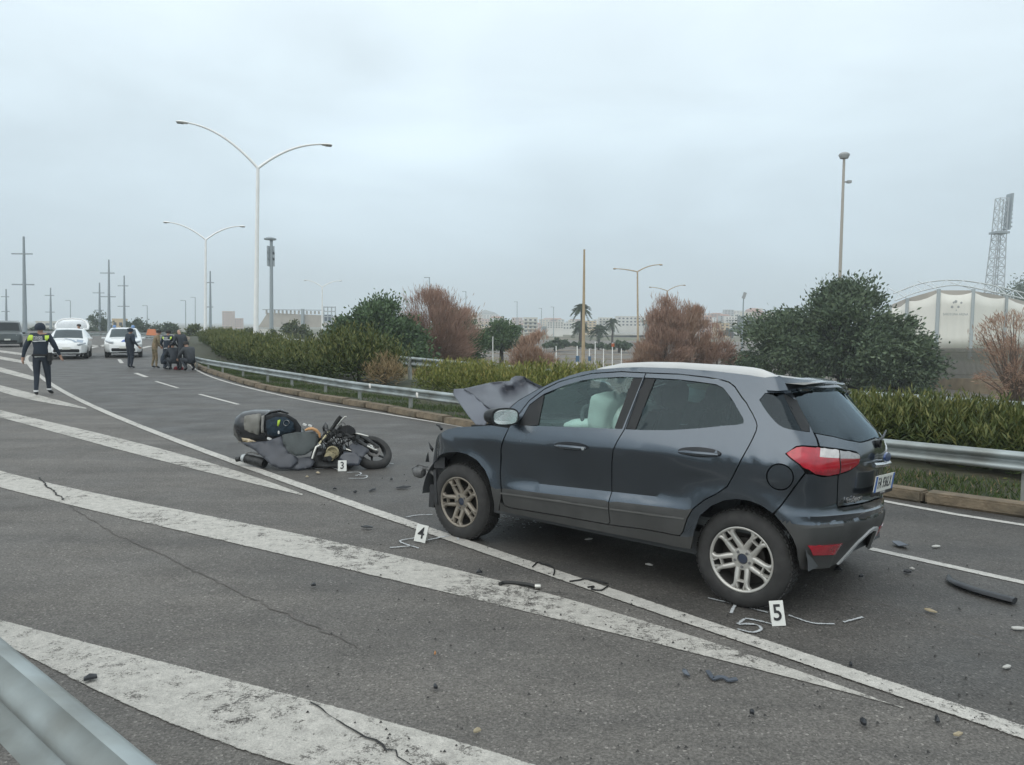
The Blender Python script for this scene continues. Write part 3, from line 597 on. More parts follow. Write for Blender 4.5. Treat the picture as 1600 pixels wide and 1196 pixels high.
for px, top, Y, w, lab in ((152, 491, 150, 36, 'round dark tree on the skyline left of the second police car'), (228, 497, 150, 46, 'broad dome tree on the skyline above the standing officer'), (462, 503, 120, 40, 'round tree before the long pale grandstand'), (514, 518, 110, 40, 'low bushy tree right of the round tree at the grandstand'), (205, 503, 170, 26, 'small tree beside the orange hut on the skyline'), (265, 505, 130, 40, 'bushy tree above the kneeling group'), (300, 508, 105, 46, 'green thicket tree left of the second lamp post'), (345, 510, 100, 50, 'green thicket tree right of the second lamp post'), (385, 513, 110, 36, 'low thicket tree just left of the big lamp post'), (425, 517, 125, 24, 'small dark tree before the white house'), (60, 512, 150, 50, 'low scrub tree behind the walking officer'), (110, 514, 160, 40, 'low scrub tree behind the car with the raised tailgate')):
    px_tree('roadside_tree', lab, px, top, Y, w, FARL if Y > 125 else OLE, z0=-1.2, n_cl=26, per=120, leaf=(.45, .2), crown0=.1, seed=40 + int(px), trunk=.15, shape='dome')
for px, top, Y, w in ((1030, 487, 420, 50), (985, 500, 450, 26), (1065, 496, 420, 26), (1180, 498, 330, 50), (1145, 512, 330, 40)):
    px_tree('city_tree', 'dark tree crown among the houses of the far town', px, top, Y, w, FARL, n_cl=16, per=70, leaf=(1.6, .8), crown0=.2, seed=70 + int(px), trunk=.3, shape='dome', group='trees among the far houses')
def palm(px, py_top, Y, lab, r=1.0):
    t = at(px, py_top, Y); g = thing('palm_tree', lab, 'palm', (t[0], t[1], LOW)); h = t[2] - LOW - 1.2 * r
    b = MB(); b.tube([(0, 0, -.2), (.1, 0, h * .5), (0, 0, h)], [.3, .24, .28], 8); b.build('trunk', BARK, g, 60)
    c = []; d = []
    for f in range(46):
        a = npr.random() * 6.28; el = npr.uniform(-.7, 1.3); L_ = r * npr.uniform(1.8, 2.4)
        for s in np.linspace(.1, 1, 14):
            p = np.array([math.cos(a) * math.cos(el) * L_ * s, math.sin(a) * math.cos(el) * L_ * s, h + math.sin(el) * L_ * s - .55 * L_ * s * s])
            for sd_ in (-1, 1): c.append(p); d.append(np.array([math.cos(a + sd_ * .9), math.sin(a + sd_ * .9), -.3]))
    tag(link('fronds', leaf_mesh('fronds', np.array(c), np.array(d), .8 * r, .14 * r, FARL), g), kind='stuff')
palm(909, 473, 160, 'tall palm tree behind the tan mast'); palm(906, 500, 170, 'shorter palm with hanging fronds beside the tall palm', 1.0); palm(936, 506, 180, 'bushy dark palm right of the tan mast', 1.1); palm(957, 497, 200, 'slender palm by the far slip road', 1.0)
# ------------------------------------------------------------------ car park, far plain, town
tag(ribbon('parking_lot', [(-10, 60), (-30, 130), (-52, 240)], [(40, 46), (70, 130), (120, 240)], LOW + .02, LOT, n=20), kind='structure')
tag(ribbon('car_park_path', [at(845, 575, 60)[:2], at(990, 556, 90)[:2]], [at(925, 585, 52)[:2], at(1010, 560, 84)[:2]], LOW + .05, mat('pale_paving', (.24, .22, .20), .9, var=.2, vscale=2), n=12), kind='structure')
WLINE = mat('pale_kerb_strip', (.30, .26, .21), .9, var=.2, vscale=1)
for y in (64, 74, 86, 100, 116, 136, 160):
    x0, x1 = at(700, 500, y)[0], at(985, 500, y)[0]
    b = MB(); b.box(((x0 + x1) / 2, y, LOW + .09), (x1 - x0, .35, .16)); tag(b.build('car_park_kerb', WLINE), kind='structure')
WHITE = mat('white_post_paint', (.86, .86, .84), .45, var=.06, vscale=2); GREYP = mat('grey_steel_pole', (.30, .34, .36), .6, metal=.2); TANP = mat('tan_weathered_pole', (.42, .33, .22), .7, var=.15, vscale=2); LAMPG = mat('lamp_housing', (.33, .34, .34), .5)
def lamp_post(px, base_y, jy, Y, l, r, lab, m, rad=.10, lean=0, z0=0):
    """double arm street lamp; l, r: picture positions of the two lantern tips"""
    j = at(px, jy, Y); g = thing('street_lamp', lab, 'street lamp', (j[0], j[1], z0)); h = j[2] - z0; bx = at(px - lean, base_y, Y)[0] - j[0]
    b = MB(); b.tube([(bx, 0, -.2), (bx * .75, 0, h * .25), (bx * .4, 0, h * .6), (0, 0, h)], [rad * 1.35, rad * 1.2, rad, rad * .8], 12); b.build('pole', m, g, 60)
    for q, s in ((l, -1), (r, 1)):
        t = at(q[0], q[1], Y + (2.0 if s > 0 else -.6)); T = np.array(t) - np.array((j[0], j[1], z0)); S = np.array([0, 0, h])
        pts = [S * (1 - u) + np.array([T[0] * u, T[1] * u, 0]) * 1 + np.array([0, 0, h * u + (T[2] - h) * (1 - (1 - u) ** 2.1)]) * 1 - np.array([0, 0, 0]) for u in np.linspace(0, .86, 12)]
        pts = [np.array([T[0] * u, T[1] * u, h + (T[2] - h) * (1 - (1 - u) ** 2.1)]) for u in np.linspace(0, .84, 12)]
        b = MB(); b.tube(pts, np.linspace(rad * .7, rad * .42, 12), 8); b.build('arm', m, g, 60)
        d = np.array([T[0], T[1], (T[2] - pts[-1][2]) * 1.0]); d /= np.linalg.norm(d); p = pts[-1]; e_ = T
        b = MB(); u = np.linspace(0, 1, 6); L_ = np.linalg.norm(e_ - p); hw = rad * np.array([.5, 1.4, 1.7, 1.7, 1.5, .6]); b.tube([p + (e_ - p) * k for k in u], hw, 8, flat=.45); hd = b.build('lantern', m, g, 50)
        b = MB(); b.tube([p + (e_ - p) * .45 - np.array([0, 0, rad * .5]), p + (e_ - p) * .92 - np.array([0, 0, rad * .5])], rad * 1.15, 8, flat=.4); b.build('lamp_glass', LAMPG, hd, 50)
    return g
lamp_post(403, 545, 263, 41, (275, 190), (519, 227), 'tallest white double arm street lamp behind the hedge', WHITE, .105, 4)
lamp_post(321.5, 516, 375, 77, (255, 347), (383, 354), 'second white double arm lamp, left of the tallest one', WHITE, .12, 1)
lamp_post(503.5, 526, 449, 160, (475, 438), (534, 439), 'small far white double arm lamp before the grandstand', WHITE, .14, 0)
lamp_post(996, 560, 425, 110, (958, 420), (1035, 414), 'tan double arm lamp rising left of the reddish tamarisk', TANP, .13, -1, LOW)
lamp_post(1043, 560, 455, 165, (1014, 449), (1071, 446), 'faint double arm lamp above the reddish tamarisk', TANP, .14, 0, LOW)
def mast(name, lab, cat, px, y0, y1, Y, r0, r1, m, dx=0, z0=None, group=None):
    a = at(px, y0, Y); t = at(px + dx, y1, Y); z0 = a[2] if z0 is None else z0; g = thing(name, lab, cat, (a[0], a[1], z0), 0, group); T = (t[0] - a[0], 0, t[2] - z0)
    b = MB(); b.tube([(0, 0, -.2), (T[0] * .5, 0, T[2] * .5), T], [r0, (r0 + r1) / 2, r1], 8); b.build('pole', m, g, 60); return g, T
mast('tan_mast', 'slim tan mast with no arms, in front of the palms', 'mast', 911, 582, 390, 30, .075, .035, TANP, 2)
g, T = mast('tall_mast', 'tall slim mast with a round head above the big evergreen', 'mast', 1308, 560, 246, 62, .17, .10, mat('pinkish_grey_pole', (.40, .37, .33), .7), 11, LOW)
b = MB(); b.lathe([(.05, -.3), (.3, -.25), (.42, .0), (.40, .1), (.2, .22), (0, .25)], 16, 'Z', (T[0], 0, T[2] + .15)); b.build('lamp_head', LAMPG, g, 50)
b = MB(); b.tube([(T[0] * .84, 0, T[2] * .89), (T[0] * .84 + .35, 0, T[2] * .895)], .06, 6); b.box((T[0] * .84 + .45, 0, T[2] * .893), (.3, .3, .2)); b.build('camera_arm', LAMPG, g, 40)
g, T = mast('telecom_mast', 'grey telecom mast with a flat disc on top, right of the tallest lamp', 'mast', 424, 518, 376, 150, .40, .30, GREYP, 0, -1)
b = MB(); b.lathe([(0, .0), (1.1, .1), (1.15, .35), (.5, .6), (0, .65)], 20, 'Z', (0, 0, T[2])); b.build('disc', GREYP, g, 50)
for f in (.78, .84, .9):
    for a in (0, 2.1, 4.2):
        b = MB(); b.box((.62 * math.cos(a), .62 * math.sin(a), T[2] * f), (.28, .28, 1.6), rz=a); b.build('antenna', GREYP, g)
for i, (px, y0, y1, Y, bars, lab) in enumerate(((38.5, 516, 370, 95, ((397, 16), (445, 17)), 'tallest grey mast with two crossbars at the left edge'), (170, 514, 406, 130, ((427, 11), (464, 12)), 'grey mast with two crossbars above the second police car'), (194, 516, 431, 150, ((447, 8), (479, 9)), 'shorter grey mast with crossbars right of the one over the police car'), (155.5, 514, 442, 150, ((458, 9), (485, 7)), 'short grey mast with crossbars left of the one over the police car'), (79, 512, 450, 160, ((462, 7), (488, 7)), 'thin grey mast between the officer and the raised tailgate'), (328.5, 514, 424, 140, ((442, 7), (480, 5)), 'grey mast close beside the second lamp post'), (9.5, 510, 452, 160, ((464, 6), (487, 6)), 'thin grey mast at the extreme left edge'))):
    g, T = mast('crossbar_mast', lab, 'mast', px, y0, y1, Y, .3, .12, GREYP, -1.5 if i == 0 else 0, -1)
    for yb, hw in bars:
        z = at(px, yb, Y)[2] + 1; b = MB(); b.box((0, 0, z), (2 * hw / FPX * Y, .16, .14)); b.build('crossbar', GREYP, g)
for px, y0, y1, Y in ((671, 480, 434, 190), (728, 490, 456, 260), (808, 520, 472, 300), (865, 520, 480, 300), (846, 520, 482, 320), (290, 515, 470, 230), (230, 515, 478, 240), (305, 515, 465, 260), (110, 512, 470, 250)):
    g, T = mast('far_lamp', 'very faint single arm lamp post on the skyline', 'street lamp', px, y0, y1, Y, .16, .1, GREYP, 0, LOW, 'faint lamp posts on the skyline')
    b = MB(); b.box((-.6, 0, T[2]), (1.4, .3, .14)); b.build('arm', GREYP, g)
g, T = mast('floodlight', 'thin floodlight mast between the brown clump and the big evergreen', 'floodlight', 1159, 545, 462, 140, .16, .1, GREYP, 3, LOW)
b = MB(); b.box((T[0] + .1, 0, T[2]), (.5, .4, 1.1), ry=.3); b.build('lamp_head', LAMPG, g)
BLUES = mat('blue_sign', (.07, .14, .23), .5); ORS = mat('orange_sign', (.45, .12, .05), .6)
for i, (px, y0, y1, Y, blue) in enumerate(((770, 573, 526, 62, 0), (902, 580, 541, 55, 1), (921, 569, 545, 70, 1), (930, 568, 534, 75, 0), (943, 566, 545, 75, 0), (957, 568, 536, 70, 2), (971, 560, 545, 85, 0), (869, 572, 541, 68, 0), (848, 556, 545, 95, 0))):
    g, T = mast('sign_post', ('bare thin white post in the car park', 'thin car park post with a blue sign', 'thin car park post with a reddish sign')[blue] + (' nearest the umbrella shaped tree' if i == 0 else ' just left of the tan mast' if i == 1 else ' a little right of the tan mast' if i == 2 else ''), 'post', px, y0, y1, Y, .045, .04, WHITE, 0, LOW, 'thin posts in the car park' if i > 2 else None)
    if blue: b = MB(); b.box((0, -.06, T[2] - (.9 if blue == 1 else .2)), (.26, .03, .42 if blue == 1 else .3)); b.build('sign_plate', BLUES if blue == 1 else ORS, g)
# lattice floodlight tower
a = at(1547, 520, 200); g = thing('floodlight_tower', 'steel lattice floodlight tower behind the white curtain building', 'tower', (a[0], a[1], LOW))
H_ = at(1551, 310, 200)[2] - LOW; LAT = mat('lattice_steel', (.42, .45, .47), .6, metal=.2)
hw = lambda z: np.interp(z, [0, H_ * .78, H_], [1.95, 1.15, 1.05]); xo = lambda z: z / H_ * 1.2
def latt(b, z0, z1, n):
    for i in range(n):
        za, zb = z0 + (z1 - z0) * i / n, z0 + (z1 - z0) * (i + 1) / n; A = [(xo(za) + sx * hw(za), sy * hw(za), za) for sx, sy in ((-1, -1), (1, -1), (1, 1), (-1, 1))]; B = [(xo(zb) + sx * hw(zb), sy * hw(zb), zb) for sx, sy in ((-1, -1), (1, -1), (1, 1), (-1, 1))]
        for k in range(4):
            b.tube([A[k], B[(k + 1) % 4]], .07, 4, cap=False); b.tube([A[(k + 1) % 4], B[k]], .07, 4, cap=False); b.tube([B[k], B[(k + 1) % 4]], .06, 4, cap=False)
b = MB()
for sx, sy in ((-1, -1), (1, -1), (1, 1), (-1, 1)): b.tube([(xo(z) + sx * hw(z), sy * hw(z), z) for z in (0, H_ * .4, H_ * .78, H_)], .13, 6)
b.tube([(0, 0, 0), (xo(H_ * .78), 0, H_ * .78)], .16, 6); b.build('legs', LAT, g)
b = MB(); latt(b, H_ * .25, H_ * .78, 9); b.build('bracing', LAT, g)
b = MB(); latt(b, H_ * .78, H_, 3); b.build('head_frame', LAT, g)
b = MB(); b.box((xo(H_ * .78), 0, H_ * .77), (3.4, 3.2, .5)); b.build('platform', GREYP, g)
b = MB(); b.box((xo(H_ * .9) + 1.9, 0, H_ * .91), (.35, 2.6, H_ * .24), ry=.05)
for k in range(8): b.box((xo(H_ * .9) + 2.12, 0, H_ * (.81 + .027 * k)), (.35, 2.4, .34), ry=.1)
b.build('lamp_bank', GREYP, g)
# white curtain building
CURT = mat('white_curtain', (.80, .775, .70), .85, var=.04, vscale=.25, col2=(.74, .72, .655), cscale=.12); COLS = mat('grey_column', (.38, .42, .43), .6); TRUS = mat('roof_truss_white', (.55, .58, .58), .6)
bd = thing('stadium_stand', 'round white curtain walled stadium with grey columns and open roof truss', 'stadium', (*at(1480, 545, 115)[:2], LOW))
O = np.array(at(1480, 545, 115)); z_of = lambda px, py, Y: at(px, py, Y)[2] - LOW
Yd = 115; cols = [(1392, 478), (1418, 467), (1467, 453), (1521, 453), (1573, 462), (1622, 474)]
cen = np.array([at(1500, 540, 150)[0] - O[0], 35.])
pts = []
for px, py in cols:
    Yk = Yd + ((px - 1495) / 100) ** 2 * 9; q = at(px, py, Yk); pts.append((q[0] - O[0], q[1] - O[1], q[2] - LOW))
for i, (a, c) in enumerate(zip(pts, pts[1:])):
    b = MB(); rows = []
    for k in np.linspace(.04, .96, 14):
        x, y = a[0] + (c[0] - a[0]) * k, a[1] + (c[1] - a[1]) * k; zt = a[2] + (c[2] - a[2]) * k - 1.0 * math.sin(PI * k) ** .7 * .55 - .25; w = .05 * math.sin(k * 26); rows.append([(x, y + w, z) for z in np.linspace(1.6, zt, 6)])
    b.grid(rows); cu = b.build('curtain_panel', CURT, bd, 60); md = cu.modifiers.new('t', 'SOLIDIFY'); md.thickness = .05
    b = MB(); b.grid([[(a[0] + (c[0] - a[0]) * k, a[1] + (c[1] - a[1]) * k + .9, z) for z in (1.6, a[2] + (c[2] - a[2]) * k - .05)] for k in (0, .5, 1)]); b.build('upper_fascia', mat('fascia_beige', (.44, .40, .35), .8), bd)
for a in pts: b = MB(); b.tube([(a[0], a[1], 0), (a[0], a[1], a[2] + .1)], .26, 10); b.build('column', COLS, bd, 60)
tp = [at(px, py, Yd + 6) for px, py in ((1396, 459), (1440, 443), (1492, 438), (1545, 445), (1600, 458))]; lp = [at(px, py, Yd + 3) for px, py in ((1398, 470), (1440, 455), (1492, 446), (1545, 455), (1600, 467))]; sub = lambda q: tuple(np.array(q) - np.array([O[0], O[1], LOW]))
tp = catrom([sub(q) for q in tp], 4); lp = catrom([sub(q) for q in lp], 4)
b = MB(); b.tube(tp, .11, 6); b.tube(lp, .10, 6)
for i in range(len(tp) - 1): b.tube([tp[i], lp[min(i + 1, len(lp) - 1)]] if i % 2 else [lp[i], tp[i + 1]], .06, 4)
for i, a in enumerate(pts[1:-1]): b.tube([a, tp[4 * i + 2] + np.array([0, 6, .3])], .08, 5)
b.build('roof_truss', TRUS, bd, 60)
LOGO = mat('faded_print', (.34, .35, .34), .8)
mid = (np.array(pts[2]) + np.array(pts[3])) / 2; fy = -.12
fm = lambda px, py: Matrix.Translation(tuple(np.array(at(px, py, Yd - .3)) - np.array([O[0], O[1], LOW]))) @ Matrix.Rotation(PI / 2, 4, 'X')
text('curtain_lettering', 'SARDEGNA ARENA', .50, LOGO, bd, fm(1493, 491.5), .01, .004, .86)
for x, y, r in ((1493.5, 471.5, .24), (1502, 473.5, .18), (1487.5, 480, .22), (1497.5, 479.8, .2), (1490, 473, .17), (1494, 485, .09)):
    m_ = fm(x, y); b = MB(); n_ = 5; b.prism([(r * (1 + .12 * math.sin(3 * k)) * math.cos(2 * PI * k / n_ + x), r * math.sin(2 * PI * k / n_ + x)) for k in range(n_)], .03); o = b.build('emblem_spot', LOGO, bd); o.data.transform(m_)
# fence with pales on a low wall
FEN_ = mat('fence_rust_grey', (.17, .165, .14), .75, var=.3, vscale=2); RENDER = mat('ochre_render', (.34, .27, .18), .9, var=.2, vscale=1.2, col2=(.26, .21, .15), cscale=.7, bump=.2)
fa, fb = np.array(at(1428, 560, 60)), np.array(at(1640, 560, 46)); fg = thing('palisade_fence', 'metal pale fence on a low ochre wall below the curtain building', 'fence', (0, 0, 0))
dv = fb[:2] - fa[:2]; Lf = np.linalg.norm(dv); an = math.atan2(dv[1], dv[0]); zw0 = lambda p: at(1500, 614, p[1])[2]
wz = [at(1430, 611, fa[1])[2], at(1640, 613.5, fb[1])[2]]; wt = [at(1430, 591, fa[1])[2], at(1640, 592.5, fb[1])[2]]; ft = [at(1430, 545, fa[1])[2], at(1640, 543, fb[1])[2]]
b = MB(); b.loft([[(p[0] - .1, p[1] - .1, z0 - .3), (p[0] + .1, p[1] + .1, z0 - .3), (p[0] + .1, p[1] + .1, z1), (p[0] - .1, p[1] - .1, z1)] for p, z0, z1 in ((fa, wz[0], wt[0]), (fb, wz[1], wt[1]))]); b.build('wall', RENDER, fg)
b = MB(); b.box((0, 0, .5), (.06, .03, 1.)); b.add([(-.03, -.015, 1), (.03, -.015, 1), (.03, .015, 1), (-.03, .015, 1), (0, 0, 1.03)], [(0, 1, 4), (1, 2, 4), (2, 3, 4), (3, 0, 4)]); pale = b.mesh('pale', FEN_)
NP = 108
for i in range(NP):
    k = (i + .5) / NP; o = link('pale', pale, fg); o.location = (fa[0] + dv[0] * k, fa[1] + dv[1] * k, wt[0] + (wt[1] - wt[0]) * k - .03); o.scale = (1, 1, (ft[0] - wt[0]) * (1 - k) + (ft[1] - wt[1]) * k); o.rotation_euler = (0, 0, an)
for f in (.12, .86):
    b = MB(); b.tube([(fa[0] + .05, fa[1] + .05, wt[0] + (ft[0] - wt[0]) * f), (fb[0] + .05, fb[1] + .05, wt[1] + (ft[1] - wt[1]) * f)], .03, 6); b.build('fence_rail', FEN_, fg)
tag(ribbon('fence_verge', [at(1330, 612, 62)[:2], at(1640, 618, 44)[:2]], [at(1330, 606, 75)[:2], at(1640, 606, 60)[:2]], wz[0] - .05, dry, n=12), kind='structure')
# grandstand left of centre
CONC = mat('pale_concrete', (.40, .36, .31), .85, var=.12, vscale=.3)
def quadbox(b, px0, py0, px1, py1, Y, dp, zb=None):
    p, q = at(px0, py0, Y), at(px1, py1, Y); zb = q[2] if zb is None else zb; b.box(((p[0] + q[0]) / 2, Y + dp / 2, (p[2] + zb) / 2), (abs(q[0] - p[0]), dp, abs(p[2] - zb)))
gs = thing('grandstand', 'long pale concrete grandstand with a colonnade on its rim', 'stadium', (0, 0, 0)); b = MB()
Y = 330; P4 = [at(403, 512, Y), at(418, 489, Y), at(506, 493, Y), at(522, 512, Y)]
b.loft([[tuple(p) for p in P4], [(p[0], p[1] + 30, p[2]) for p in P4]]); b.build('stand_wall', CONC, gs)
for k in range(15):
    px = 415 + k * 6.3; b = MB(); quadbox(b, px, 484.5 + k * .15, px + 1.8, 491, Y - .5, 1); b.build('pillar', CONC, gs)
b = MB(); quadbox(b, 410, 483.6, 506, 485.4, Y - 1, 2); b.build('rim_beam', mat('rim_grey', (.25, .27, .28), .7), gs)
b = MB(); quadbox(b, 470, 483, 474, 507, Y - 2, 2); b.build('stair_tower', GREYP, gs)
st = thing('scaffold_tower', 'open steel scaffold frame at the right end of the grandstand', 'scaffold', (0, 0, 0)); b = MB(); Y = 300
for px in (506, 512, 518, 524): b.tube([at(px, 521, Y), at(px, 479, Y)], .22, 4); b.tube([at(px, 519, Y + 8), at(px, 479, Y + 8)], .22, 4)
for py in (480, 487, 495, 503): b.tube([at(506, py, Y), at(524, py, Y)], .2, 4)
for py in (503, 510): b.tube([at(506, py + 8, Y), at(524, py, Y)], .16, 4); b.tube([at(506, py, Y), at(524, py + 8, Y)], .16, 4)
tag(b.build('frame', LAT, st), kind='stuff'); b = MB(); quadbox(b, 506, 492, 517, 502, Y + 1, 3); b.build('panel', mat('dark_blue_grey', (.10, .13, .17), .7), st)
# houses
WIN = mat('far_window', (.07, .085, .10), .3)
def house(name, lab, px0, py0, px1, py1, Y, m, floors=3, wins=4, balc=False, group=None, roof=None, z0=LOW, dep=None):
    p, q = at(px0, py0, Y), at(px1, py0, Y); w = q[0] - p[0]; h = p[2] - z0; dp = dep or w * .7; zb = at(px0, py1, Y)[2] - z0
    g = thing(name, lab, 'building', ((p[0] + q[0]) / 2, Y + dp / 2, z0), 0, group)
    b = MB(); b.box((0, 0, h / 2), (w, dp, h)); b.build('wall', m, g)
    fh = (h - max(zb, 0)) / floors; b = MB(); b.box((0, -dp / 2 - .02, 0), (w / wins * .5, .12, fh * .45)); wm = b.mesh('window', WIN)
    for f in range(floors):
        for k in range(wins): o = link('window', wm, g); o.location = (-w / 2 + w * (k + .5) / wins, 0, h - fh * (f + .55))
        if balc: b = MB(); b.box((0, -dp / 2 - .5, h - fh * (f + .92)), (w * .9, 1.0, fh * .28)); b.build('balcony', m, g)
    b = MB()
    if roof: b.loft([[(-w / 2 - .4, -dp / 2 - .4, h), (w / 2 + .4, -dp / 2 - .4, h), (w / 2 + .4, dp / 2 + .4, h), (-w / 2 - .4, dp / 2 + .4, h)], [(-w * .3, -dp * .1, h + fh * .7), (w * .3, -dp * .1, h + fh * .7), (w * .3, dp * .1, h + fh * .7), (-w * .3, dp * .1, h + fh * .7)]]); b.build('roof', roof, g)
    else: b.box((0, 0, h + fh * .08), (w * 1.03, dp * 1.03, fh * .16)); b.build('roof', m, g)
    return g
HM = [mat('house_' + n_, c, .85, var=.06, vscale=.2) for n_, c in (('cream', (.62, .55, .44)), ('white', (.68, .66, .62)), ('pink', (.55, .40, .34)), ('ochre', (.58, .46, .30)), ('grey', (.45, .46, .46)), ('pale', (.60, .58, .52)), ('brick', (.42, .27, .21)))]
TILE = mat('roof_tile', (.34, .17, .11), .9)
house('tower_block', 'pinkish tower block on the skyline left of the grandstand', 347, 487, 363, 512, 620, HM[2], 7, 4); house('tower_block', 'lower pinkish block beside the tower block', 363, 498, 377, 512, 640, HM[2], 4, 4)
house('white_house', 'low white house before the grandstand with one dark door', 396, 516.5, 424, 527, 125, HM[1], 1, 3, z0=-1); house('white_house', 'small white shed right of the low white house', 430, 520, 442, 526, 128, HM[1], 1, 2, z0=-1)
house('hut', 'small orange hut between the two skyline trees', 175, 500, 193, 512, 185, HM[3], 1, 2, z0=-1)
house('low_house', 'long low pale roofs on the skyline behind the raised tailgate', 56, 503, 128, 510, 400, HM[5], 1, 6, z0=-1)
# low distant walls and rails across the far loop road
WALLM = mat('stained_concrete', (.26, .21, .16), .9, var=.25, vscale=.8)
wl = thing('low_wall', 'long stained concrete wall of the far loop road behind the hedge', 'wall', (0, 0, 0)); b = MB(); wp = [at(px, py, Y) for px, py, Y in ((338, 533, 66), (352, 530, 70), (380, 529, 72), (430, 529.5, 70), (492, 536, 62))]
b.loft([[(p[0], p[1], p[2]), (p[0], p[1] + .4, p[2]), (p[0], p[1] + .4, -1.6), (p[0], p[1], -1.6)] for p in catrom(wp, 5)]); b.build('wall', WALLM, wl)
b = MB(); b.loft([[(p[0], p[1] - .06, p[2] - .06), (p[0], p[1] + .46, p[2] - .06), (p[0], p[1] + .46, p[2] + .12), (p[0], p[1] - .06, p[2] + .12)] for p in catrom(wp, 5)]); b.build('coping', mat('pale_coping', (.42, .42, .40), .8), wl)
guard('guardrail', 'short guardrail beyond the hedge left of the dome tree', [at(px, py, Y) for px, py, Y in ((488, 531.5, 58), (520, 531, 58), (560, 533, 56))], .35, 4., post_side=1)
guard('guardrail', 'far guardrail behind the police cars across the road', [at(px, py, Y) for px, py, Y in ((-40, 524, 90), (40, 521.5, 92), (110, 520.5, 95), (190, 519.5, 98), (260, 519, 100))], .4, 4., post_side=1)
guard('guardrail', 'guardrail behind the kneeling group at the road bend', [at(px, py, Y) for px, py, Y in ((212, 523, 84), (250, 525, 78), (290, 527, 70))], .36, 4., post_side=1)
b = MB(); b.box((0, 0, .5), (1.3, .5, 1.0), taper=.6); o = b.build('barrier', mat('orange_plastic', (.62, .20, .08), .6)); q = at(237, 521, 95); o.location = (q[0], q[1], q[2] - .5); tag(o, 'orange plastic road barrier beyond the standing officer', 'barrier')
# town on its hill
hill = MB(); rows = []
for y in np.linspace(1150, 1500, 12):
    row = []
    for px in np.linspace(640, 1330, 90):
        base = sm(930, 1180, px) * (1 - sm(1215, 1330, px)) * 20 + 23 * np.exp(-((px - 762) / 34) ** 2) + 2 * math.sin(px * .11) + 1.2 * math.sin(px * .31)
        t = 1 - ((y - 1250) / (100 if y < 1250 else 250)) ** 2; row.append(((px - 800) / FPX * y, y, LOW - .2 + max(0, float(base) * 1250 / FPX + 4) * max(0, t)))
    rows.append(row)
hill.grid(rows); tag(hill.build('hill', mat('hill_scrub', (.085, .11, .07), .95, var=.5, vscale=.03, col2=(.20, .18, .14), cscale=.02), smooth=180), kind='structure')
TL = ('pale apartment block of the far town, ', ('cream', 'white', 'pinkish', 'ochre', 'grey', 'pale', 'brick'))
r_ = random.Random(5); named = [(855, 503, 880, 513, 330, 1, 3, 6, 'white three storey block with dark window bands near the palms'), (818, 497, 840, 520, 330, 5, 4, 3, 'plain pale tower slab right of the umbrella shaped tree'), (745, 505, 775, 517, 360, 0, 2, 5, 'cream low hall behind the umbrella shaped tree'), (724, 490, 745, 510, 380, 0, 3, 3, 'cream church like block on the rise left'), (936, 497, 957, 513, 420, 5, 4, 4, 'pale block with balconies right of the tall palm'), (965, 495, 1008, 510, 430, 1, 3, 7, 'long white terrace left of the reddish tamarisk'), (1092, 494, 1113, 520, 380, 2, 5, 4, 'pinkish block beside the pointed tamarisk'), (1118, 506, 1140, 520, 360, 3, 3, 3, 'ochre house behind the low tamarisk'), (1134, 495, 1152, 512, 400, 1, 4, 4, 'white stepped block left of the floodlight mast'), (1170, 499, 1195, 515, 380, 5, 4, 4, 'pale stepped block right of the floodlight mast'), (913, 502, 932, 514, 410, 3, 3, 3, 'ochre block behind the tall palm'), (880, 505, 898, 515, 400, 1, 2, 4, 'low white block left of the tall palm')]
for px0, y0, px1, y1, Y, mi, fl, wn, lab in named: house('apartment_block', lab, px0, y0, px1, y1, Y, HM[mi], fl, wn, balc=fl > 3)
for i in range(170):
    px = r_.choice([r_.uniform(690, 1000), r_.uniform(960, 1215), r_.uniform(1000, 1215)]); Y = r_.uniform(560, 1140); w = r_.uniform(9, 24)
    base = sm(930, 1180, px) * 22 + 13 * np.exp(-((px - 760) / 45) ** 2); top = 512 - (base * r_.uniform(.1, .95) + r_.uniform(2, 13)); fl = r_.randint(2, 5); mi = r_.randrange(7)
    house('town_house', 'small %s house among many on the far hillside town' % TL[1][mi], px, float(top), px + w, float(top) + fl * 3.2, Y, HM[mi], fl, max(2, int(w / 4)), group='%s houses of the far hillside town' % TL[1][mi], roof=TILE if r_.random() < .25 else None)
for i in range(70):
    px = r_.uniform(690, 1215); Y = r_.uniform(500, 1100); base = sm(930, 1180, px) * 22 + 13 * np.exp(-((px - 760) / 45) ** 2); t = at(px, float(514 - base * r_.uniform(.2, 1.05)), Y)
    n_ = 260; u = unit(n_); c = np.array(t) + u * np.array([7, 5, 4]) * npr.random((n_, 1)) ** .4 - np.array([0, 0, 2])
    g = thing('hillside_tree', 'dark tree clump on the far town hillside', 'tree', (0, 0, 0), 0, 'tree clumps on the far hillside'); tag(link('crown', leaf_mesh('crown', c, u, 2.6, 1.6, FARL), g), kind='stuff')
    b = MB(); b.tube([(t[0], t[1], t[2] - 14), (t[0], t[1], t[2])], .3, 5); b.build('trunk', BARK, g)
tag(ribbon('slip_road', [at(880, 527, 330)[:2], at(1010, 515, 420)[:2]], [at(1020, 527, 330)[:2], at(1040, 515, 420)[:2]], LOW + 1.5, mat('far_concrete', (.30, .29, .27), .9), n=10), kind='structure')
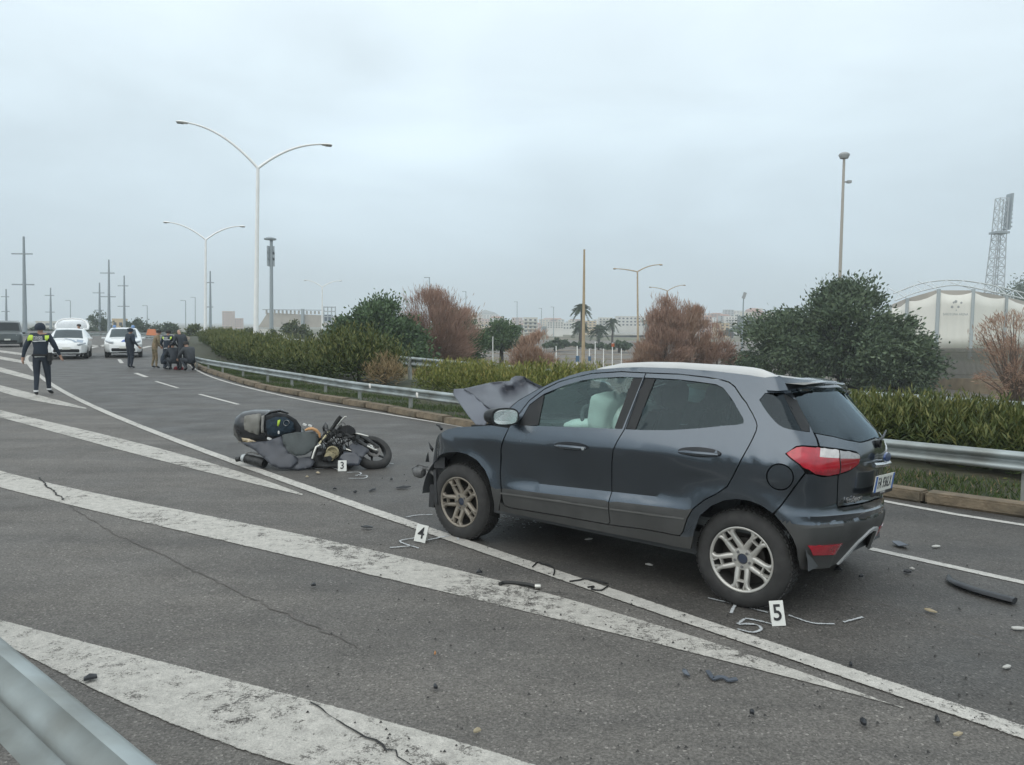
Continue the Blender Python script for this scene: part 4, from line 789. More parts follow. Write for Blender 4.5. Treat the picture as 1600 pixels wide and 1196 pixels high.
# ------------------------------------------------------------------ haze
b = MB(); b.box((150, 850, 60), (3600, 2600, 126.8)); hz = b.build('haze', bpy.data.materials.new('haze_air')); tag(hz, kind='stuff')
m = hz.data.materials[0]; m.use_nodes = True; t = m.node_tree; t.nodes.clear(); o_ = t.nodes.new('ShaderNodeOutputMaterial'); v = t.nodes.new('ShaderNodeVolumePrincipled'); v.inputs['Density'].default_value = .0008; v.inputs['Color'].default_value = (.89, .95, 1, 1); v.inputs['Anisotropy'].default_value = .2
t.links.new(v.outputs[0], o_.inputs['Volume'])
PAINTC = mat('dark_grey_car_paint', (.095, .113, .134), .25, metal=.9, coat=.8, var=.05, vscale=2, spec=.5)
CLAD = mat('grey_black_cladding', (.050, .050, .048), .62, var=.2, vscale=5, bump=.1, bscale=300)
BLACK = mat('black_trim', (.012, .013, .014), .42, spec=.35, var=.2, vscale=5)
DARKIN = mat('dark_interior', (.07, .075, .078), .9)
RUB = mat('tyre_rubber', (.038, .037, .036), .85, var=.3, vscale=14)
ALLOY = mat('silver_alloy', (.52, .505, .47), .38, metal=.55, var=.08, vscale=9)
ALLOYD = mat('dirty_alloy', (.27, .24, .20), .5, metal=.5, var=.25, vscale=9)
CHROME = mat('chrome', (.72, .72, .72), .18, metal=1)
SILV = mat('silver_rail_paint', (.56, .565, .56), .4, metal=.3, var=.05)
REDL = mat('red_lamp_lens', (.42, .010, .025), .12, coat=1, var=.18, vscale=20)
REDD = mat('dark_red_lens', (.27, .008, .02), .12, coat=1)
CLEARL = mat('clear_lamp_lens', (.62, .58, .56), .15, coat=1, var=.15, vscale=30)
CLEARD = mat('grey_lamp_lens', (.34, .33, .33), .15, coat=1, var=.15, vscale=30)
GLF = glass('green_tinted_glass', (.78, .93, .895), .02, 1.8, (.76, .95, .93)); GLR = glass('dark_privacy_glass', (.15, .20, .205), .03, 1.5, (.75, .93, 1)); GLB = glass('rear_privacy_glass', (.05, .058, .066), .05, 1.5, (.75, .90, 1))
AIRB = mat('airbag_cloth', (.74, .79, .74), .9, var=.08, vscale=8, bump=.3, bscale=20)
FABR = mat('seat_fabric', (.07, .076, .08), .9, var=.2, vscale=20)
WHITEP = mat('white_plate', (.68, .68, .62), .5); BLUEP = mat('plate_blue', (.05, .13, .38), .5); INK = mat('black_ink', (.02, .02, .022), .6)
car = thing('crashed_suv', 'dark grey five door SUV with buckled bonnet and missing front end', 'car', (0, 0, 0), 0)
_m = Matrix.Translation((.0696353, 7.23352, 0)) @ Matrix.Rotation(CYAW, 4, 'Z') @ Matrix.Translation((0, .8, .1)) @ Matrix.Rotation(CLEAN, 4, 'X') @ Matrix.Translation((0, -.8, -.1))
car.matrix_basis = _m
def poly_offset(p, d):
    p = np.asarray(p, float); a = p - np.roll(p, 1, 0); b = np.roll(p, -1, 0) - p
    na = np.stack([-a[:, 1], a[:, 0]], -1) / (np.linalg.norm(a, axis=1)[:, None] + 1e-9); nb = np.stack([-b[:, 1], b[:, 0]], -1) / (np.linalg.norm(b, axis=1)[:, None] + 1e-9)
    m = na + nb; k = np.maximum(1 + (na * nb).sum(1), .35)[:, None]; return p + m / k * d
def area(p): p = np.asarray(p); return .5 * np.sum(p[:, 0] * np.roll(p[:, 1], -1) - np.roll(p[:, 0], -1) * p[:, 1])
def chaikin(p, it=2, k=.25):
    p = np.asarray(p, float)
    for _ in range(it):
        q = np.roll(p, -1, 0); p = np.stack([p * (1 - k) + q * k, p * k + q * (1 - k)], 1).reshape(-1, 2)
    return p
def dens(p, step):
    p = np.asarray(p, float); o = []
    for a, b in zip(p, np.roll(p, -1, 0)):
        n = max(1, int(np.linalg.norm(b - a) / step + .5)); o += [a + (b - a) * i / n for i in range(n)]
    return np.array(o)
def inpoly(pts, poly):
    x, y = pts[:, 0], pts[:, 1]; r = np.zeros(len(pts), bool); px, py = poly[:, 0], poly[:, 1]
    for i in range(len(poly)):
        j = i - 1; c = (py[i] > y) != (py[j] > y)
        with np.errstate(divide='ignore', invalid='ignore'): r ^= c & (x < (px[j] - px[i]) * (y - py[i]) / (py[j] - py[i] + 1e-15) + px[i])
    return r
def fill(outer, holes=(), step=.045, lines=(), gap=.004):
    """triangulate a panel outline (with holes) in its own 2D sheet"""
    outer = np.asarray(outer, float); outer = outer if area(outer) > 0 else outer[::-1]
    loops = [poly_offset(dens(outer, step), gap)]
    for h in holes:
        h = np.asarray(h, float); h = h if area(h) > 0 else h[::-1]; loops.append(poly_offset(dens(h, step), -gap))
    vs = []; es = []
    for l in loops:
        b = len(vs); vs += list(l); es += [(b + i, b + (i + 1) % len(l)) for i in range(len(l))]
    def inside(q, m=0):
        r = inpoly(q, loops[0])
        for h in loops[1:]: r &= ~inpoly(q, h)
        return r
    bd = np.vstack([dens(l, step * .5) for l in loops])
    for ln in lines:
        ln = resample(ln, step=step); ok = inside(ln); dmin = np.array([np.hypot(*(bd - q).T).min() for q in ln]); ok &= dmin > step * .3; prev = None
        for q, k in zip(ln, ok):
            if k:
                vs.append(q)
                if prev is not None: es.append((prev, len(vs) - 1))
                prev = len(vs) - 1
            else: prev = None
    lnp = np.array(vs[len(bd) * 0:])
    lo = loops[0].min(0); hi = loops[0].max(0); gx, gy = np.meshgrid(np.arange(lo[0], hi[0], step), np.arange(lo[1], hi[1], step)); g = np.stack([gx.ravel() + (np.arange(gx.size) % 2) * step * .1, gy.ravel()], -1)
    g = g[inside(g)]
    if len(g):
        dm = np.min(np.hypot(g[:, None, 0] - lnp[None, :, 0], g[:, None, 1] - lnp[None, :, 1]), axis=1); g = g[dm > step * .55]; vs += list(g)
    ov, oe, of = delaunay_2d_cdt([Vector(v) for v in vs], es, [], 0, 1e-6)[:3]
    ov = np.array([tuple(v) for v in ov]); of = [f for f in of]; cen = np.array([ov[list(f)].mean(0) for f in of]); ok = inside(cen)
    fs = []
    for f, k in zip(of, ok):
        if k:
            p = ov[list(f)]
            fs.append(tuple(f) if area(p) > 0 else tuple(f)[::-1])
    return ov, fs
def panel(name, mats, outer, holes=(), step=.045, lines=(), gap=.004, parent=None, fn=None, off=0., flange=.02, mirror=False, sharp=38, mfun=None, both=False):
    ov, fs = fill(outer, holes, step, lines, gap)
    fn = fn or P
    p = fn(ov[:, 0], ov[:, 1])
    b = bmesh.new(); bv = [b.verts.new(q) for q in p]
    for f in fs:
        try:
            F = b.faces.new([bv[i] for i in f])
            if mfun: F.material_index = mfun(ov[list(f)].mean(0))
        except ValueError: pass
    for v in [v for v in b.verts if not v.link_faces]: b.verts.remove(v)
    b.normal_update()
    if off:
        for v, n in [(v, v.normal.copy()) for v in b.verts]: v.co += n * off
    if flange:
        nrm = {}
        ed = [e for e in b.edges if len(e.link_faces) == 1]
        for e in ed:
            for v in e.verts: nrm[tuple(v.co)] = v.normal.copy()
        r = bmesh.ops.extrude_edge_only(b, edges=ed); nv = [g for g in r['geom'] if isinstance(g, bmesh.types.BMVert)]
        for v in nv: v.co -= nrm[tuple(v.co)] * flange
        bmesh.ops.recalc_face_normals(b, faces=[g for g in r['geom'] if isinstance(g, bmesh.types.BMFace)] and b.faces)
    # outward check
    fl = max(b.faces, key=lambda f: f.calc_area()); c = fl.calc_center_median()
    if fl.normal.dot(Vector((c.x + 1.4, c.y, c.z - .7))) < 0: bmesh.ops.reverse_faces(b, faces=b.faces)
    if both:
        bmesh.ops.bisect_plane(b, geom=b.verts[:] + b.edges[:] + b.faces[:], plane_co=(0, 0, 0), plane_no=(0, -1, 0), clear_outer=True)
        d = bmesh.ops.duplicate(b, geom=b.verts[:] + b.edges[:] + b.faces[:])['geom']
        for v in d:
            if isinstance(v, bmesh.types.BMVert): v.co.y = -v.co.y
        bmesh.ops.reverse_faces(b, faces=[g for g in d if isinstance(g, bmesh.types.BMFace)])
        bmesh.ops.remove_doubles(b, verts=b.verts, dist=.0015)
    if mirror:
        for v in b.verts: v.co.y = -v.co.y
        bmesh.ops.reverse_faces(b, faces=b.faces)
    me = bpy.data.meshes.new(name); b.to_mesh(me); b.free()
    for m in (mats if isinstance(mats, (list, tuple)) else [mats]): me.materials.append(m)
    me.polygons.foreach_set('use_smooth', [True] * len(me.polygons)); me.set_sharp_from_angle(angle=math.radians(sharp))
    return link(name, me, parent)
# ---- outlines in the sheet (s along the flank, z up), measured from the visible side
ROOF = [(.807, 1.350), (.93, 1.411), (1.056, 1.461), (1.173, 1.497), (1.30, 1.521), (1.507, 1.543), (1.662, 1.553), (1.97, 1.557), (2.256, 1.549), (2.555, 1.530), (2.80, 1.521), (2.93, 1.512)]
FD_top = [(.585, 1.032), (.735, 1.250), (.855, 1.345), (.977, 1.406), (1.099, 1.444), (1.264, 1.485), (1.513, 1.510), (1.721, 1.510)]
FD_rear = [(1.636, 1.104), (1.596, 1.02), (1.571, .955), (1.558, .88), (1.551, .78), (1.546, .643), (1.544, .571), (1.546, .505), (1.556, .43), (1.54, .406)]
FD_bot = [(1.142, .400), (.626, .385), (.562, .393), (.543, .43), (.534, .486), (.509, .648), (.515, .835), (.547, .934)]
FDOOR = FD_top + FD_rear + FD_bot
RD_top = [(1.721, 1.510), (1.976, 1.513), (2.193, 1.502), (2.30, 1.490), (2.355, 1.478), (2.40, 1.452), (2.464, 1.384), (2.576, 1.285), (2.61, 1.24), (2.618, 1.215), (2.612, 1.185), (2.549, 1.043), (2.486, .903), (2.438, .81), (2.37, .755), (2.284, .70), (2.204, .626), (2.167, .555), (2.14, .464), (2.115, .428), (1.806, .421)]
RDOOR = RD_top + FD_rear[::-1]
FDLO = [(.675, 1.055), (.745, 1.215), (.862, 1.305), (1.03, 1.378), (1.195, 1.428), (1.359, 1.455), (1.524, 1.469), (1.700, 1.472), (1.616, 1.112), (1.10, 1.083)]
RDLO = [(1.722, 1.474), (1.986, 1.474), (2.13, 1.466), (2.265, 1.456), (2.321, 1.436), (2.401, 1.360), (2.495, 1.248), (2.500, 1.225), (2.46, 1.213), (2.39, 1.203), (2.193, 1.167), (1.986, 1.137), (1.79, 1.120), (1.650, 1.113)]
chl = [(s, float(zchar(s))) for s in np.linspace(.3, 2.85, 60)]; btl = [(s, float(zbt(s))) for s in np.linspace(.55, 2.2, 40)]; bbl = [(s, float(zbb(s))) for s in np.linspace(.5, 2.2, 40)]
cladf = lambda c: 1 if c[1] < zbb(c[0]) + .002 and .45 < c[0] < 2.25 else 0
for mir in (False, True):
    d = panel('door', [PAINTC, CLAD], FDOOR, [FDLO], lines=[chl, btl, bbl], parent=car, mirror=mir, mfun=cladf)
    hd = [(1.03, .957), (1.36, .957), (1.36, .905), (1.03, .905)]
    panel('window', GLF, [(.862, 1.075), (.862, 1.29), (1.03, 1.37), (1.195, 1.42), (1.359, 1.447), (1.524, 1.461), (1.625, 1.464), (1.555, 1.118), (1.10, 1.091)], parent=d, mirror=mir, off=-.012, flange=0, gap=-.010)
    panel('pillar_trim', BLACK, [(.672, 1.05), (.74, 1.22), (.855, 1.302), (.864, 1.295), (.866, 1.075), (.78, 1.06)], parent=d, mirror=mir, off=-.004, flange=.012, gap=0)
    panel('pillar_trim', BLACK, [(1.622, 1.468), (1.703, 1.476), (1.618, 1.108), (1.552, 1.112)], parent=d, mirror=mir, off=-.005, flange=.012, gap=0)
    panel('side_moulding', mat('moulding_grey', (.10, .10, .095), .55), [(.525, .497), (1.02, .516), (1.54, .529), (1.54, .518), (1.02, .504), (.525, .486)], parent=d, mirror=mir, off=.007, flange=.008, gap=0, step=.08)
    r = panel('door', [PAINTC, CLAD], RDOOR, [RDLO], lines=[chl, btl, bbl], parent=car, mirror=mir, mfun=cladf)
    panel('window', GLR, [(1.795, 1.466), (1.986, 1.466), (2.13, 1.458), (2.265, 1.448), (2.315, 1.43), (2.393, 1.352), (2.39, 1.21), (2.193, 1.175), (1.986, 1.145), (1.72, 1.122)], parent=r, mirror=mir, off=-.012, flange=0, gap=-.010)
    panel('window', GLR, [(2.401, 1.35), (2.488, 1.247), (2.494, 1.227), (2.46, 1.221), (2.397, 1.21)], parent=r, mirror=mir, off=-.013, flange=0, gap=-.010)
    panel('pillar_trim', BLACK, [(1.722, 1.474), (1.80, 1.474), (1.722, 1.117), (1.648, 1.113)], parent=r, mirror=mir, off=-.005, flange=.012, gap=0)
    panel('side_moulding', MATS['moulding_grey'], [(1.556, .530), (2.15, .556), (2.145, .545), (1.556, .519)], parent=r, mirror=mir, off=.007, flange=.008, gap=0, step=.08)
    for dd_, sc_, zc_ in ((d, 1.205, .944), (r, 2.235, 1.012)):
        e = [(sc_ + .155 * math.cos(t), zc_ + .032 * math.sin(t) + .006 * math.cos(t)) for t in np.linspace(0, 2 * PI, 28, endpoint=False)]
        panel('handle_shade_oval', mat('handle_recess_shade', (.012, .014, .018), .5), e, parent=dd_, mirror=mir, off=.004, flange=.0, gap=0, step=.03)  # flat oval on the door; shade of the handle hollow put into its colour
        sgn = -1 if mir else 1; b = MB(); pp = P(np.linspace(sc_ - .145, sc_ + .14, 12), np.full(12, zc_ - .008) + np.linspace(-.004, .006, 12)); pp[:, 1] += .012 + .018 * np.sin(np.linspace(0, PI, 12)); pp[:, 1] *= sgn
        b.tube(pp, [.006, .013, .016, .017, .017, .017, .017, .017, .017, .016, .014, .008], 10); b.build('handle', PAINTC, dd_, 60)
        if dd_ is d and not mir:
            b = MB(); q = P(1.33, .942); b.lathe([(0, .034), (.013, .034), (.014, .02)], 16, 'Y', (q[0], q[1], q[2])); b.build('lock', CHROME, d, 50)
    # fender
    FEN = [(.585, 1.026), (.40, 1.030), (.20, 1.005), (.031, .985), (-.102, .953), (-.255, .884), (-.352, .80), (-.385, .70), (-.395, .60), (-.392, .555), (-.33, .62), (-.24, .693), (-.16, .728), (-.08, .751), (.047, .770), (.153, .762), (.26, .727), (.35, .658), (.40, .585), (.436, .49), (.455, .41), (.463, .335), (.50, .335), (.523, .42), (.530, .486), (.507, .648), (.511, .835), (.543, .934)]
    panel('fender', [PAINTC, CLAD], FEN, lines=[chl], parent=car, mirror=mir, mfun=lambda c: 1 if c[1] < .52 and c[0] > .3 else 0)
    # flank behind the doors with sill and roof side
    UNI = [(.585, 1.036)] + FD_top[1:] + RD_top[1:-1] + [(1.806, .421), (1.54, .404), (1.142, .398), (.626, .383), (.555, .391), (.515, .42), (.505, .335), (1.014, .333), (1.535, .336), (2.19, .342), (2.205, .40), (2.222, .48), (2.255, .585), (2.335, .665), (2.42, .712), (2.505, .734), (2.60, .734), (2.675, .719), (2.750, .676), (2.797, .725), (2.87, .845), (2.94, .953), (2.903, 1.0), (2.818, 1.060), (2.882, 1.106), (2.924, 1.112), (3.044, 1.104), (3.042, 1.197), (3.036, 1.304), (3.022, 1.43), (2.99, 1.49)] + ROOF[::-1] + [(.62, 1.24), (.48, 1.115), (.45, 1.05)]
    QG = chaikin([(2.605, 1.415), (2.76, 1.258), (2.81, 1.222), (2.88, 1.208), (3.05, 1.19), (3.032, 1.428)], 1)
    FU = [(2.786 + .083 * math.cos(t), .914 + .083 * math.sin(t)) for t in np.linspace(0, 2 * PI, 26, endpoint=False)]
    qp = panel('side_panel', [PAINTC, CLAD], UNI, [QG] + ([] if mir else [FU]), lines=[chl], parent=car, mirror=mir, mfun=lambda c: 1 if c[1] < .43 and c[0] < 2.3 else 0)
    panel('quarter_window', GLB, [(2.612, 1.41), (2.765, 1.262), (2.815, 1.228), (2.88, 1.214), (2.955, 1.203), (2.922, 1.42)], parent=qp, mirror=mir, off=-.006, flange=0, gap=-.010)
    panel('pillar_trim', BLACK, [(2.953, 1.203), (3.046, 1.192), (3.029, 1.426), (2.92, 1.42)], parent=qp, mirror=mir, off=-.004, flange=.01, gap=0)
    if not mir: panel('fuel_flap', PAINTC, FU, parent=qp, gap=.005, flange=.012, step=.03)
    # rear lamp
    LAMP = [(2.818, 1.060), (2.85, 1.085), (2.882, 1.104), (2.924, 1.109), (3.052, 1.098), (3.259, 1.068), (3.40, 1.045), (3.466, 1.032), (3.495, 1.016), (3.498, .995), (3.476, .961), (3.43, .943), (3.37, .928), (3.227, .917), (3.10, .921), (3.052, .928), (2.988, .947), (2.903, 1.0)]
    def lm(c):
        s_, z_ = c
        if 3.045 < s_ < 3.25 and z_ > 1.043 - (s_ - 3.045) * .11: return 2
        if s_ >= 3.25 and z_ > 1.016 - (s_ - 3.25) * .1: return 3
        return 1 if s_ > 3.25 or z_ < .955 - .0 * s_ else 0
    tl = panel('tail_light', [REDL, REDD, CLEARL, CLEARD], LAMP, lines=[[(3.25, 1.07), (3.25, .92)], [(3.045, 1.043), (3.25, 1.018)], [(3.25, 1.016), (3.48, .993)], [(3.045, 1.043), (3.075, 1.09)], [(2.93, 1.05), (3.04, .93)]], step=.022, parent=car, mirror=mir, off=.008, flange=.02, mfun=lm)
    panel('lamp_divider', BLACK, [(3.243, 1.068), (3.252, 1.066), (3.252, .92), (3.243, .92)], parent=tl, mirror=mir, off=.0105, flange=.004, gap=0)
    # wheel arch liner
    for xw in (0., -2.519):
        b = MB(); sg = -1 if mir else 1; rows = []
        for t in np.linspace(.03, PI - .03, 22): rows.append([(xw + .437 * math.cos(t), y * sg, .326 + .437 * math.sin(t)) for y in (.845, .70, .52)])
        b.grid(rows); b.add([(xw, .52 * sg, .326)] + [r_[2] for r_ in rows], [(0, i + 1, i + 2) for i in range(21)])
        b.build('arch_liner', DARKIN, car, 60)
# ---- tail: tailgate, rear glass, bumper
SE = SEND + .14
TG = [(3.262, .70), (SE, .672), (SE, 1.094), (3.545, 1.092), (3.391, 1.118), (3.227, 1.153), (3.052, 1.183), (3.056, 1.104), (3.26, 1.074), (3.41, 1.05), (3.472, 1.037), (3.503, 1.018), (3.505, .993), (3.482, .957), (3.435, .938), (3.372, .923), (3.25, .913)]
tg = panel('tailgate', PAINTC, TG, parent=car, both=True, gap=.0035, lines=[[(3.30, .86), (SE, .85)]])
panel('rear_window', GLB, [(3.05, 1.188), (3.227, 1.158), (3.391, 1.123), (3.545, 1.097), (SE, 1.099), (SE, 1.45), (3.5, 1.45), (3.03, 1.432)], parent=tg, both=True, off=-.004, flange=0, gap=0, step=.06)
BU = [(2.757, .676), (2.80, .725), (2.873, .845), (2.94, .945), (2.99, .942), (3.055, .922), (3.10, .916), (3.245, .912), (3.257, .695), (SE, .667), (SE, .45), (3.72, .45), (3.60, .40), (3.50, .33), (3.42, .288), (3.28, .283), (2.985, .330), (2.93, .43), (2.893, .514), (2.839, .59)]
def bfn(s, z):
    p = Pfit(s, z); c = np.stack([np.ones_like(s) * -2.2, np.zeros_like(s)], -1); d = p[:, :2] - c; d /= np.linalg.norm(d, axis=1)[:, None]
    zl = .690 - .085 * (s - 2.95); k = .010 * sm(0, .012, zl - z) * sm(2.86, 2.98, s) + .012 * sm(0, .01, (zl - .068) - z) * sm(2.9, 3.0, s) * (1 - sm(3.305, 3.32, s))
    k = k - .012 * np.exp(-((z - (zl - .045)) / .018) ** 2) * sm(2.9, 3.05, s)
    p[:, :2] += d * k[:, None]; return tobody(p)
bu = panel('rear_bumper', [PAINTC, CLAD], BU, parent=car, both=True, fn=bfn, step=.024, gap=.0035, lines=[[(s_, .690 - .085 * (s_ - 2.95) + d_) for s_ in (2.87, SE)] for d_ in (0, -.012, -.068, -.079)] + [[(3.304, .59), (3.304, .48)], [(3.322, .59), (3.322, .48)]], mfun=lambda c: 1 if c[1] < .628 - .085 * (c[0] - 2.95) else 0)
for mir in (False, True):
    panel('reflector', REDL, [(2.972, .500), (3.345, .452), (3.322, .380), (3.035, .428)], parent=bu, mirror=mir, off=.006, flange=.012, gap=0, step=.03, fn=bfn)
panel('skid_plate', mat('silver_skid_paint', (.40, .41, .41), .45, metal=.2), [(3.40, .29), (3.425, .287), (3.51, .335), (3.605, .405), (3.72, .455), (SE, .458), (SE, .485), (3.70, .48), (3.59, .43), (3.50, .36)], parent=bu, both=True, off=.012, flange=.02, gap=0, step=.03, fn=bfn)
# number plate
b = MB(); b.box((0, 0, 0), (.47, .112, .008)); pm = frame_m((-3.158, 0, .86), (0, -1, 0), (-.12, 0, 1))
pl = b.build('number_plate', WHITEP, car); pl.data.transform(pm)
for sx_ in (-1, 1):
    b = MB(); b.box((sx_ * .22, 0, .0035), (.03, .110, .006)); o = b.build('plate_band', BLUEP, pl); o.data.transform(pm)
b = MB(); b.box((0, -.066, -.002), (.53, .03, .008)); o = b.build('plate_holder', BLACK, pl); o.data.transform(pm)
text('plate_lettering', 'FA 936LX', .105, INK, pl, pm @ Matrix.Translation((0, 0, .0045)), .0008, .0012, .80)
text('plate_holder_lettering', 'AUTO SARDA', .022, mat('grey_ink', (.5, .5, .5), .5), pl, pm @ Matrix.Translation((0, -.066, .003)), .0006)
q = P(3.46, .727); q1 = P(3.30, .731)
bm_ = frame_m((q[0] - .008, q[1] + .0, q[2]), (q - q1), (0, 0, 1)); text('badge_lettering', 'EcoSport', .052, CHROME, tg, bm_, .002, .0006, 1.05)
b = MB(); b.tube([(-3.135, .20, .985), (-3.158, .1, .985), (-3.162, -.1, .985), (-3.135, -.20, .985)], .016, 8); b.build('handle_strip', CHROME, tg, 60)
b = MB(); b.lathe([(0, .012), (.05, .012), (.055, 0)], 24, 'X', (0, 0, 0)); o = b.build('badge', mat('badge_blue', (.02, .05, .16), .3, coat=1), tg, 50); o.location = (-3.162, 0, 1.035); o.scale = (-1, 1.5, .62)
b = MB(); b.tube([(-3.09, -.02, 1.13), (-3.085, -.2, 1.155), (-3.06, -.38, 1.20)], [.012, .009, .006], 8); b.lathe([(0, .03), (.025, .025), (.03, 0)], 14, 'X', (-3.12, 0, 1.12)); b.build('rear_wiper', BLACK, tg, 50)
# spoiler
b = MB(); rings = []
sp0 = P(2.95, 1.508)
for y in np.concatenate([[-1, -.985, -.96], np.linspace(-.9, .9, 13), [.96, .985, 1]]):
    t = abs(y); e_ = 1 if t < .93 else max(.6, 1 - (t - .93) * 6); Y = y * (sp0[1] - .09); xr = -2.80 + .075 * t ** 2.5; zt = sp0[2] + .034 - .045 * t ** 2.5
    rings.append([(-2.56, Y * 1.0, zt - .01), (-2.68, Y, zt + .0), (xr, Y * .96, zt - .024), (xr - .006, Y * .96, zt - .036), (xr + .008, Y * .96, zt - .058 * e_), (-2.74, Y * .97, zt - .10 * e_), (-2.62, Y * .98, zt - .08 * e_)])
b.loft(rings); b.build('spoiler', PAINTC, car, 40)
panel('spoiler_edge', PAINTC, [(2.72, 1.512), (2.85, 1.520), (2.967, 1.513), (3.12, 1.500), (3.3, 1.487), (3.55, 1.470), (SE, 1.456), (SE, 1.415), (3.55, 1.425), (3.3, 1.438), (3.15, 1.440), (3.0, 1.434), (2.86, 1.428), (2.74, 1.432)], parent=car, both=True, off=.022, flange=.05, gap=0, step=.03)
# roof, rails, windscreen
def roofz(s): return np.interp(s, [p[0] for p in ROOF], [p[1] for p in ROOF])
b = MB(); rows = []
for s in np.linspace(1.28, 2.93, 44):
    z = float(roofz(s)); e_ = P(s, z); Y = e_[1]; t = np.linspace(1, -1, 31); cr = .008
    bx = .13 * max(0, (1.9 - s) / .62); rows.append([(e_[0] + bx * (1 - k * k), Y * k, z - .03 + cr * (1 - abs(k) ** 2.6)) for k in t])
b.grid(rows); b.build('roof', PAINTC, car, 50)
for sg in (1, -1):
    b = MB(); rings = []
    for s in np.linspace(1.30, 2.92, 44) if sg > 0 else np.linspace(1.30, 2.45, 44):
        z = float(roofz(s)); top = float(np.interp(s, [1.30, 1.34, 1.5, 1.74, 1.96, 2.385, 2.65, 2.80, 2.90, 2.92], [1.525, 1.537, 1.574, 1.592, 1.597, 1.590, 1.575, 1.553, 1.525, 1.516] if sg > 0 else [1.525, 1.537, 1.574, 1.59, 1.58, 1.55, 1.54, 1.53, 1.52, 1.51])); X_, y, z_b = P(s, z); top = top - z + z_b; z = z_b
        h = max(.004, top - z); rings.append([(X_, sg * (y - .004), z - .012), (X_, sg * (y - .006), z + h * .55), (X_, sg * (y - .014), z + h * .93), (X_, sg * (y - .026), z + h), (X_, sg * (y - .045), z + h * .96), (X_, sg * (y - .055), z + h * .6), (X_, sg * (y - .055), z - .02)])
    b.loft(rings); b.build('roof_rail', SILV, car, 45)
b = MB(); rows = []
AP = [(.46, 1.09), (.62, 1.237), (.807, 1.348), (.93, 1.41), (1.056, 1.46), (1.173, 1.496), (1.285, 1.519)]
for s, z in resample(AP, n=18):
    e_ = P(s, z); rows.append([(e_[0] + (.17 - .04 * (z - 1.09) / .43) * (1 - k * k), e_[1] * k, z + .014 * (1 - k * k)) for k in np.linspace(1, -1, 21)])
b.grid(rows); b.build('windscreen', GLF, car, 60)
# ---- bonnet: torn up and folded; picture outline lifted on a crumpled sheet
def lift(px, py, y):                       # point of the car at local offset y under a picture point
    d = ray(px, py); ca, sa = math.cos(2.45865576), math.sin(2.45865576); o = np.array([-.0696353, -7.23352, CAMH])
    ro = lambda v: np.array([ca * v[0] + sa * v[1], -sa * v[0] + ca * v[1], v[2]])
    o = ro(o); d = ro(d); t = (y - o[1]) / d[1]; return tobody(o + d * t)
zz = lambda u, v: (640 + u / 6.646, 560 + v / 6.646)
def crumple(name, ctrl, parent, m, seed, amp, back=(), thick=.004, step=2.6, folds=()):
    """ctrl: outline [(px,py,y)], inner control points in back"""
    ol = np.array([(p[0], -p[1]) for p in ctrl]); ov, fs = fill(ol, step=step, gap=0, lines=folds)
    cp = np.array([(p[0], -p[1], p[2]) for p in list(ctrl) + list(back)]); r_ = np.random.default_rng(seed); ph = r_.uniform(0, 6, 6)
    vs = []; k_ = len(cp); D_ = np.hypot(cp[:, None, 0] - cp[None, :, 0], cp[:, None, 1] - cp[None, :, 1]) / 30
    tps = lambda r: r * r * np.log(r + 1e-9) * .5 + r * .35 * 0
    A_ = np.zeros((k_ + 3, k_ + 3)); A_[:k_, :k_] = tps(D_) + np.eye(k_) * .02; Q_ = np.c_[np.ones(k_), cp[:, :2] / 30]; A_[:k_, k_:] = Q_; A_[k_:, :k_] = Q_.T
    cf = np.linalg.solve(A_, np.r_[cp[:, 2], 0, 0, 0])
    for q in ov:
        y = tps(np.hypot(cp[:, 0] - q[0], cp[:, 1] - q[1]) / 30) @ cf[:k_] + cf[k_:] @ np.r_[1, q / 30]
        de = np.hypot(*(ol - q).T).min(); k = min(1, de / 8)
        y += amp * k * (math.sin(q[0] * .11 + ph[0] + q[1] * .06) + .5 * math.sin(q[1] * .2 + ph[1]) + .9 * abs(math.sin(q[0] * .055 - q[1] * .10 + ph[2])) + .5 * abs(math.sin(q[0] * .12 + q[1] * .05 + ph[3])))
        vs.append(lift(q[0], -q[1], y))
    b = MB(); b.add(vs, fs); o = b.build(name, m, parent, 30, fix=True)
    md = o.modifiers.new('t', 'SOLIDIFY'); md.thickness = thick; md.offset = 0
    return o
BON = mat('buckled_bonnet_paint', (.075, .08, .096), .5, metal=.1, coat=.15, var=.08, vscale=5)
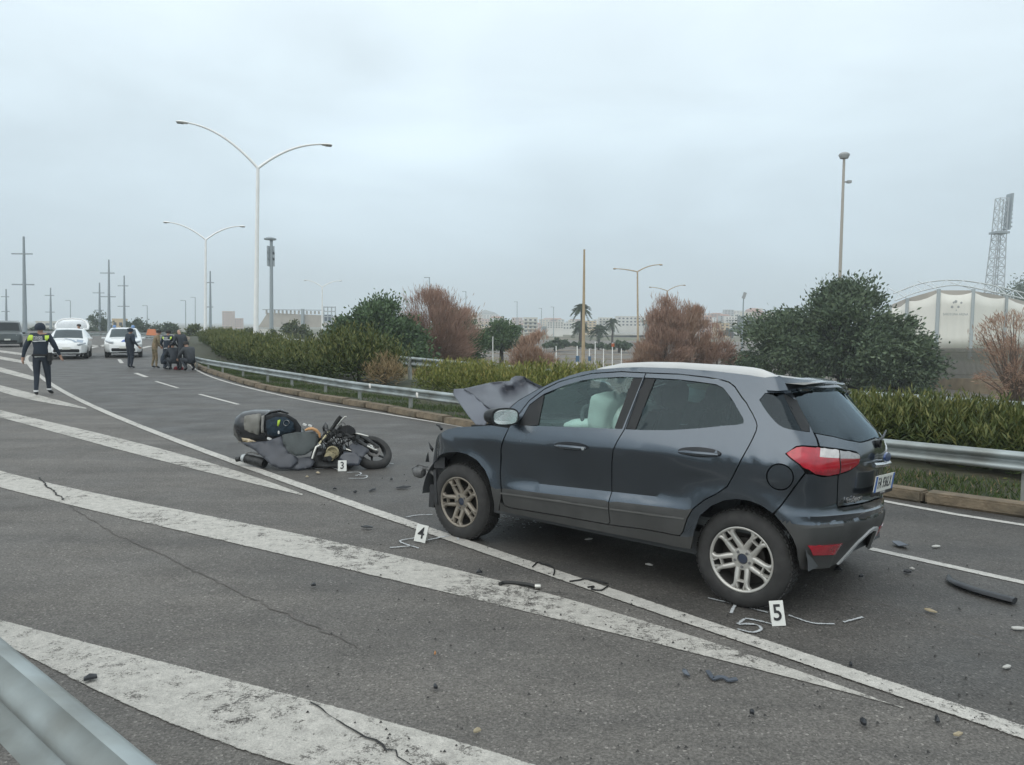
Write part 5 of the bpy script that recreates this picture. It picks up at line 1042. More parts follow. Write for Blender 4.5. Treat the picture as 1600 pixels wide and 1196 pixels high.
hood = crumple('bonnet', [(*zz(560, 318), .30), (*zz(700, 285), .2), (*zz(830, 255), .02), (*zz(940, 243), -.06), (*zz(1040, 238), -.10), (*zz(1062, 205), -.12), (*zz(1100, 185), -.12), (*zz(1150, 184), -.12), (*zz(1195, 192), -.12), (*zz(1222, 245), -.16), (*zz(1290, 280), -.22), (*zz(1352, 318), -.26), (*zz(1330, 375), .20), (*zz(1290, 405), .42), (*zz(1110, 515), .60), (*zz(1000, 580), .68), (*zz(905, 645), .74), (*zz(893, 535), .66), (*zz(870, 556), .60), (*zz(760, 470), .48), (*zz(660, 380), .36)], car, BON, 3, .013,
    back=[(*zz(960, 385), .22), (*zz(1000, 340), -.08), (*zz(1062, 268), .10), (*zz(1090, 262), -.10), (*zz(1180, 300), -.12), (*zz(1215, 300), .02), (*zz(1235, 350), .24), (*zz(1255, 330), -.02), (*zz(1100, 390), .10), (*zz(1100, 430), .40), (*zz(800, 480), .52), (*zz(1000, 480), .50), (*zz(1010, 430), .24), (*zz(780, 380), .26), (*zz(860, 330), .24), (*zz(880, 290), .02)], folds=[[(zz(1222, 245)[0], -zz(1222, 245)[1]), (zz(1255, 370)[0], -zz(1255, 370)[1])], [(zz(780, 480)[0], -zz(780, 480)[1]), (zz(1090, 430)[0], -zz(1090, 430)[1])], [(zz(860, 255)[0], -zz(860, 255)[1]), (zz(1000, 400)[0], -zz(1000, 400)[1])]])
crumple('bonnet_edge', [(*zz(460, 322), .36), (*zz(560, 316), .28), (*zz(660, 380), .36), (*zz(760, 470), .48), (*zz(872, 556), .60), (*zz(830, 620), .68), (*zz(785, 697), .74), (*zz(690, 692), .80), (*zz(610, 600), .70), (*zz(540, 500), .56), (*zz(452, 375), .38)], hood, mat('bonnet_flange_paint', (.095, .103, .125), .48, metal=.1, coat=.2, var=.06, vscale=5), 5, .004)
# far half of the folded bonnet, sloping away to the other fender
b = MB(); r1 = [lift(*zz(u, v), y) for u, v, y in ((560, 318, .30), (700, 285, .2), (830, 255, .02), (1040, 238, -.10), (1100, 187, -.12), (1195, 194, -.12), (1222, 247, -.16), (1352, 320, -.26))]
r3 = [(.22 - .1 * i, -.72 - .01 * i, .98 + .012 * i) for i in range(8)]; rows = []
for k in np.linspace(0, 1, 9): rows.append([tuple(np.array(a) * (1 - k) + np.array(c) * k + np.array([0, 0, .03 * math.sin(k * 9 + i) * math.sin(PI * k)])) for i, (a, c) in enumerate(zip(r1, r3))])
b.grid(rows); o = b.build('bonnet_half', BON, hood, 25); md = o.modifiers.new('t', 'SOLIDIFY'); md.thickness = .004
# engine bay, crushed front
b = MB()
b.box((.02, 0, .62), (.62, 1.36, .5)); b.box((-.32, 0, .93), (.2, 1.42, .26)); b.box((.05, .35, .9), (.3, .35, .14), rz=.2); b.box((.0, -.3, .9), (.4, .4, .12), rz=-.15)
b.lathe([(.0, .0), (.10, 0), (.10, .12), (0, .12)], 16, 'Z', (.1, .02, .86)); b.tube([(.2, .5, .9), (.1, .3, .98), (-.1, .1, .96), (-.25, -.2, .98)], .025, 8)
b.build('engine', mat('engine_black', (.022, .022, .022), .7, var=.4, vscale=9), car, 40)
b = MB()
for y in np.linspace(-.5, .5, 26): b.box((.345, y, .55), (.012, .012, .42))
b.box((.33, 0, .55), (.03, 1.1, .46)); b.box((.37, 0, .44), (.07, 1.15, .1), rz=.07); b.box((.37, .56, .5), (.14, .06, .16), rz=.3); b.box((.37, -.56, .5), (.14, .06, .16), rz=-.3)
b.build('radiator', mat('radiator_black', (.03, .03, .032), .6, metal=.3, var=.3, vscale=20), car, 30)
SH = mat('cracked_plastic', (.028, .029, .031), .6, var=.3, vscale=20)
b = MB(); r_ = random.Random(4)
for i in range(16):
    y = .80 - r_.uniform(0, .22); x = .30 + r_.uniform(-.06, .14); z = r_.uniform(.30, .86); s_ = r_.uniform(.03, .1)
    b.add([(x, y, z), (x + r_.uniform(-s_, s_), y + r_.uniform(-.03, .05), z + s_), (x + r_.uniform(-s_, s_), y + r_.uniform(-.05, .03), z + r_.uniform(-s_, s_)), (x + .02, y + .03, z)], [(0, 1, 2), (0, 1, 3), (1, 2, 3), (0, 2, 3)])
b.box((.30, .77, .70), (.10, .10, .24), rz=.5, taper=.7); b.box((.33, .72, .46), (.09, .12, .22), rz=.4)
b.build('broken_headlight', SH, car, 20)
b = MB(); q = lift(655, 738, .80); b.lathe([(0, -.06), (.035, -.055), (.052, -.02), (.05, .03), (.03, .06), (0, .065)], 14, 'X', q); q2 = lift(668, 732, .78)
b.tube([q, (q + q2) / 2 + np.array([0, 0, .02]), q2, lift(690, 752, .74)], .018, 8); b.tube([lift(644, 733, .8), lift(655, 726, .8), lift(668, 730, .79)], .008, 6)
b.build('fog_lamp', mat('scraped_grey_plastic', (.10, .10, .10), .5, var=.4, vscale=30), car, 50)
b = MB(); b.tube([lift(682, 664, .6), lift(687, 666, .6), lift(690, 671, .62)], [.006, .012, .014], 6); b.build('washer_nozzle', BLACK, car, 50)
b = MB()
b.box((.27, .84, .42), (.03, .03, .3), ry=.15); b.box((.335, .80, .33), (.05, .08, .2), rz=.3); b.build('splash_guard', SH, car)
# underbody and floor
b = MB(); b.box((-1.2, 0, .36), (2.0, 1.5, .16)); b.box((-2.52, 0, .44), (.9, 1.0, .2)); b.box((-2.88, 0, .5), (.2, 1.0, .16)); b.tube([(-2.9, -.4, .36), (-2.4, -.35, .33), (-1.2, -.2, .3)], .04, 8)
b.tube([(-2.519, -.7, .32), (-2.519, .7, .32)], .05, 8); b.tube([(0, -.7, .32), (0, .7, .32)], .05, 8)
b.build('underbody', DARKIN, car, 40)
# cabin
b = MB(); b.box((-1.55, 0, .52), (2.5, 1.56, .06)); b.box((-2.75, 0, .86), (.2, 1.3, .55)); b.box((-.82, 0, .93), (.34, 1.42, .22)); b.box((-.66, 0, 1.03), (.34, 1.36, .08)); b.box((-.95, .38, 1.05), (.16, .36, .08)); b.box((-1.2, 0, .7), (.7, .26, .24))
cb = b.build('dashboard', mat('dashboard_grey', (.10, .11, .112), .8, var=.15), car, 40, bev=.015)
def seat(y, x, name='seat'):
    b = MB(); rings = []
    for z, xf, xb, w in ((.60, .30, -.20, .24), (.72, .32, -.24, .25)): rings.append([(x + xf, y - w, z), (x + xf, y + w, z), (x + xb, y + w, z), (x + xb, y - w, z)])
    b.loft(rings); rings = []
    for t in np.linspace(0, 1, 7):
        z = .70 + .55 * t; xx = x - .20 - .17 * t; w = .25 - .05 * t ** 2; th = .14 - .05 * t; rings.append([(xx + th * .6, y - w * .7, z), (xx + th * .8, y - w, z), (xx - th * .4, y - w * .9, z), (xx - th * .4, y + w * .9, z), (xx + th * .8, y + w, z), (xx + th * .6, y + w * .7, z)])
    b.loft(rings); o = b.build(name, FABR, car, 50, bev=.02)
    b = MB(); rings = []
    for t in np.linspace(0, 1, 6):
        z = 1.25 + .22 * t; w = .13 * math.sqrt(max(.08, 1 - (2 * t - 1) ** 4)); xx = x - .40 - .02 * t; rings.append([(xx + .05, y - w, z), (xx + .05, y + w, z), (xx - .05, y + w, z), (xx - .05, y - w, z)])
    b.loft(rings); b.tube([(x - .39, y - .06, 1.2), (x - .39, y - .06, 1.28)], .008, 6); b.tube([(x - .39, y + .06, 1.2), (x - .39, y + .06, 1.28)], .008, 6); b.build('headrest', FABR, o, 50, bev=.025)
for y in (.38, -.38): seat(y, -1.33); seat(y, -2.18, 'rear_seat')
b = MB(); n = 28; a = [(.19 * math.cos(t), .19 * math.sin(t), 0) for t in np.linspace(0, 2 * PI, n)]; b.tube(a, .016, 8, cap=False); b.tube([(-.18, 0, 0), (0, 0, -.03), (.18, 0, 0)], .018, 6); b.tube([(0, -.18, 0), (0, 0, -.03)], .018, 6)
sw = b.build('steering_wheel', DARKIN, car, 60); sw.matrix_basis = Matrix.Translation((-1.06, .38, 1.06)) @ Matrix.Rotation(math.radians(-62), 4, 'Y') @ Matrix.Rotation(PI / 2, 4, 'Z')
def cushion(name, c, r, seed, rz=0, ry=0, n=2.6):
    b = MB(); rr = np.random.default_rng(seed); ph = rr.uniform(0, 6, 5); rows = []
    for i, u in enumerate(np.linspace(-PI / 2, PI / 2, 15)):
        row = []
        for v in np.linspace(0, 2 * PI, 24, endpoint=False):
            f = lambda w, k: math.copysign(abs(w) ** k, w); e_ = 2 / n
            k = 1 + .05 * math.sin(3 * v + ph[0]) + .05 * math.sin(5 * u + ph[1]) + .03 * math.sin(7 * v + 4 * u + ph[2])
            row.append(Vector((r[0] * f(math.cos(u), e_) * f(math.cos(v), e_) * k, r[1] * f(math.cos(u), e_) * f(math.sin(v), e_) * k, r[2] * f(math.sin(u), e_) * k)))
        rows.append(row)
    b.loft(rows); o = b.build(name, AIRB, car, 70); o.matrix_basis = Matrix.Translation(c) @ Matrix.Rotation(rz, 4, 'Z') @ Matrix.Rotation(ry, 4, 'Y'); return o
cushion('airbag', (-1.19, .40, 1.19), (.13, .235, .16), 1, .1, -.2, 3.4); cushion('airbag', (-1.0, .46, 1.07), (.16, .16, .05), 2, .3, .1); cushion('airbag', (-1.12, -.38, 1.13), (.2, .26, .14), 3, 0, -.3, 3); cushion('airbag', (-1.33, .44, 1.12), (.06, .1, .14), 5, 0, .2, 3)
b = MB(); b.tube([(-1.60, .30, 1.40), (-1.45, .1, 1.37), (-1.3, -.2, 1.32), (-1.15, -.5, 1.25)], [.03, .06, .06, .04], 10, flat=.5); b.build('airbag', AIRB, car, 60)
b = MB(); b.box((-1.0, 0, 1.43), (.03, .22, .07), ry=.3); b.tube([(-.96, 0, 1.43), (-.9, 0, 1.47)], .012, 6); b.build('interior_mirror', BLACK, car, bev=.01)
b = MB(); rows = [[(-s, float(P(s, float(roofz(s)))[1]) * k * .94, float(roofz(s)) - .03 + .03 * (1 - k * k)) for k in np.linspace(1, -1, 9)] for s in np.linspace(1.36, 2.8, 12)]; b.grid(rows); b.build('headliner', mat('headliner_grey', (.22, .22, .21), .95), car, 60)
# door mirrors
for sg in (1, -1):
    cx_, cy_, cz_ = tobody((-.62, .985, 1.128)); b = MB(); rings = []
    for t in np.linspace(0, 1, 8):
        k = math.sqrt(max(.02, 1 - t ** 2.2)); rings.append([(cx_ - .03 + .17 * t + .30 * .125 * k * math.copysign(abs(math.cos(a)) ** .7, math.cos(a)) + .2 * .07 * math.sin(a), sg * (cy_ + .125 * k * math.copysign(abs(math.cos(a)) ** .7, math.cos(a))), cz_ + .07 * k * math.copysign(abs(math.sin(a)) ** .7, math.sin(a)) - .01 * math.cos(a)) for a in np.linspace(0, 2 * PI, 20, endpoint=False)])
    b.loft(rings); mo = b.build('door_mirror', BLACK, car, 50)
    b = MB(); b.add([(cx_ - .034 + .30 * .108 * math.copysign(abs(math.cos(a)) ** .7, math.cos(a)) + .2 * .056 * math.sin(a), sg * (cy_ + .108 * math.copysign(abs(math.cos(a)) ** .7, math.cos(a))), cz_ + .056 * math.copysign(abs(math.sin(a)) ** .7, math.sin(a)) - .01 * math.cos(a)) for a in np.linspace(0, 2 * PI, 24, endpoint=False)], [tuple(range(24))]); b.build('mirror_glass', mat('mirror', (.80, .80, .76), .22, metal=1), mo)
    b = MB(); b.tube([(-.66, sg * .84, 1.07), (-.64, sg * .90, 1.075), (-.62, sg * .95, 1.09)], [.035, .028, .03], 10); b.build('mirror_arm', BLACK, mo, 60)
# ---- wheels
def wheel(loc, sg, alloy, rot, steer=0):
    w = link('wheel', None, car); w.location = tobody(np.array(loc)); w.rotation_euler = (-CLEAN, 0, steer)
    o_ = lambda h: h * sg
    prof = [(.200, -.10), (.222, -.108), (.26, -.112), (.295, -.105), (.316, -.086), (.3245, -.06), (.3262, -.03), (.3262, .03), (.3245, .06), (.316, .086), (.295, .105), (.26, .112), (.232, .110), (.222, .104), (.216, .094)]
    b = MB(); b.lathe([(r, o_(h)) for r, h in prof], 56, 'Y')
    for k in range(56):
        for h in (-.066, -.033, 0, .033, .066):
            a = 2 * PI * (k + (.5 if abs(h) < .04 else 0)) / 56; b.box((.3262 * math.cos(a), h, .3262 * math.sin(a)), (.007, .024, .024), ry=-a)
    b.build('tyre', RUB, w, 50)
    b = MB(); b.lathe([(r, o_(h)) for r, h in [(.216, .09), (.2175, .101), (.213, .104), (.204, .100), (.199, .088)]], 56, 'Y'); rim = b.build('rim', alloy, w, 60)
    b = MB(); b.lathe([(r, o_(h)) for r, h in [(.200, .086), (.196, .03), (.19, -.09)]], 56, 'Y'); b.build('rim_barrel', mat('barrel_shade', (.06, .058, .055), .6, metal=.3), w, 60)  # alloy barrel coloured dark for the shade behind the spokes
    b = MB()
    def spoke(pts, w0, w1, d0=.03):
        pts = np.asarray(pts); k = len(pts); rings = []
        for i, (r, a) in enumerate(pts):
            x, z = r * math.cos(a), r * math.sin(a); r2, a2 = pts[min(i + 1, k - 1)]; r1, a1 = pts[max(i - 1, 0)]
            t = Vector((r2 * math.cos(a2) - r1 * math.cos(a1), 0, r2 * math.sin(a2) - r1 * math.sin(a1))).normalized(); nn = Vector((-t.z, 0, t.x)); wd = w0 + (w1 - w0) * i / (k - 1)
            h = np.interp(r, [.04, .08, .14, .19, .21], [.068, .078, .092, .097, .096]); c = Vector((x, 0, z))
            rings.append([c + nn * wd * .5 + Vector((0, o_(h - .028), 0)), c + nn * wd * .42 + Vector((0, o_(h - .006), 0)), c + nn * wd * .2 + Vector((0, o_(h), 0)), c - nn * wd * .2 + Vector((0, o_(h), 0)), c - nn * wd * .42 + Vector((0, o_(h - .006), 0)), c - nn * wd * .5 + Vector((0, o_(h - .028), 0))])
        b.loft(rings)
    for k in range(5):
        c = rot + 2 * PI * k / 5
        for s_ in (1, -1):
            cur = [(r, c + s_ * np.interp(r, [.045, .08, .12, .16, .19, .205], [.10, .23, .35, .42, .40, .33])) for r in np.linspace(.045, .206, 10)]
            spoke(cur, .043, .029)
            fk = [(r, c + s_ * np.interp(r, [.145, .16, .18, .206], [.365, .47, .50, .47 + .02])) for r in np.linspace(.145, .206, 6)]
            spoke([(.15, c + s_ * .42), (.150, c + s_ * .50), (.148, c + s_ * .55), (.148, c + s_ * .63)], .018, .016)
            spoke([(.155, c + s_ * .42), (.175, c + s_ * .48), (.19, c + s_ * .515), (.206, c + s_ * .53)], .017, .015)
    b.lathe([(r, o_(h)) for r, h in [(.07, .03), (.079, .055), (.074, .074), (.036, .076), (.034, .06)]], 30, 'Y')
    b.build('spokes', alloy, w, 50)
    b = MB(); b.lathe([(r, o_(h)) for r, h in [(0, .072), (.02, .0725), (.031, .070), (.034, .062)]], 24, 'Y'); b.build('hub_cap', mat('hub_blue', (.02, .03, .055), .3, coat=1), w, 50)
    b = MB(); b.lathe([(r, o_(h)) for r, h in [(0, .085), (.008, .085), (.0095, .075), (.0095, .06)]], 10, 'Y'); nm = b.mesh('wheel_nut', mat('nut_steel', (.25, .25, .25), .4, metal=.8), 40)
    for k in range(5):
        a = rot + .63 + 2 * PI * k / 5; o = link('wheel_nut', nm, w); o.location = (.052 * math.cos(a), 0, .052 * math.sin(a))
    b = MB(); b.lathe([(r, o_(h)) for r, h in [(.02, .02), (.13, .02), (.135, .0), (.135, -.02)]], 30, 'Y'); b.lathe([(r, o_(h)) for r, h in [(0, -.05), (.2, -.05)]], 30, 'Y'); b.build('brake_disc', mat('brake_steel', (.06, .055, .05), .5, metal=.6), w, 40)
    return w
wheel((0, .715, .326), 1, ALLOYD, .55, .0); wheel((-2.519, .715, .326), 1, ALLOY, .32); wheel((0, -.715, .326), -1, ALLOYD, .2); wheel((-2.519, -.715, .326), -1, ALLOY, .9)
# ------------------------------------------------------------------ the fallen scooter
SO = np.array([-2.62, 10.15, 0.])
sco = thing('fallen_scooter', 'wrecked dark scooter lying on its side with its seat box open', 'scooter', tuple(SO))
def S(px, py, d=0.): return np.array(at(px, py, SO[1] - d)) - SO          # d: towards the viewer
SBLK = mat('scooter_black_gloss', (.018, .019, .021), .3, coat=.4, var=.2, vscale=6); SGR = mat('scooter_grey_panel', (.06, .064, .076), .5, var=.12, vscale=8); SGR2 = mat('scooter_floor_panel', (.058, .068, .068), .65, var=.12, vscale=8, bump=.2, bscale=60)
SEAT = mat('worn_grey_vinyl', (.19, .185, .165), .55, var=.15, vscale=6); MECH = mat('greasy_metal', (.035, .036, .036), .5, metal=.4, var=.5, vscale=25); STEEL = mat('bare_steel', (.55, .54, .50), .35, metal=.8); AMB = mat('amber_plastic', (.55, .30, .13), .45, var=.2, vscale=9)
b = MB(); rings = []
for px, c, hh, dp in ((371.5, 684, 5, .05), (373, 678, 14, .13), (378, 672, 22, .19), (388, 669, 26, .23), (404, 668, 27.5, .25), (424, 669, 28, .25), (444, 674, 27, .24), (462, 680, 23, .2), (474, 684, 17, .14)):
    q = S(px, c); h = hh / 119.; rings.append([(q[0] - .05 * math.sin(a), -dp * math.copysign(abs(math.cos(a)) ** .75, math.cos(a)), max(.03, q[2] + h * math.copysign(abs(math.sin(a)) ** .75, math.sin(a)))) for a in np.linspace(0, 2 * PI, 26, endpoint=False)])
b.loft(rings); b.build('tail_body', SBLK, sco, 50)
def plate(name, pts, m, th=.012, parent=None, puff=0., seed=0):
    """panel through 3D outline points (px, py, depth), gently domed"""
    ol = np.array([(p[0], -p[1]) for p in pts]); ov, fs = fill(ol, step=4.2, gap=0); dv = np.array([p[2] for p in pts]); vs = []
    for q in ov:
        w = 1 / (np.hypot(*(ol - q).T) ** 2 + .5); e_ = np.hypot(*(ol - q).T).min(); vs.append(S(q[0], -q[1], (w * dv).sum() / w.sum() + puff * min(1, e_ / 10)))
    b = MB(); b.add(vs, fs); o = b.build(name, m, parent or sco, 50); md = o.modifiers.new('t', 'SOLIDIFY'); md.thickness = th; md.offset = 0; return o
plate('seat', [(383, 651, .235), (396, 648, .24), (408, 647.5, .25), (406, 664, .27), (405, 679, .26), (394, 676, .25), (383, 671.5, .23), (382, 660, .23)], SEAT, .03, puff=.03)
plate('seat_edge', [(409, 650, .28), (413, 649, .28), (412, 664, .29), (412.5, 677, .28), (408, 676, .28), (408.5, 662, .285)], mat('pale_trim', (.25, .245, .23), .45), .015)
plate('storage_well', [(414, 650, .262), (430, 645, .262), (448, 647, .26), (463, 656, .255), (471, 668, .25), (470, 681, .25), (452, 684, .262), (432, 686, .265), (418, 684, .265), (413, 668, .265)], mat('well_black', (.012, .014, .017), .7), .01)
b = MB()
cloth = plate('jacket', [(416, 658, .275), (430, 652, .28), (446, 652, .28), (458, 660, .275), (461, 672, .275), (448, 679, .28), (430, 683, .285), (418, 678, .28)], mat('navy_jacket_cloth', (.014, .028, .042), .9, var=.4, vscale=16, bump=.8, bscale=24), .02, puff=.045)
HV = mat('hi_vis_yellow', (.42, .58, .06), .7); plate('hi_vis_strip', [(434, 657, .335), (438, 656, .335), (437, 662, .34), (435, 667, .335), (433, 665, .335)], HV, .006, cloth); plate('hi_vis_strip', [(417, 664, .30), (424, 665, .31), (423.5, 667, .31), (417, 666, .30)], HV, .006, cloth)
b = MB(); q = S(447.5, 661, .33); b.lathe([(0, .03), (.02, .026), (.034, .01), (.036, -.01)], 16, 'Y', q); o = b.build('white_roll', mat('white_cloth', (.70, .70, .68), .8), sco, 50)
for px, py, w, h, d in ((435.5, 676, .02, .04, .34), (421, 686, .06, .03, .30), (476, 664, .05, .03, .2), (484.5, 665.5, .05, .028, .2)):
    b = MB(); q = S(px, py, d); b.box(q, (w, .02, h), ry=.35 if w > .04 else 0); b.build('white_clip', mat('white_plastic', (.68, .68, .66), .5), sco, bev=.004)
b = MB(); b.tube([S(414, 650, .2), S(424, 644, .24), S(438, 642, .24), S(451, 646, .22)], [.02, .035, .035, .02], 8, flat=.6); b.build('seat_hinge_cover', SBLK, sco, 50)
plate('tail_lamp', [(378, 684, .2), (390, 686, .25), (401, 690.5, .26), (392, 692, .26), (380, 690, .2)], mat('tan_lens', (.42, .33, .20), .25, coat=1), .02)
plate('tail_trim', [(371, 668, .1), (374, 668, .14), (377, 691, .16), (373.5, 691, .1)], mat('pale_trim2', (.42, .40, .35), .4), .02)
plate('side_panel', [(377.5, 692, .2), (396, 691, .28), (416, 690, .31), (440, 682, .34), (444, 696, .38), (451, 707, .42), (463, 715, .44), (465, 724, .46), (452, 733, .52), (439, 733, .52), (425, 728, .50), (409, 713, .42), (399, 704, .34), (386, 697, .26)], SGR, .02, puff=.03)
plate('floor_panel', [(441, 681, .35), (455, 677, .32), (474, 675.5, .30), (492, 675, .26), (498, 684, .28), (497, 692, .32), (490, 703, .37), (477, 711, .43), (463, 713, .45), (451, 706, .43), (444, 695, .39)], SGR2, .025, puff=.025)
plate('lower_cover', [(444, 697, .36), (452, 708, .40), (466, 716, .42), (484, 714, .38), (492, 722, .40), (486, 731, .46), (466, 735, .5), (450, 733, .5), (440, 715, .4)], SGR, .03)
b = MB(); b.tube([S(477, 672.5, .3), S(482, 670.5, .3), S(488, 670, .3), S(494, 672.5, .3), S(499, 678, .3), S(500, 684, .3)], [.012, .018, .02, .02, .018, .012], 8); b.build('amber_trim', AMB, sco, 60)
b = MB(); q0, q1 = S(382, 716, .22), S(414, 724, .34); b.tube([q0, q0 * .6 + q1 * .4, q1], [.055, .062, .062], 16); mu = b.build('silencer', MECH, sco, 40)
b = MB(); d_ = (q1 - q0) / np.linalg.norm(q1 - q0); b.tube([q0 - d_ * .03, q0 + d_ * .03], [.045, .066], 16); b.build('silencer_cap', mat('dull_alloy', (.50, .52, .52), .45, metal=.3, var=.3, vscale=30), mu, 40)
b = MB(); b.tube([q0 - d_ * .034, q0 - d_ * .026], [.022, .022], 12); b.tube([S(370, 718, .2), S(376, 717, .22)], [.035, .03], 10); b.build('silencer_outlet', MECH, mu, 40)
b = MB(); b.tube([S(384, 707.5, .15), S(394, 707, .22), S(404, 710, .28)], .02, 6, flat=.4); b.build('silencer_shield', mat('pale_trim', (.25, .245, .23), .45), mu, 40)
# engine and steering wreckage
b = MB(); r_ = random.Random(3)
for i in range(30):
    px, py = r_.uniform(497, 556), r_.uniform(680, 728); q = S(px, py, r_.uniform(.05, .38)); k = r_.random()
    if k < .45: b.box(q, (r_.uniform(.04, .13), r_.uniform(.04, .12), r_.uniform(.04, .12)), r_.uniform(0, 3), r_.uniform(0, 3), r_.uniform(0, 3), r_.uniform(.5, 1))
    else: e_ = q + np.array([r_.uniform(-.14, .14), r_.uniform(-.1, .1), r_.uniform(-.1, .1)]); b.tube([q, e_], r_.uniform(.012, .04), 8)
b.loft([[(S(490, 712)[0], y, .03), (S(556, 712)[0], y, .03), (S(552, 694)[0], y * .8, .24), (S(498, 694)[0], y * .8, .26)] for y in (-.34, -.1, .1)])
tag(b.build('engine', MECH, sco, 30, bev=.004), kind='stuff')
b = MB()
for i in range(14):
    p = [S(r_.uniform(500, 550), r_.uniform(664, 715), r_.uniform(.2, .4)) for _ in range(4)]; b.tube(catrom(p, 5), r_.uniform(.004, .008), 5)
tag(b.build('cables', mat('cable_black', (.02, .02, .02), .6), sco, 60), kind='stuff')
b = MB(); b.tube([S(499, 694, .36), S(515, 674, .30)], .017, 8); b.build('stay_rod', mat('brass_rod', (.48, .43, .27), .4, metal=.5), sco, 60)
b = MB(); b.tube([S(501, 695.5, .37), S(494, 699, .4), S(491, 707, .42), S(488, 717, .44)], .017, 8); b.build('side_stand', STEEL, sco, 60)
b = MB(); b.lathe([(0, .02), (.07, .015), (.085, -.01), (.07, -.03)], 18, 'Y', S(520, 707, .36)); b.box(S(516, 712, .37), (.12, .03, .09), ry=.5); b.build('engine_cover', mat('ochre_alloy', (.40, .35, .22), .6, metal=.2, var=.4, vscale=20), sco, 40)
b = MB(); b.tube([S(512, 680, .2), S(521, 667, .2), S(527, 658, .22)], [.03, .025, .02], 8); hb = b.build('handlebar', MECH, sco, 50)
b = MB(); b.tube([S(523, 664, .22), S(528, 657, .22), S(532.5, 651, .22)], [.026, .028, .024], 10); b.build('grip', mat('grip_rubber', (.018, .018, .018), .8), hb, 50)
b = MB(); b.tube([S(527.5, 665.5, .28), S(533, 658, .3), S(539, 651.5, .3), S(541.5, 652, .3)], [.012, .01, .01, .014], 6); b.tube([S(530, 664, .28), S(534, 656, .28)], .01, 6); b.build('brake_lever', STEEL, hb, 50)
plate('windshield_stub', [(504, 668, .15), (509, 660, .15), (512, 664, .17), (514, 676, .2), (506, 681, .2)], SBLK, .015)
b = MB(); b.loft([[tuple(S(px, py, d)) for px, py in ((528, 668), (545, 664), (555, 670), (556, 678), (540, 682), (527, 679))] for d in (.12, .26)]); b.build('headlamp_shell', SBLK, sco, 40, bev=.012)
b = MB(); b.tube([S(541, 679, .24), S(560, 690, .26), S(590, 708, .3)], [.03, .028, .024], 10); b.tube([S(543, 673, .08), S(566, 683, .1), S(592, 700, .12)], [.03, .028, .024], 10); b.build('fork', MECH, sco, 60)
b = MB(); b.tube([S(550, 676.5, .2), S(562, 678.5, .2), S(575.5, 682, .2)], [.014, .016, .012], 8, flat=.7); b.build('fender_stay', STEEL, sco, 60)
b = MB(); b.tube([S(541, 702, .36), S(550, 705, .37)], .012, 6); b.tube([S(574, 697, .3), S(583, 702, .32), S(588, 704, .32)], .01, 6); b.build('brake_pipe', STEEL, sco, 60)
fw = link('front_wheel', None, sco); wc = S(581, 707.5, .16); ax = Vector((.38, -.56, .72)).normalized(); fw.matrix_basis = Matrix.Translation(wc) @ ax.to_track_quat('Y', 'Z').to_matrix().to_4x4()
b = MB(); b.lathe([(.175, -.05), (.21, -.062), (.245, -.05), (.262, -.02), (.264, 0), (.262, .02), (.245, .05), (.21, .062), (.175, .05)], 40, 'Y'); b.build('tyre', RUB, fw, 50)
b = MB(); b.lathe([(.178, -.045), (.165, -.03), (.165, .03), (.178, .045)], 40, 'Y')
for k in range(5): a = 2 * PI * k / 5; b.tube([(.03 * math.cos(a), 0, .03 * math.sin(a)), (.168 * math.cos(a), 0, .168 * math.sin(a))], [.018, .012], 6)
b.lathe([(0, .05), (.035, .05), (.04, -.05), (0, -.05)], 16, 'Y'); b.build('rim', mat('black_rim', (.025, .025, .026), .4, metal=.3), fw, 50)
b = MB(); b.lathe([(.06, .056), (.11, .056), (.11, .06), (.06, .06)], 30, 'Y'); b.build('brake_disc', mat('disc_steel', (.16, .15, .14), .4, metal=.7), fw, 50)
b = MB(); b.box((.02, .07, .03), (.05, .03, .07), rz=.3); b.box((-.03, .075, -.02), (.03, .02, .03)); b.build('caliper', STEEL, fw, bev=.005)
plate('front_mudguard', [(552, 690, .3), (562, 688, .22), (580, 698, .2), (576, 706, .33), (566, 716, .42), (553, 712, .42), (546, 700, .38)], SGR, .012)
plate('broken_apron', [(538, 706, .4), (556, 708, .42), (566, 718, .44), (560, 728, .48), (540, 728, .48), (530, 718, .44)], mat('apron_blue_black', (.03, .035, .05), .4, coat=.5), .015)
# ------------------------------------------------------------------ people
SKIN = mat('skin', (.42, .25, .18), .55); NAVY = mat('navy_uniform', (.020, .030, .045), .85, var=.15, vscale=12, bump=.4, bscale=18); NAVYT = mat('navy_trousers', (.022, .030, .044), .85, var=.15, vscale=12, bump=.4, bscale=14); SHOE = mat('black_shoe', (.012, .012, .013), .45); HAIR = mat('dark_hair', (.018, .015, .013), .7)
CAMO = mat('camouflage_cloth', (.26, .19, .12), .9, col2=(.15, .13, .075), cscale=7, var=.25, vscale=13); DARKC = mat('dark_jacket', (.028, .034, .042), .8, var=.2, vscale=10, bump=.4, bscale=16); SILVB = mat('reflective_band', (.58, .60, .60), .4); CUFF = mat('white_cuff', (.7, .7, .7), .6); GREYJ = mat('grey_black_jacket', (.045, .05, .055), .85, var=.25, vscale=8, bump=.5, bscale=14)
RAD = dict(pel=.135, sp=.128, ch=.15, nk=.058, hd=.098, ht=.062, sh=.078, el=.053, wr=.034, pm=.036, hp=.098, kn=.064, an=.046, to=.042, ns=.016)
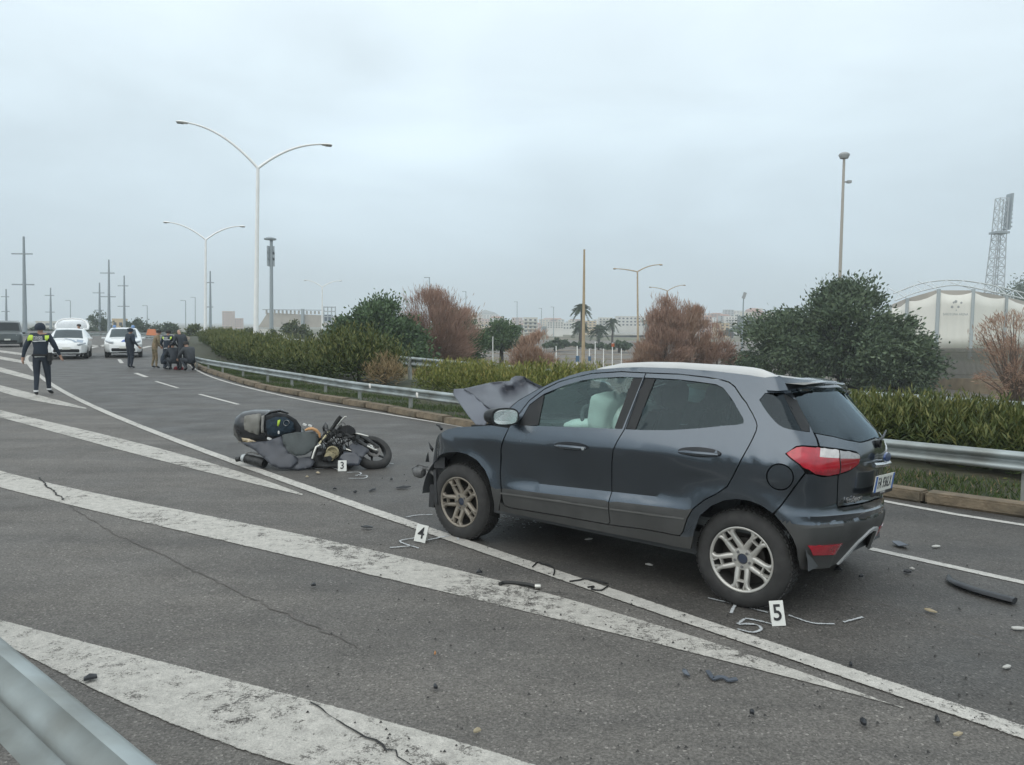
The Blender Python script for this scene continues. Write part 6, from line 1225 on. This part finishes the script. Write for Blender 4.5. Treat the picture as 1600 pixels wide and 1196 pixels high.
def body(pose, mats, bulk=1.):
    """one continuous skinned figure; pose: joint name -> position"""
    J = dict(pose); names = list(J); E = [('pel', 'sp'), ('sp', 'ch'), ('ch', 'nk'), ('nk', 'hd'), ('hd', 'ht'), ('hd', 'ns')]
    for s in 'lr':
        E += [('ch', 'sh' + s), ('sh' + s, 'el' + s), ('el' + s, 'wr' + s), ('wr' + s, 'pm' + s), ('pel', 'hp' + s), ('hp' + s, 'kn' + s), ('kn' + s, 'an' + s), ('an' + s, 'to' + s)]
        w, p, e_ = (np.array(J[k + s], float) for k in ('wr', 'pm', 'el')); f = (p - w) / np.linalg.norm(p - w); sd_ = np.cross(f, [0, 1, 0]); sd_ = sd_ / (np.linalg.norm(sd_) + 1e-6); fw_ = np.cross(sd_, f)
        for k, (o, l, cu) in enumerate(((-.036, .05, .35), (-.014, .082, .3), (.0, .09, .32), (.014, .083, .36), (.027, .066, .42))):
            base = p + fw_ * o * 1.1; mid = base + f * l * .55 + (fw_ * -.02 if k == 0 else 0) + sd_ * cu * .02; tip = mid + f * l * .45 + sd_ * cu * .05
            J['f%s%da' % (s, k)] = tuple(mid); J['f%s%db' % (s, k)] = tuple(tip); E += [('pm' + s, 'f%s%da' % (s, k)), ('f%s%da' % (s, k), 'f%s%db' % (s, k))]
    names = list(J); ix = {n: i for i, n in enumerate(names)}
    me = bpy.data.meshes.new('b'); me.from_pydata([J[n] for n in names], [(ix[a], ix[c]) for a, c in E], []); o = bpy.data.objects.new('b', me); C.objects.link(o)
    md = o.modifiers.new('s', 'SKIN'); md.use_smooth_shade = True; o.modifiers.new('u', 'SUBSURF').levels = 1
    for n in names:
        k = n if n in RAD else n[:-1]; r = .0095 if n[0] == 'f' else RAD.get(k, .05)
        if k in ('pel', 'sp', 'ch', 'sh', 'el', 'hp', 'kn'): r *= bulk
        me.skin_vertices[0].data[ix[n]].radius = (r * (1.22 if k in ('ch', 'sp', 'pel') else 1), r) if False else (r, r)
    me.skin_vertices[0].data[ix['pel']].use_root = True
    dg = bpy.context.evaluated_depsgraph_get(); m2 = bpy.data.meshes.new_from_object(o.evaluated_get(dg)); bpy.data.objects.remove(o)
    m2.materials.clear()
    for m in mats: m2.materials.append(m)
    A = np.array([J[a] for a, c in E]); B = np.array([J[c] for a, c in E]); zone = []
    for a, c in E:
        k = c if c in RAD else c[:-1]; zone.append(3 if c[0] == 'f' or k == 'pm' else 0 if k in ('sp', 'ch', 'sh', 'el', 'wr', 'nk') else 1 if k in ('hp', 'kn', 'an') else 2 if k == 'to' else 3)
    for p in m2.polygons:
        q = np.array(p.center); t = np.clip(((q - A) * (B - A)).sum(1) / ((B - A) ** 2).sum(1), 0, 1); d = np.linalg.norm(A + (B - A) * t[:, None] - q, axis=1); p.material_index = zone[int(d.argmin())]; p.use_smooth = True
    return m2
def stand(stride=0., arm=0., lean=0., elb=.0, spread=.11, kneeb=0.):
    P_ = dict(pel=(0, 0, .95), sp=(0, lean * .25, 1.12), ch=(0, lean * .6, 1.31), nk=(0, lean * .95, 1.47), hd=(0, lean * 1.15 + .02, 1.59), ht=(0, lean * 1.2 + .01, 1.70), ns=(0, lean * 1.2 + .125, 1.59))
    for s, x in (('l', -1), ('r', 1)):
        f = stride * x; a = -arm * x
        P_.update({'sh' + s: (.185 * x, lean * .85, 1.42), 'el' + s: (.285 * x, lean * .85 + a * .5 - .02, 1.15), 'wr' + s: (.315 * x, lean * .9 + a + .05 + elb, .92 + elb * .5), 'pm' + s: (.32 * x, lean * .9 + a * 1.15 + .09 + elb * 1.2, .85 + elb * .6),
                   'hp' + s: (.095 * x, 0, .91), 'kn' + s: (spread * x, f * .5 + .03 + kneeb, .49), 'an' + s: (spread * x, f - .03, .09 + max(0, -f) * .25), 'to' + s: (spread * 1.15 * x, f + .13, .045 + max(0, -f) * .1)})
    return P_
def person(label, loc, rz, pose, mats, scale=1., bulk=1., hat=None, group=None, hair=True):
    g = thing('person', label, 'person', loc, rz, group); g.scale = (scale,) * 3
    bo = link('body', body(pose, mats, bulk), g); h = np.array(pose['hd']); t = np.array(pose['ht'])
    b = MB(); up = t - h; up /= np.linalg.norm(up)
    if hat: b.lathe([(.113, -.02), (.118, .02), (.11, .07), (.085, .115), (.04, .14), (0, .145)], 18, 'Z'); nm, m = 'cap', hat
    elif hair: b.lathe([(.104, .0), (.107, .04), (.098, .085), (.07, .115), (0, .13)], 18, 'Z'); nm, m = 'hair', HAIR
    if b.v: o = b.build(nm, m, g, 60); o.matrix_basis = Matrix.Translation(tuple(h + np.array([0, -.01, 0]))) @ Vector(up).to_track_quat('Z', 'Y').to_matrix().to_4x4()
    return g, bo
def wrap(o, target, off):
    md = o.modifiers.new('w', 'SHRINKWRAP'); md.target = target; md.wrap_method = 'NEAREST_SURFACEPOINT'; md.offset = off; md.wrap_mode = 'ABOVE_SURFACE'
HVY = mat('hi_vis_lime', (.50, .68, .08), .7)
def vest(g, bo, z0=1.19, hem=.93, back=-.17, ly=0, txt=True):
    def band(name, z, zh, x0, x1, m, y):
        b = MB(); b.grid([[(x, y + ly * (zz - .9), zz) for x in np.linspace(x0, x1, 16)] for zz in np.linspace(z - zh / 2, z + zh / 2, 3)]); o = b.build(name, m, g, 60, fix=False); wrap(o, bo, .012); md = o.modifiers.new('t', 'SOLIDIFY'); md.thickness = .006; md.offset = 1
    band('reflective_band', 1.305, .028, -.155, .155, SILVB, back); band('reflective_band', hem, .03, -.12, .12, SILVB, back)
    for s in (-1, 1): band('shoulder_patch', 1.39, .15, .13 * s, .25 * s, HVY, back)
    if txt:
        for t_, z in (('POLIZIA', 1.398), ('LOCALE', 1.352)): text('lettering', t_, .052, CUFF, g, Matrix.Translation((0, back - .012, z)) @ Matrix.Rotation(PI / 2, 4, 'X'), .001, .001)
q = G(66, 619); ps = stand(.20, .10); ps['elr'] = (.30, .03, 1.16); ps['wrr'] = (.37, .12, .97); ps['pmr'] = (.385, .15, .90); ps['ell'] = (-.30, -.06, 1.16); ps['wrl'] = (-.36, -.06, .92); ps['pml'] = (-.37, -.05, .85); ps['kn' + 'l'] = (-.10, -.0, .5); ps['anl'] = (-.10, -.10, .09); ps['tol'] = (-.12, .05, .045); ps['knr'] = (.10, .13, .5); ps['anr'] = (.11, .16, .11); ps['tor'] = (.15, .31, .05)
g, bo = person('police officer walking away in a navy uniform with lime yellow shoulders', (q[0], q[1], 0), .28, ps, [NAVY, NAVYT, SHOE, SKIN], 1.04, 1.12, NAVY); vest(g, bo)
b = MB(); b.box((.20, -.04, .93), (.09, .13, .20)); b.tube([(.2, -.02, .85), (.2, -.02, .74)], .03, 8); b.build('belt_holster', SHOE, g, bev=.015)
b = MB(); b.box((.0, -.02, .97), (.34, .27, .05)); b.build('belt', SHOE, g, bev=.02)
for s, (x, y, z) in ((0, (-.10, -.10, .13)), (1, (.11, .16, .15))): b = MB(); b.lathe([(.05, -.02), (.052, .02)], 14, 'Z', (x, y, z)); b.build('sock', CUFF, g, 50)
q = G(204, 576); ps = stand(.0, .0, .02, .1, .1); g, bo = person('standing officer in plain dark uniform before the second police car', (q[0], q[1], 0), -.55, ps, [NAVY, NAVYT, SHOE, SKIN], .93, 1.25, NAVY)
b = MB(); b.box((0, .09, 1.62), (.19, .12, .03)); b.lathe([(.118, .02), (.13, .05), (.125, .07), (0, .08)], 16, 'Z', (0, .02, 1.63)); b.build('cap_peak', NAVY, g, bev=.01); b = MB(); b.box((0, .13, 1.68), (.05, .012, .04)); b.build('cap_badge', CUFF, g)
q = G(242, 576); ps = stand(.06, 0, .16, .12); g, bo = person('bending soldier in tan camouflage left of the kneeling group', (q[0], q[1], 0), -.9, ps, [CAMO, CAMO, SHOE, SKIN], .90, 1.05)
q = G(262, 578); ps = stand(.05, .0, .14, .18); g, bo = person('police officer bending over with lime yellow shoulders, seen from behind', (q[0], q[1], 0), .1, ps, [NAVY, NAVYT, SHOE, SKIN], .90, 1.15); vest(g, bo, ly=.2)
q = G(286, 579); ps = stand(.0, .0, .22, .2); g, bo = person('bald man in a dark jacket stooping right of the bending officer', (q[0], q[1], 0), .9, ps, [DARKC, DARKC, SHOE, SKIN], .93, 1.18, hair=False)
q = G(300, 580)
ps = dict(pel=(0, 0, .38), sp=(0, .08, .55), ch=(0, .17, .72), nk=(0, .26, .85), hd=(0, .32, .95), ht=(0, .34, 1.06), ns=(0, .43, .94))
for s, x in (('l', -1), ('r', 1)): ps.update({'sh' + s: (.18 * x, .2, .80), 'el' + s: (.27 * x, .33, .58), 'wr' + s: (.2 * x, .52, .45), 'pm' + s: (.19 * x, .58, .40), 'hp' + s: (.10 * x, .02, .36), 'kn' + s: (.19 * x, .38, .44), 'an' + s: (.15 * x, .08, .09), 'to' + s: (.17 * x, .24, .045)})
g, bo = person('crouching person in a grey black jacket at the end of the guardrail', (q[0], q[1], 0), 1.0, ps, [GREYJ, DARKC, SHOE, SKIN], 1.05, 1.2)
q = G(279, 578); b = MB(); b.loft([[(-.3, -.12, .0), (.3, -.12, 0), (.3, .12, 0), (-.3, .12, 0)], [(-.28, -.12, .2), (.28, -.12, .22), (.28, .12, .2), (-.28, .12, .18)], [(-.2, -.03, .28), (.2, -.03, .27), (.2, .03, .28), (-.2, .03, .27)]]); o = b.build('red_cloth_heap', mat('red_cloth', (.33, .04, .05), .8, var=.2), None, 50, bev=.03); o.location = (q[0], q[1], 0); o.rotation_euler = (0, 0, .3); o.scale = (.6, .7, .5); tag(o, 'red cloth on the road among the kneeling group', 'bag')  # bag shape made up for the red cloth of a person lying there
q = G(273, 579); g, bo = person('kneeling person in dark clothes in the middle of the huddled group', (q[0], q[1], 0), .6, ps, [DARKC, DARKC, SHOE, SKIN], 1.0, 1.15); q = G(253, 578); g, bo = person('kneeling person in navy at the feet of the camouflaged soldier', (q[0], q[1], 0), -1.0, ps, [NAVY, NAVYT, SHOE, SKIN], .85, 1.15)
q = at(124, 526, 41); ps = stand(); g, bo = person('person in dark clothes behind the car with the raised tailgate', (q[0] - .0, q[1], 0), 2.9, ps, [DARKC, DARKC, SHOE, SKIN], 1.0, 1.1)
# ------------------------------------------------------------------ parked vehicles down the road
CWH = mat('police_white', (.74, .75, .74), .3, coat=.8, var=.03); PBL = mat('police_blue', (.03, .09, .36), .35, coat=.5); CGL = glass('car_glass', (.22, .28, .30)); HLM = mat('headlamp_glass', (.50, .53, .56), .12, coat=1); SILG = mat('stripe_grey_blue', (.22, .28, .36), .4, coat=.5)
def small_car(name, label, loc, rz, L_, Wd, st, paint, belt=.95, boxy=0., windows=True, group=None):
    """st: (x from nose, top z, top half width factor) stations; nose at x=0, tail at -L"""
    g = thing(name, label, 'car', loc, rz, group); w0 = Wd / 2; b = MB(); rings = []
    S_ = np.array(st); xs = np.unique(np.concatenate([S_[:, 0], np.linspace(0, -L_, 40)]))[::-1]
    def sec(x, off=0.):
        zt = np.interp(-x, -S_[:, 0], S_[:, 1]); tw = np.interp(-x, -S_[:, 0], S_[:, 2]); e_ = min(1, max(.0, (-x) / .45)); r_ = min(1, max(0, (x + L_) / .45)); w = w0 * (.74 + .26 * math.sqrt(max(0, 1 - (1 - e_) ** 2))) * (.84 + .16 * math.sqrt(max(0, 1 - (1 - r_) ** 2))) + off
        zb = min(belt, zt - .04); return [(0, zt + off), (tw * w * .6, zt - .008 + off), (tw * w * .9, zt - .035 + off), (tw * w, zt - .07), ((tw * .25 + .75) * w * .985, zb * .6 + zt * .4 if zt > belt + .2 else zt - .10), (w * .985, min(zb, zt - .12)), (w, .70), (w * .99, .5), (w * .95, .32), (w * .8, .24), (0, .22)]
    for x in xs:
        h = sec(x); rings.append([(x, y, z) for y, z in h] + [(x, -y, z) for y, z in h[-2:0:-1]])
    b.loft(rings); b.build('body', paint, g, 35)
    cw = [s for s in st if len(s) > 3 and s[3] == 'cowl'][0][0] if False else None
    return g, sec
def side_items(g, sec, ws, cowl, rf, rr, tail, L_, Wd, hl=.72, plate=True, wheelr=.31, paint=None):
    def P3(x, k): h = sec(x, .012); ys = [p[0] for p in h[:6]]; zs = [p[1] for p in h[:6]]; y = k * ys[3]; return (x, y, np.interp(abs(y), ys[:4], zs[:4]))
    b = MB(); b.grid([[P3(x, k) for k in np.linspace(-.86, .86, 9)] for x in np.linspace(cowl, rf, 7)]); b.build('windscreen', CGL, g, 60)
    for sg in (1, -1):
        b = MB(); rows = []
        for x in np.linspace(cowl - .25, rr, 14):
            h = sec(x, .012); lo = np.array(h[5]); up = np.array(h[3]); rows.append([(x, sg * (up[0] + (lo[0] - up[0]) * t), up[1] - .02 + (lo[1] + .02 - up[1]) * t) for t in (.1, .55, 1)])
        b.grid(rows); b.build('side_window', CGL, g, 60)
        for xw in ws:
            b = MB(); b.lathe([(r, h * sg) for r, h in ((.2, -.08), (.27, -.1), (wheelr, -.07), (wheelr, .07), (.27, .1), (.2, .085))], 24, 'Y'); w = b.build('wheel', RUB, g, 50); w.location = (xw, sg * (Wd / 2 - .10), wheelr)
            b = MB(); b.lathe([(r, h * sg) for r, h in ((.2, .08), (.19, .06), (.06, .085), (0, .09))], 20, 'Y'); b.build('rim', ALLOY, w, 40)
        b = MB(); b.tube([(-.03, sg * (Wd / 2 - .42), hl), (-.12, sg * (Wd / 2 - .24), hl + .03), (-.32, sg * (Wd / 2 - .09), hl + .07)], [.05, .085, .05], 10, flat=.8); b.build('headlight', HLM, g, 50)
        b = MB(); b.loft([[(cowl - .35, sg * (Wd / 2 + a), 1.0 + z) for a, z in ((-.06, -.06), (.16, -.07), (.19, .05), (-.02, .05))], [(cowl - .22, sg * (Wd / 2 + a), 1.0 + z) for a, z in ((-.06, -.05), (.12, -.05), (.13, .03), (-.02, .03))]]); b.build('door_mirror', paint, g, bev=.02)
    b = MB(); b.box((.0, 0, .42), (.06, Wd * .62, .16)); b.box((-.01, 0, .27), (.06, Wd * .8, .08)); b.build('grille', BLACK, g, bev=.02)
    if plate: b = MB(); b.box((.035, 0, .54), (.02, .36, .11)); b.build('number_plate', WHITEP, g)
    b = MB(); b.box((-L_ * .5, 0, .6), (L_ * .5, Wd * .7, .1))
    for y in (-.35, .35): b.box((cowl - 1.25, y, .85), (.15, .42, .6)); b.box((cowl - 1.28, y, 1.2), (.1, .22, .18))
    b.build('seats', DARKIN, g, bev=.02)
    return P3
q1 = G(104, 562); c1 = (q1[0], q1[1], 0)
st1 = [(0, .62, .9), (-.12, .78, .88), (-.5, .90, .86), (-1.05, 1.0, .86), (-1.85, 1.42, .74), (-2.3, 1.49, .72), (-3.4, 1.49, .70), (-4.1, 1.38, .68), (-4.5, 1.05, .8), (-4.62, .8, .85)]
g, sec = small_car('police_car', 'white police estate car with its tailgate raised high', c1, -1.13, 4.62, 1.78, st1, CWH); P3 = side_items(g, sec, (-.85, -3.5), -1.1, -1.86, -3.6, -4.1, 4.62, 1.78, .72, paint=CWH)
b = MB(); b.grid([[(x, y, P3(x, y / .76)[2] + .004) for y in (y0, y0 + .12)] for x, y0 in ((-.25, .34), (-.5, .22), (-.75, .06), (-1.0, -.18))]); b.build('bonnet_stripe', SILG, g, 60); b = MB(); b.grid([[(x, y, P3(x, y / .76)[2] + .004) for y in (.42, .70)] for x in (-.3, -.5, -.75)]); b.build('bonnet_patch', SILG, g, 60)
hp_ = [(-3.95, y, 1.50) for y in ()]; b = MB(); ring = []
fr = [(-.74, 0), (-.76, .3), (-.66, .62), (-.42, .82), (0, .88), (.42, .82), (.66, .62), (.76, .3), (.74, 0)]; b.tube([(-3.75 - .55 * h, y, 1.45 + .62 * h) for y, h in fr], .055, 8); b.tube([(-3.75, -.74, 1.45), (-3.75, .74, 1.45)], .05, 8); b.build('tailgate', CWH, g, 60)
b = MB(); b.add([(-3.75 - .55 * h, y, 1.46 + .62 * h) for y, h in fr], [tuple(range(9))]); b.build('tailgate_glass', CGL, g)
q2 = G(193, 559.5); st2 = [(0, .62, .92), (-.1, .80, .9), (-.4, .95, .88), (-.95, 1.04, .86), (-1.75, 1.47, .74), (-2.2, 1.55, .72), (-3.2, 1.54, .70), (-4.0, 1.36, .7), (-4.35, .95, .8), (-4.44, .75, .85)]
g, sec = small_car('police_car', 'white police hatchback with blue roof lamps facing the viewer', (q2[0], q2[1], 0), -1.13, 4.44, 1.77, st2, CWH); P3 = side_items(g, sec, (-.82, -3.5), -.98, -1.76, -3.4, -4.0, 4.44, 1.77, .80, paint=CWH)
b = MB(); b.grid([[(x, y, P3(x, y / .76)[2] + .004) for y in (y0, y0 + .3)] for x, y0 in ((-.12, -.1), (-.3, -.02), (-.6, .18), (-.95, .35))]); b.build('bonnet_stripe', PBL, g, 60)
for y in (-.45, .45): b = MB(); b.lathe([(.09, 0), (.09, .08), (.06, .13), (0, .14)], 14, 'Z', (-2.3, y, 1.54)); b.build('blue_lamp', mat('blue_beacon', (.10, .22, .45), .2, coat=1), g, 50)
q3 = G(12, 543); st3 = [(0, .95, .95), (-.1, 1.02, .94), (-1.0, 1.12, .94), (-1.5, 1.72, .86), (-1.8, 1.82, .85), (-3.9, 1.82, .84), (-4.3, 1.6, .85), (-4.45, 1.0, .9)]
g, sec = small_car('offroad_car', 'dark grey green boxy off road car at the left edge', (q3[0], q3[1], 0), -1.0, 4.45, 1.85, st3, mat('dark_green_paint', (.07, .085, .085), .4, coat=.6), 1.1); side_items(g, sec, (-.85, -3.5), -1.02, -1.5, -3.9, -4.3, 4.45, 1.85, .85, wheelr=.38, paint=BLACK)
b = MB(); b.box((-2.9, 0, 1.84), (2.0, 1.5, .04)); b.build('roof_panel', mat('grey_white_roof', (.55, .56, .55), .4), g)
# ------------------------------------------------------------------ evidence boards, spray marks, debris
BOARD = mat('board_white', (.72, .72, .68), .5)
def board(num, px, py, h, w, rz, tilt, lab):
    q = G(px, py); g = thing('evidence_marker', lab, 'evidence marker', (q[0], q[1], .009), rz, 'numbered evidence boards'); t = math.radians(14)
    for s in (1, -1):
        b = MB(); b.box((0, 0, h / 2), (w, .003, h)); o = b.build('board_face', BOARD, g); o.matrix_basis = Matrix.Translation((0, -s * math.sin(t) * h, 0)) @ Matrix.Rotation(-s * t, 4, 'X')
    f = text('numeral', num, h * .92, INK, g, Matrix.Translation((0, -math.sin(t) * h, 0)) @ Matrix.Rotation(-t, 4, 'X') @ Matrix.Translation((0, -.004, h * .5)) @ Matrix.Rotation(PI / 2, 4, 'X'), .001, h * .012, .85); g.rotation_euler = (0, tilt, rz)
board('3', 535, 737, .135, .105, .1, 0, 'white board numbered 3 in front of the fallen scooter'); board('4', 657, 847, .145, .10, -.15, .16, 'white board numbered 4 on the line by the front wheel'); board('5', 1216, 977, .150, .082, -.2, -.14, 'white board numbered 5 beside the rear wheel')
def spray(pts, w=.042):
    p = catrom(np.array(gl(pts)), 5); o = line('spray_mark', p, w, .0125, SPRAY); return o
for pts in ([(1106, 937), (1150, 947), (1200, 960)], [(1232, 964), (1268, 976), (1304, 978)], [(1318, 975), (1348, 967)], [(1150, 946), (1146, 953), (1142, 961)], [(1164, 969), (1186, 973), (1210, 979)], [(1163, 970), (1154, 979), (1176, 977), (1190, 985), (1176, 991), (1152, 986)],
            [(634, 810), (652, 807), (676, 806)], [(702, 839), (669, 846)], [(652, 842), (625, 848), (654, 859)], [(609, 858), (646, 855)],
            [(493, 734), (518, 732.5), (529, 736)], [(542, 740), (560, 739.5), (564, 742.5), (555, 744.7)], [(556, 744.8), (571, 744.5), (573.5, 747), (566, 749.3), (544, 749)], [(601, 724), (615, 726.5)], [(715, 838), (716, 846)]): spray(pts)
WET = paint('oil_stain', (.050, .047, .044), .10, .85, 4.)
def stain(px, name='wet_stain'):
    p = np.array(gl(px)); c = p.mean(0); q = chaikin(p, 2); q = q + npr.normal(0, .012, q.shape); b = MB(); b.add([(c[0], c[1], .0063)] + [(x, y, .0063) for x, y in q], [(0, i + 1, (i + 1) % len(q) + 1) for i in range(len(q))]); o = b.build(name, WET, fix=False); tag(o, kind='structure'); uv = o.data.uv_layers.new(name='uv')
    for l in o.data.loops: uv.data[l.index].uv = (0, .5 if l.vertex_index == 0 else 0)
stain([(640, 742), (675, 735), (690, 760), (705, 800), (680, 812), (655, 790), (628, 765)]); stain([(1290, 888), (1330, 884), (1365, 898), (1350, 915), (1310, 905)]); stain([(560, 735), (610, 730), (640, 742), (600, 752)])
PB = mat('black_plastic_shard', (.022, .024, .028), .4, var=.3, vscale=30); PG = mat('grey_painted_shard', (.10, .115, .14), .35, metal=.3, coat=.6); PW = mat('white_shard', (.46, .45, .42), .5); PT = mat('tan_shard', (.36, .30, .20), .6)
def shard(px, py, l, w, m, seed, lab, th=.015, bend=.25, name='debris', cat='debris', rz=None):
    r = random.Random(seed); n = 7; b = MB(); top = []; bot = []
    for k in range(n):
        a = 2 * PI * k / n; rr = r.uniform(.65, 1.05); x, y = l / 2 * rr * math.cos(a), w / 2 * rr * math.sin(a); z = .012 + bend * w * (1 - (2 * y / w) ** 2) * r.uniform(.5, 1) + abs(x) * .06 * bend; top.append((x, y, z + th)); bot.append((x * 1.0, y * 1.0, max(.0, z - .004)))
    c1 = (0, 0, .02 + bend * w + th); c0 = (0, 0, .012 + bend * w * .9)
    b.add(top + bot + [c1, c0], [(k, (k + 1) % n, 2 * n) for k in range(n)] + [((k + 1) % n + n, k + n, 2 * n + 1) for k in range(n)] + [(k, k + n, (k + 1) % n + n, (k + 1) % n) for k in range(n)])
    o = b.build(name, m, None, 25); q = G(px, py); o.location = (q[0], q[1], .006); o.rotation_euler = (r.uniform(-.1, .1), r.uniform(-.06, .06), r.uniform(0, PI) if rz is None else rz); tag(o, lab, cat, 'crash debris on the road'); return o
for i, (px, py, l, w, m, lab) in enumerate(((140, 1067, .085, .055, PB, 'dark plastic lump on the lowest white stripe'), (572, 828, .13, .05, PB, 'dark bent piece left of the board numbered 4'), (630, 765, .17, .06, PB, 'flat black piece between scooter and front wheel'), (582, 768.5, .15, .035, PB, 'thin black sliver below the board numbered 3'), (523, 767, .05, .04, PB, 'small black crumb on the line below the scooter'), (490, 919, .05, .035, PB, 'small black cube left of the wide white stripe'), (749, 899, .04, .05, PB, 'small black block on the wide white stripe'), (1404, 855, .17, .10, PG, 'grey blue painted shard beyond the rear bumper'), (1462, 857, .10, .04, PW, 'white shard on the far lane right of the grey blue one'), (1590, 986, .10, .035, PW, 'white shard at the right edge below the long trim'), (1574, 1047, .075, .035, PW, 'white shard at the right edge near the solid line'), (1349, 1136, .07, .035, PB, 'black piece just below the solid line at lower right'), (1464, 1131, .10, .025, PB, 'thin black piece touching the solid line at lower right'), (1174, 1120, .04, .03, PB, 'black crumb alone on the gore at lower right'), (1497, 1154, .06, .02, PT, 'pale brown shard at the lower right corner'), (1072, 1057, .09, .035, PG, 'grey painted sliver left of the wavy one'), (1452, 959, .10, .03, PT, 'tan sliver on the dark lane at the right'), (1330, 1044, .05, .02, PB, 'tiny black strip on the solid line at right'), (497, 742, .07, .05, PT, 'tan fragment under the scooter floor panel'), (480, 748, .05, .04, PT, 'small brown fragment left of the board numbered 3'), (1310, 893, .12, .06, PB, 'black fragments close behind the rear bumper'), (1345, 905, .06, .03, PB, 'small black fragment further behind the bumper'), (1417, 898, .07, .04, PB, 'black chip near the lane dash at right'), (1425, 892, .05, .02, PW, 'white chip near the lane dash at right'), (920, 846, .08, .025, PW, 'white splinter under the car between the wheels'), (1014, 886, .07, .02, PW, 'white splinter on the road before the rear wheel'), (680, 1080, .05, .025, PB, 'black crumb on the gore at lower centre'), (680, 1026, .05, .015, mat('orange_chip', (.45, .2, .07), .5), 'orange chip on the gore at lower centre'), (455, 733, .05, .03, PW, 'white scrap under the scooter tail'), (745, 1148, .05, .03, PT, 'pale crumb at the bottom edge centre'), (555, 772, .05, .03, PB, 'black bit between board 3 and the line'), (612, 752, .05, .02, PB, 'black bit right of the sprayed three'))):
    shard(px, py, l, w, m, 50 + i, lab, th=.008 if m is PB and l < .1 else .003, bend=.06 if m is PW else .25)
# long black trim at the right, wavy grey sliver, hose, cables
q = gl([(1482, 905), (1487, 914), (1520, 928), (1585, 946)]); b = MB(); p = catrom(np.array([(x, y, .03) for x, y in q]), 6); b.tube(p, np.interp(np.linspace(0, 1, len(p)), [0, .2, .5, 1], [.012, .022, .04, .045]), 8, flat=.5); tag(b.build('long_trim', PB, None, 50), 'long black bumper trim lying in the right lane', 'debris', 'crash debris on the road')
q = gl([(1102, 1053), (1113, 1066), (1128, 1064), (1138, 1069), (1153, 1067)]); b = MB(); p = catrom(np.array([(x, y, .012) for x, y in q]), 5); w = offset(p[:, :2], .02); b.loft([[(a[0], a[1], .010), (c[0], c[1], .016), (c[0], c[1], .022), (a[0], a[1], .018)] for a, c in zip(p, w)]); tag(b.build('wavy_sliver', PG, None, 30), 'wavy grey painted sliver below the solid line', 'debris', 'crash debris on the road')
q = gl([(781, 917), (786, 914.5), (800, 914.5), (822, 917), (840, 921)]); b = MB(); p = catrom(np.array([(x, y, .018) for x, y in q]), 5); b.tube(p, .013, 8); h_ = b.build('hose', mat('hose_rubber', (.025, .025, .024), .6), None, 60); tag(h_, 'short black hose lying on the wide white stripe', 'hose', 'crash debris on the road')
b = MB(); b.lathe([(.018, -.02), (.02, .0), (.018, .02)], 12, 'X', (*q[-1], .02)); b.build('hose_clip', STEEL, h_, 50)
for pts, lab in (([(832, 889), (840, 882), (848, 884), (858, 886), (866, 893), (865, 902)], 'thin black looped cable on the solid line near the car'), ([(890, 912), (905, 910), (918, 908), (950, 915)], 'thin straight black cable across the solid line'), ([(918, 921), (928, 920), (924, 924), (938, 926), (946, 922), (950, 919)], 'thin curled black cable on the solid line')):
    q = gl(pts); b = MB(); b.tube(catrom(np.array([(x, y, .016) for x, y in q]), 6), .0055, 6); tag(b.build('cable', MATS['cable_black'], None, 60), lab, 'cable', 'crash debris on the road')
# grit along the lane
b = MB()
for i in range(420):
    px, py = rnd.uniform(480, 1600), rnd.uniform(740, 1190); q = G(px, py); s = rnd.uniform(.003, .010); b.add([(q[0] - s, q[1] - s, .009), (q[0] + s, q[1] - s * .6, .009), (q[0], q[1] + s, .009), (q[0], q[1], .009 + s)], [(0, 1, 3), (1, 2, 3), (2, 0, 3)])
tag(b.build('grit', mat('grit_dark', (.04, .038, .036), .8)), kind='stuff')
b = MB()
for i in range(90):
    px, py = rnd.uniform(775, 850), rnd.uniform(802, 826); q = G(px, py); s = rnd.uniform(.004, .014); b.add([(q[0] - s, q[1] - s, .009), (q[0] + s, q[1] - s * .6, .009), (q[0], q[1] + s, .009), (q[0], q[1], .009 + s * .6)], [(0, 1, 3), (1, 2, 3), (2, 0, 3)])
tag(b.build('broken_glass', mat('glass_crumbs', (.55, .60, .60), .2), None), kind='stuff')
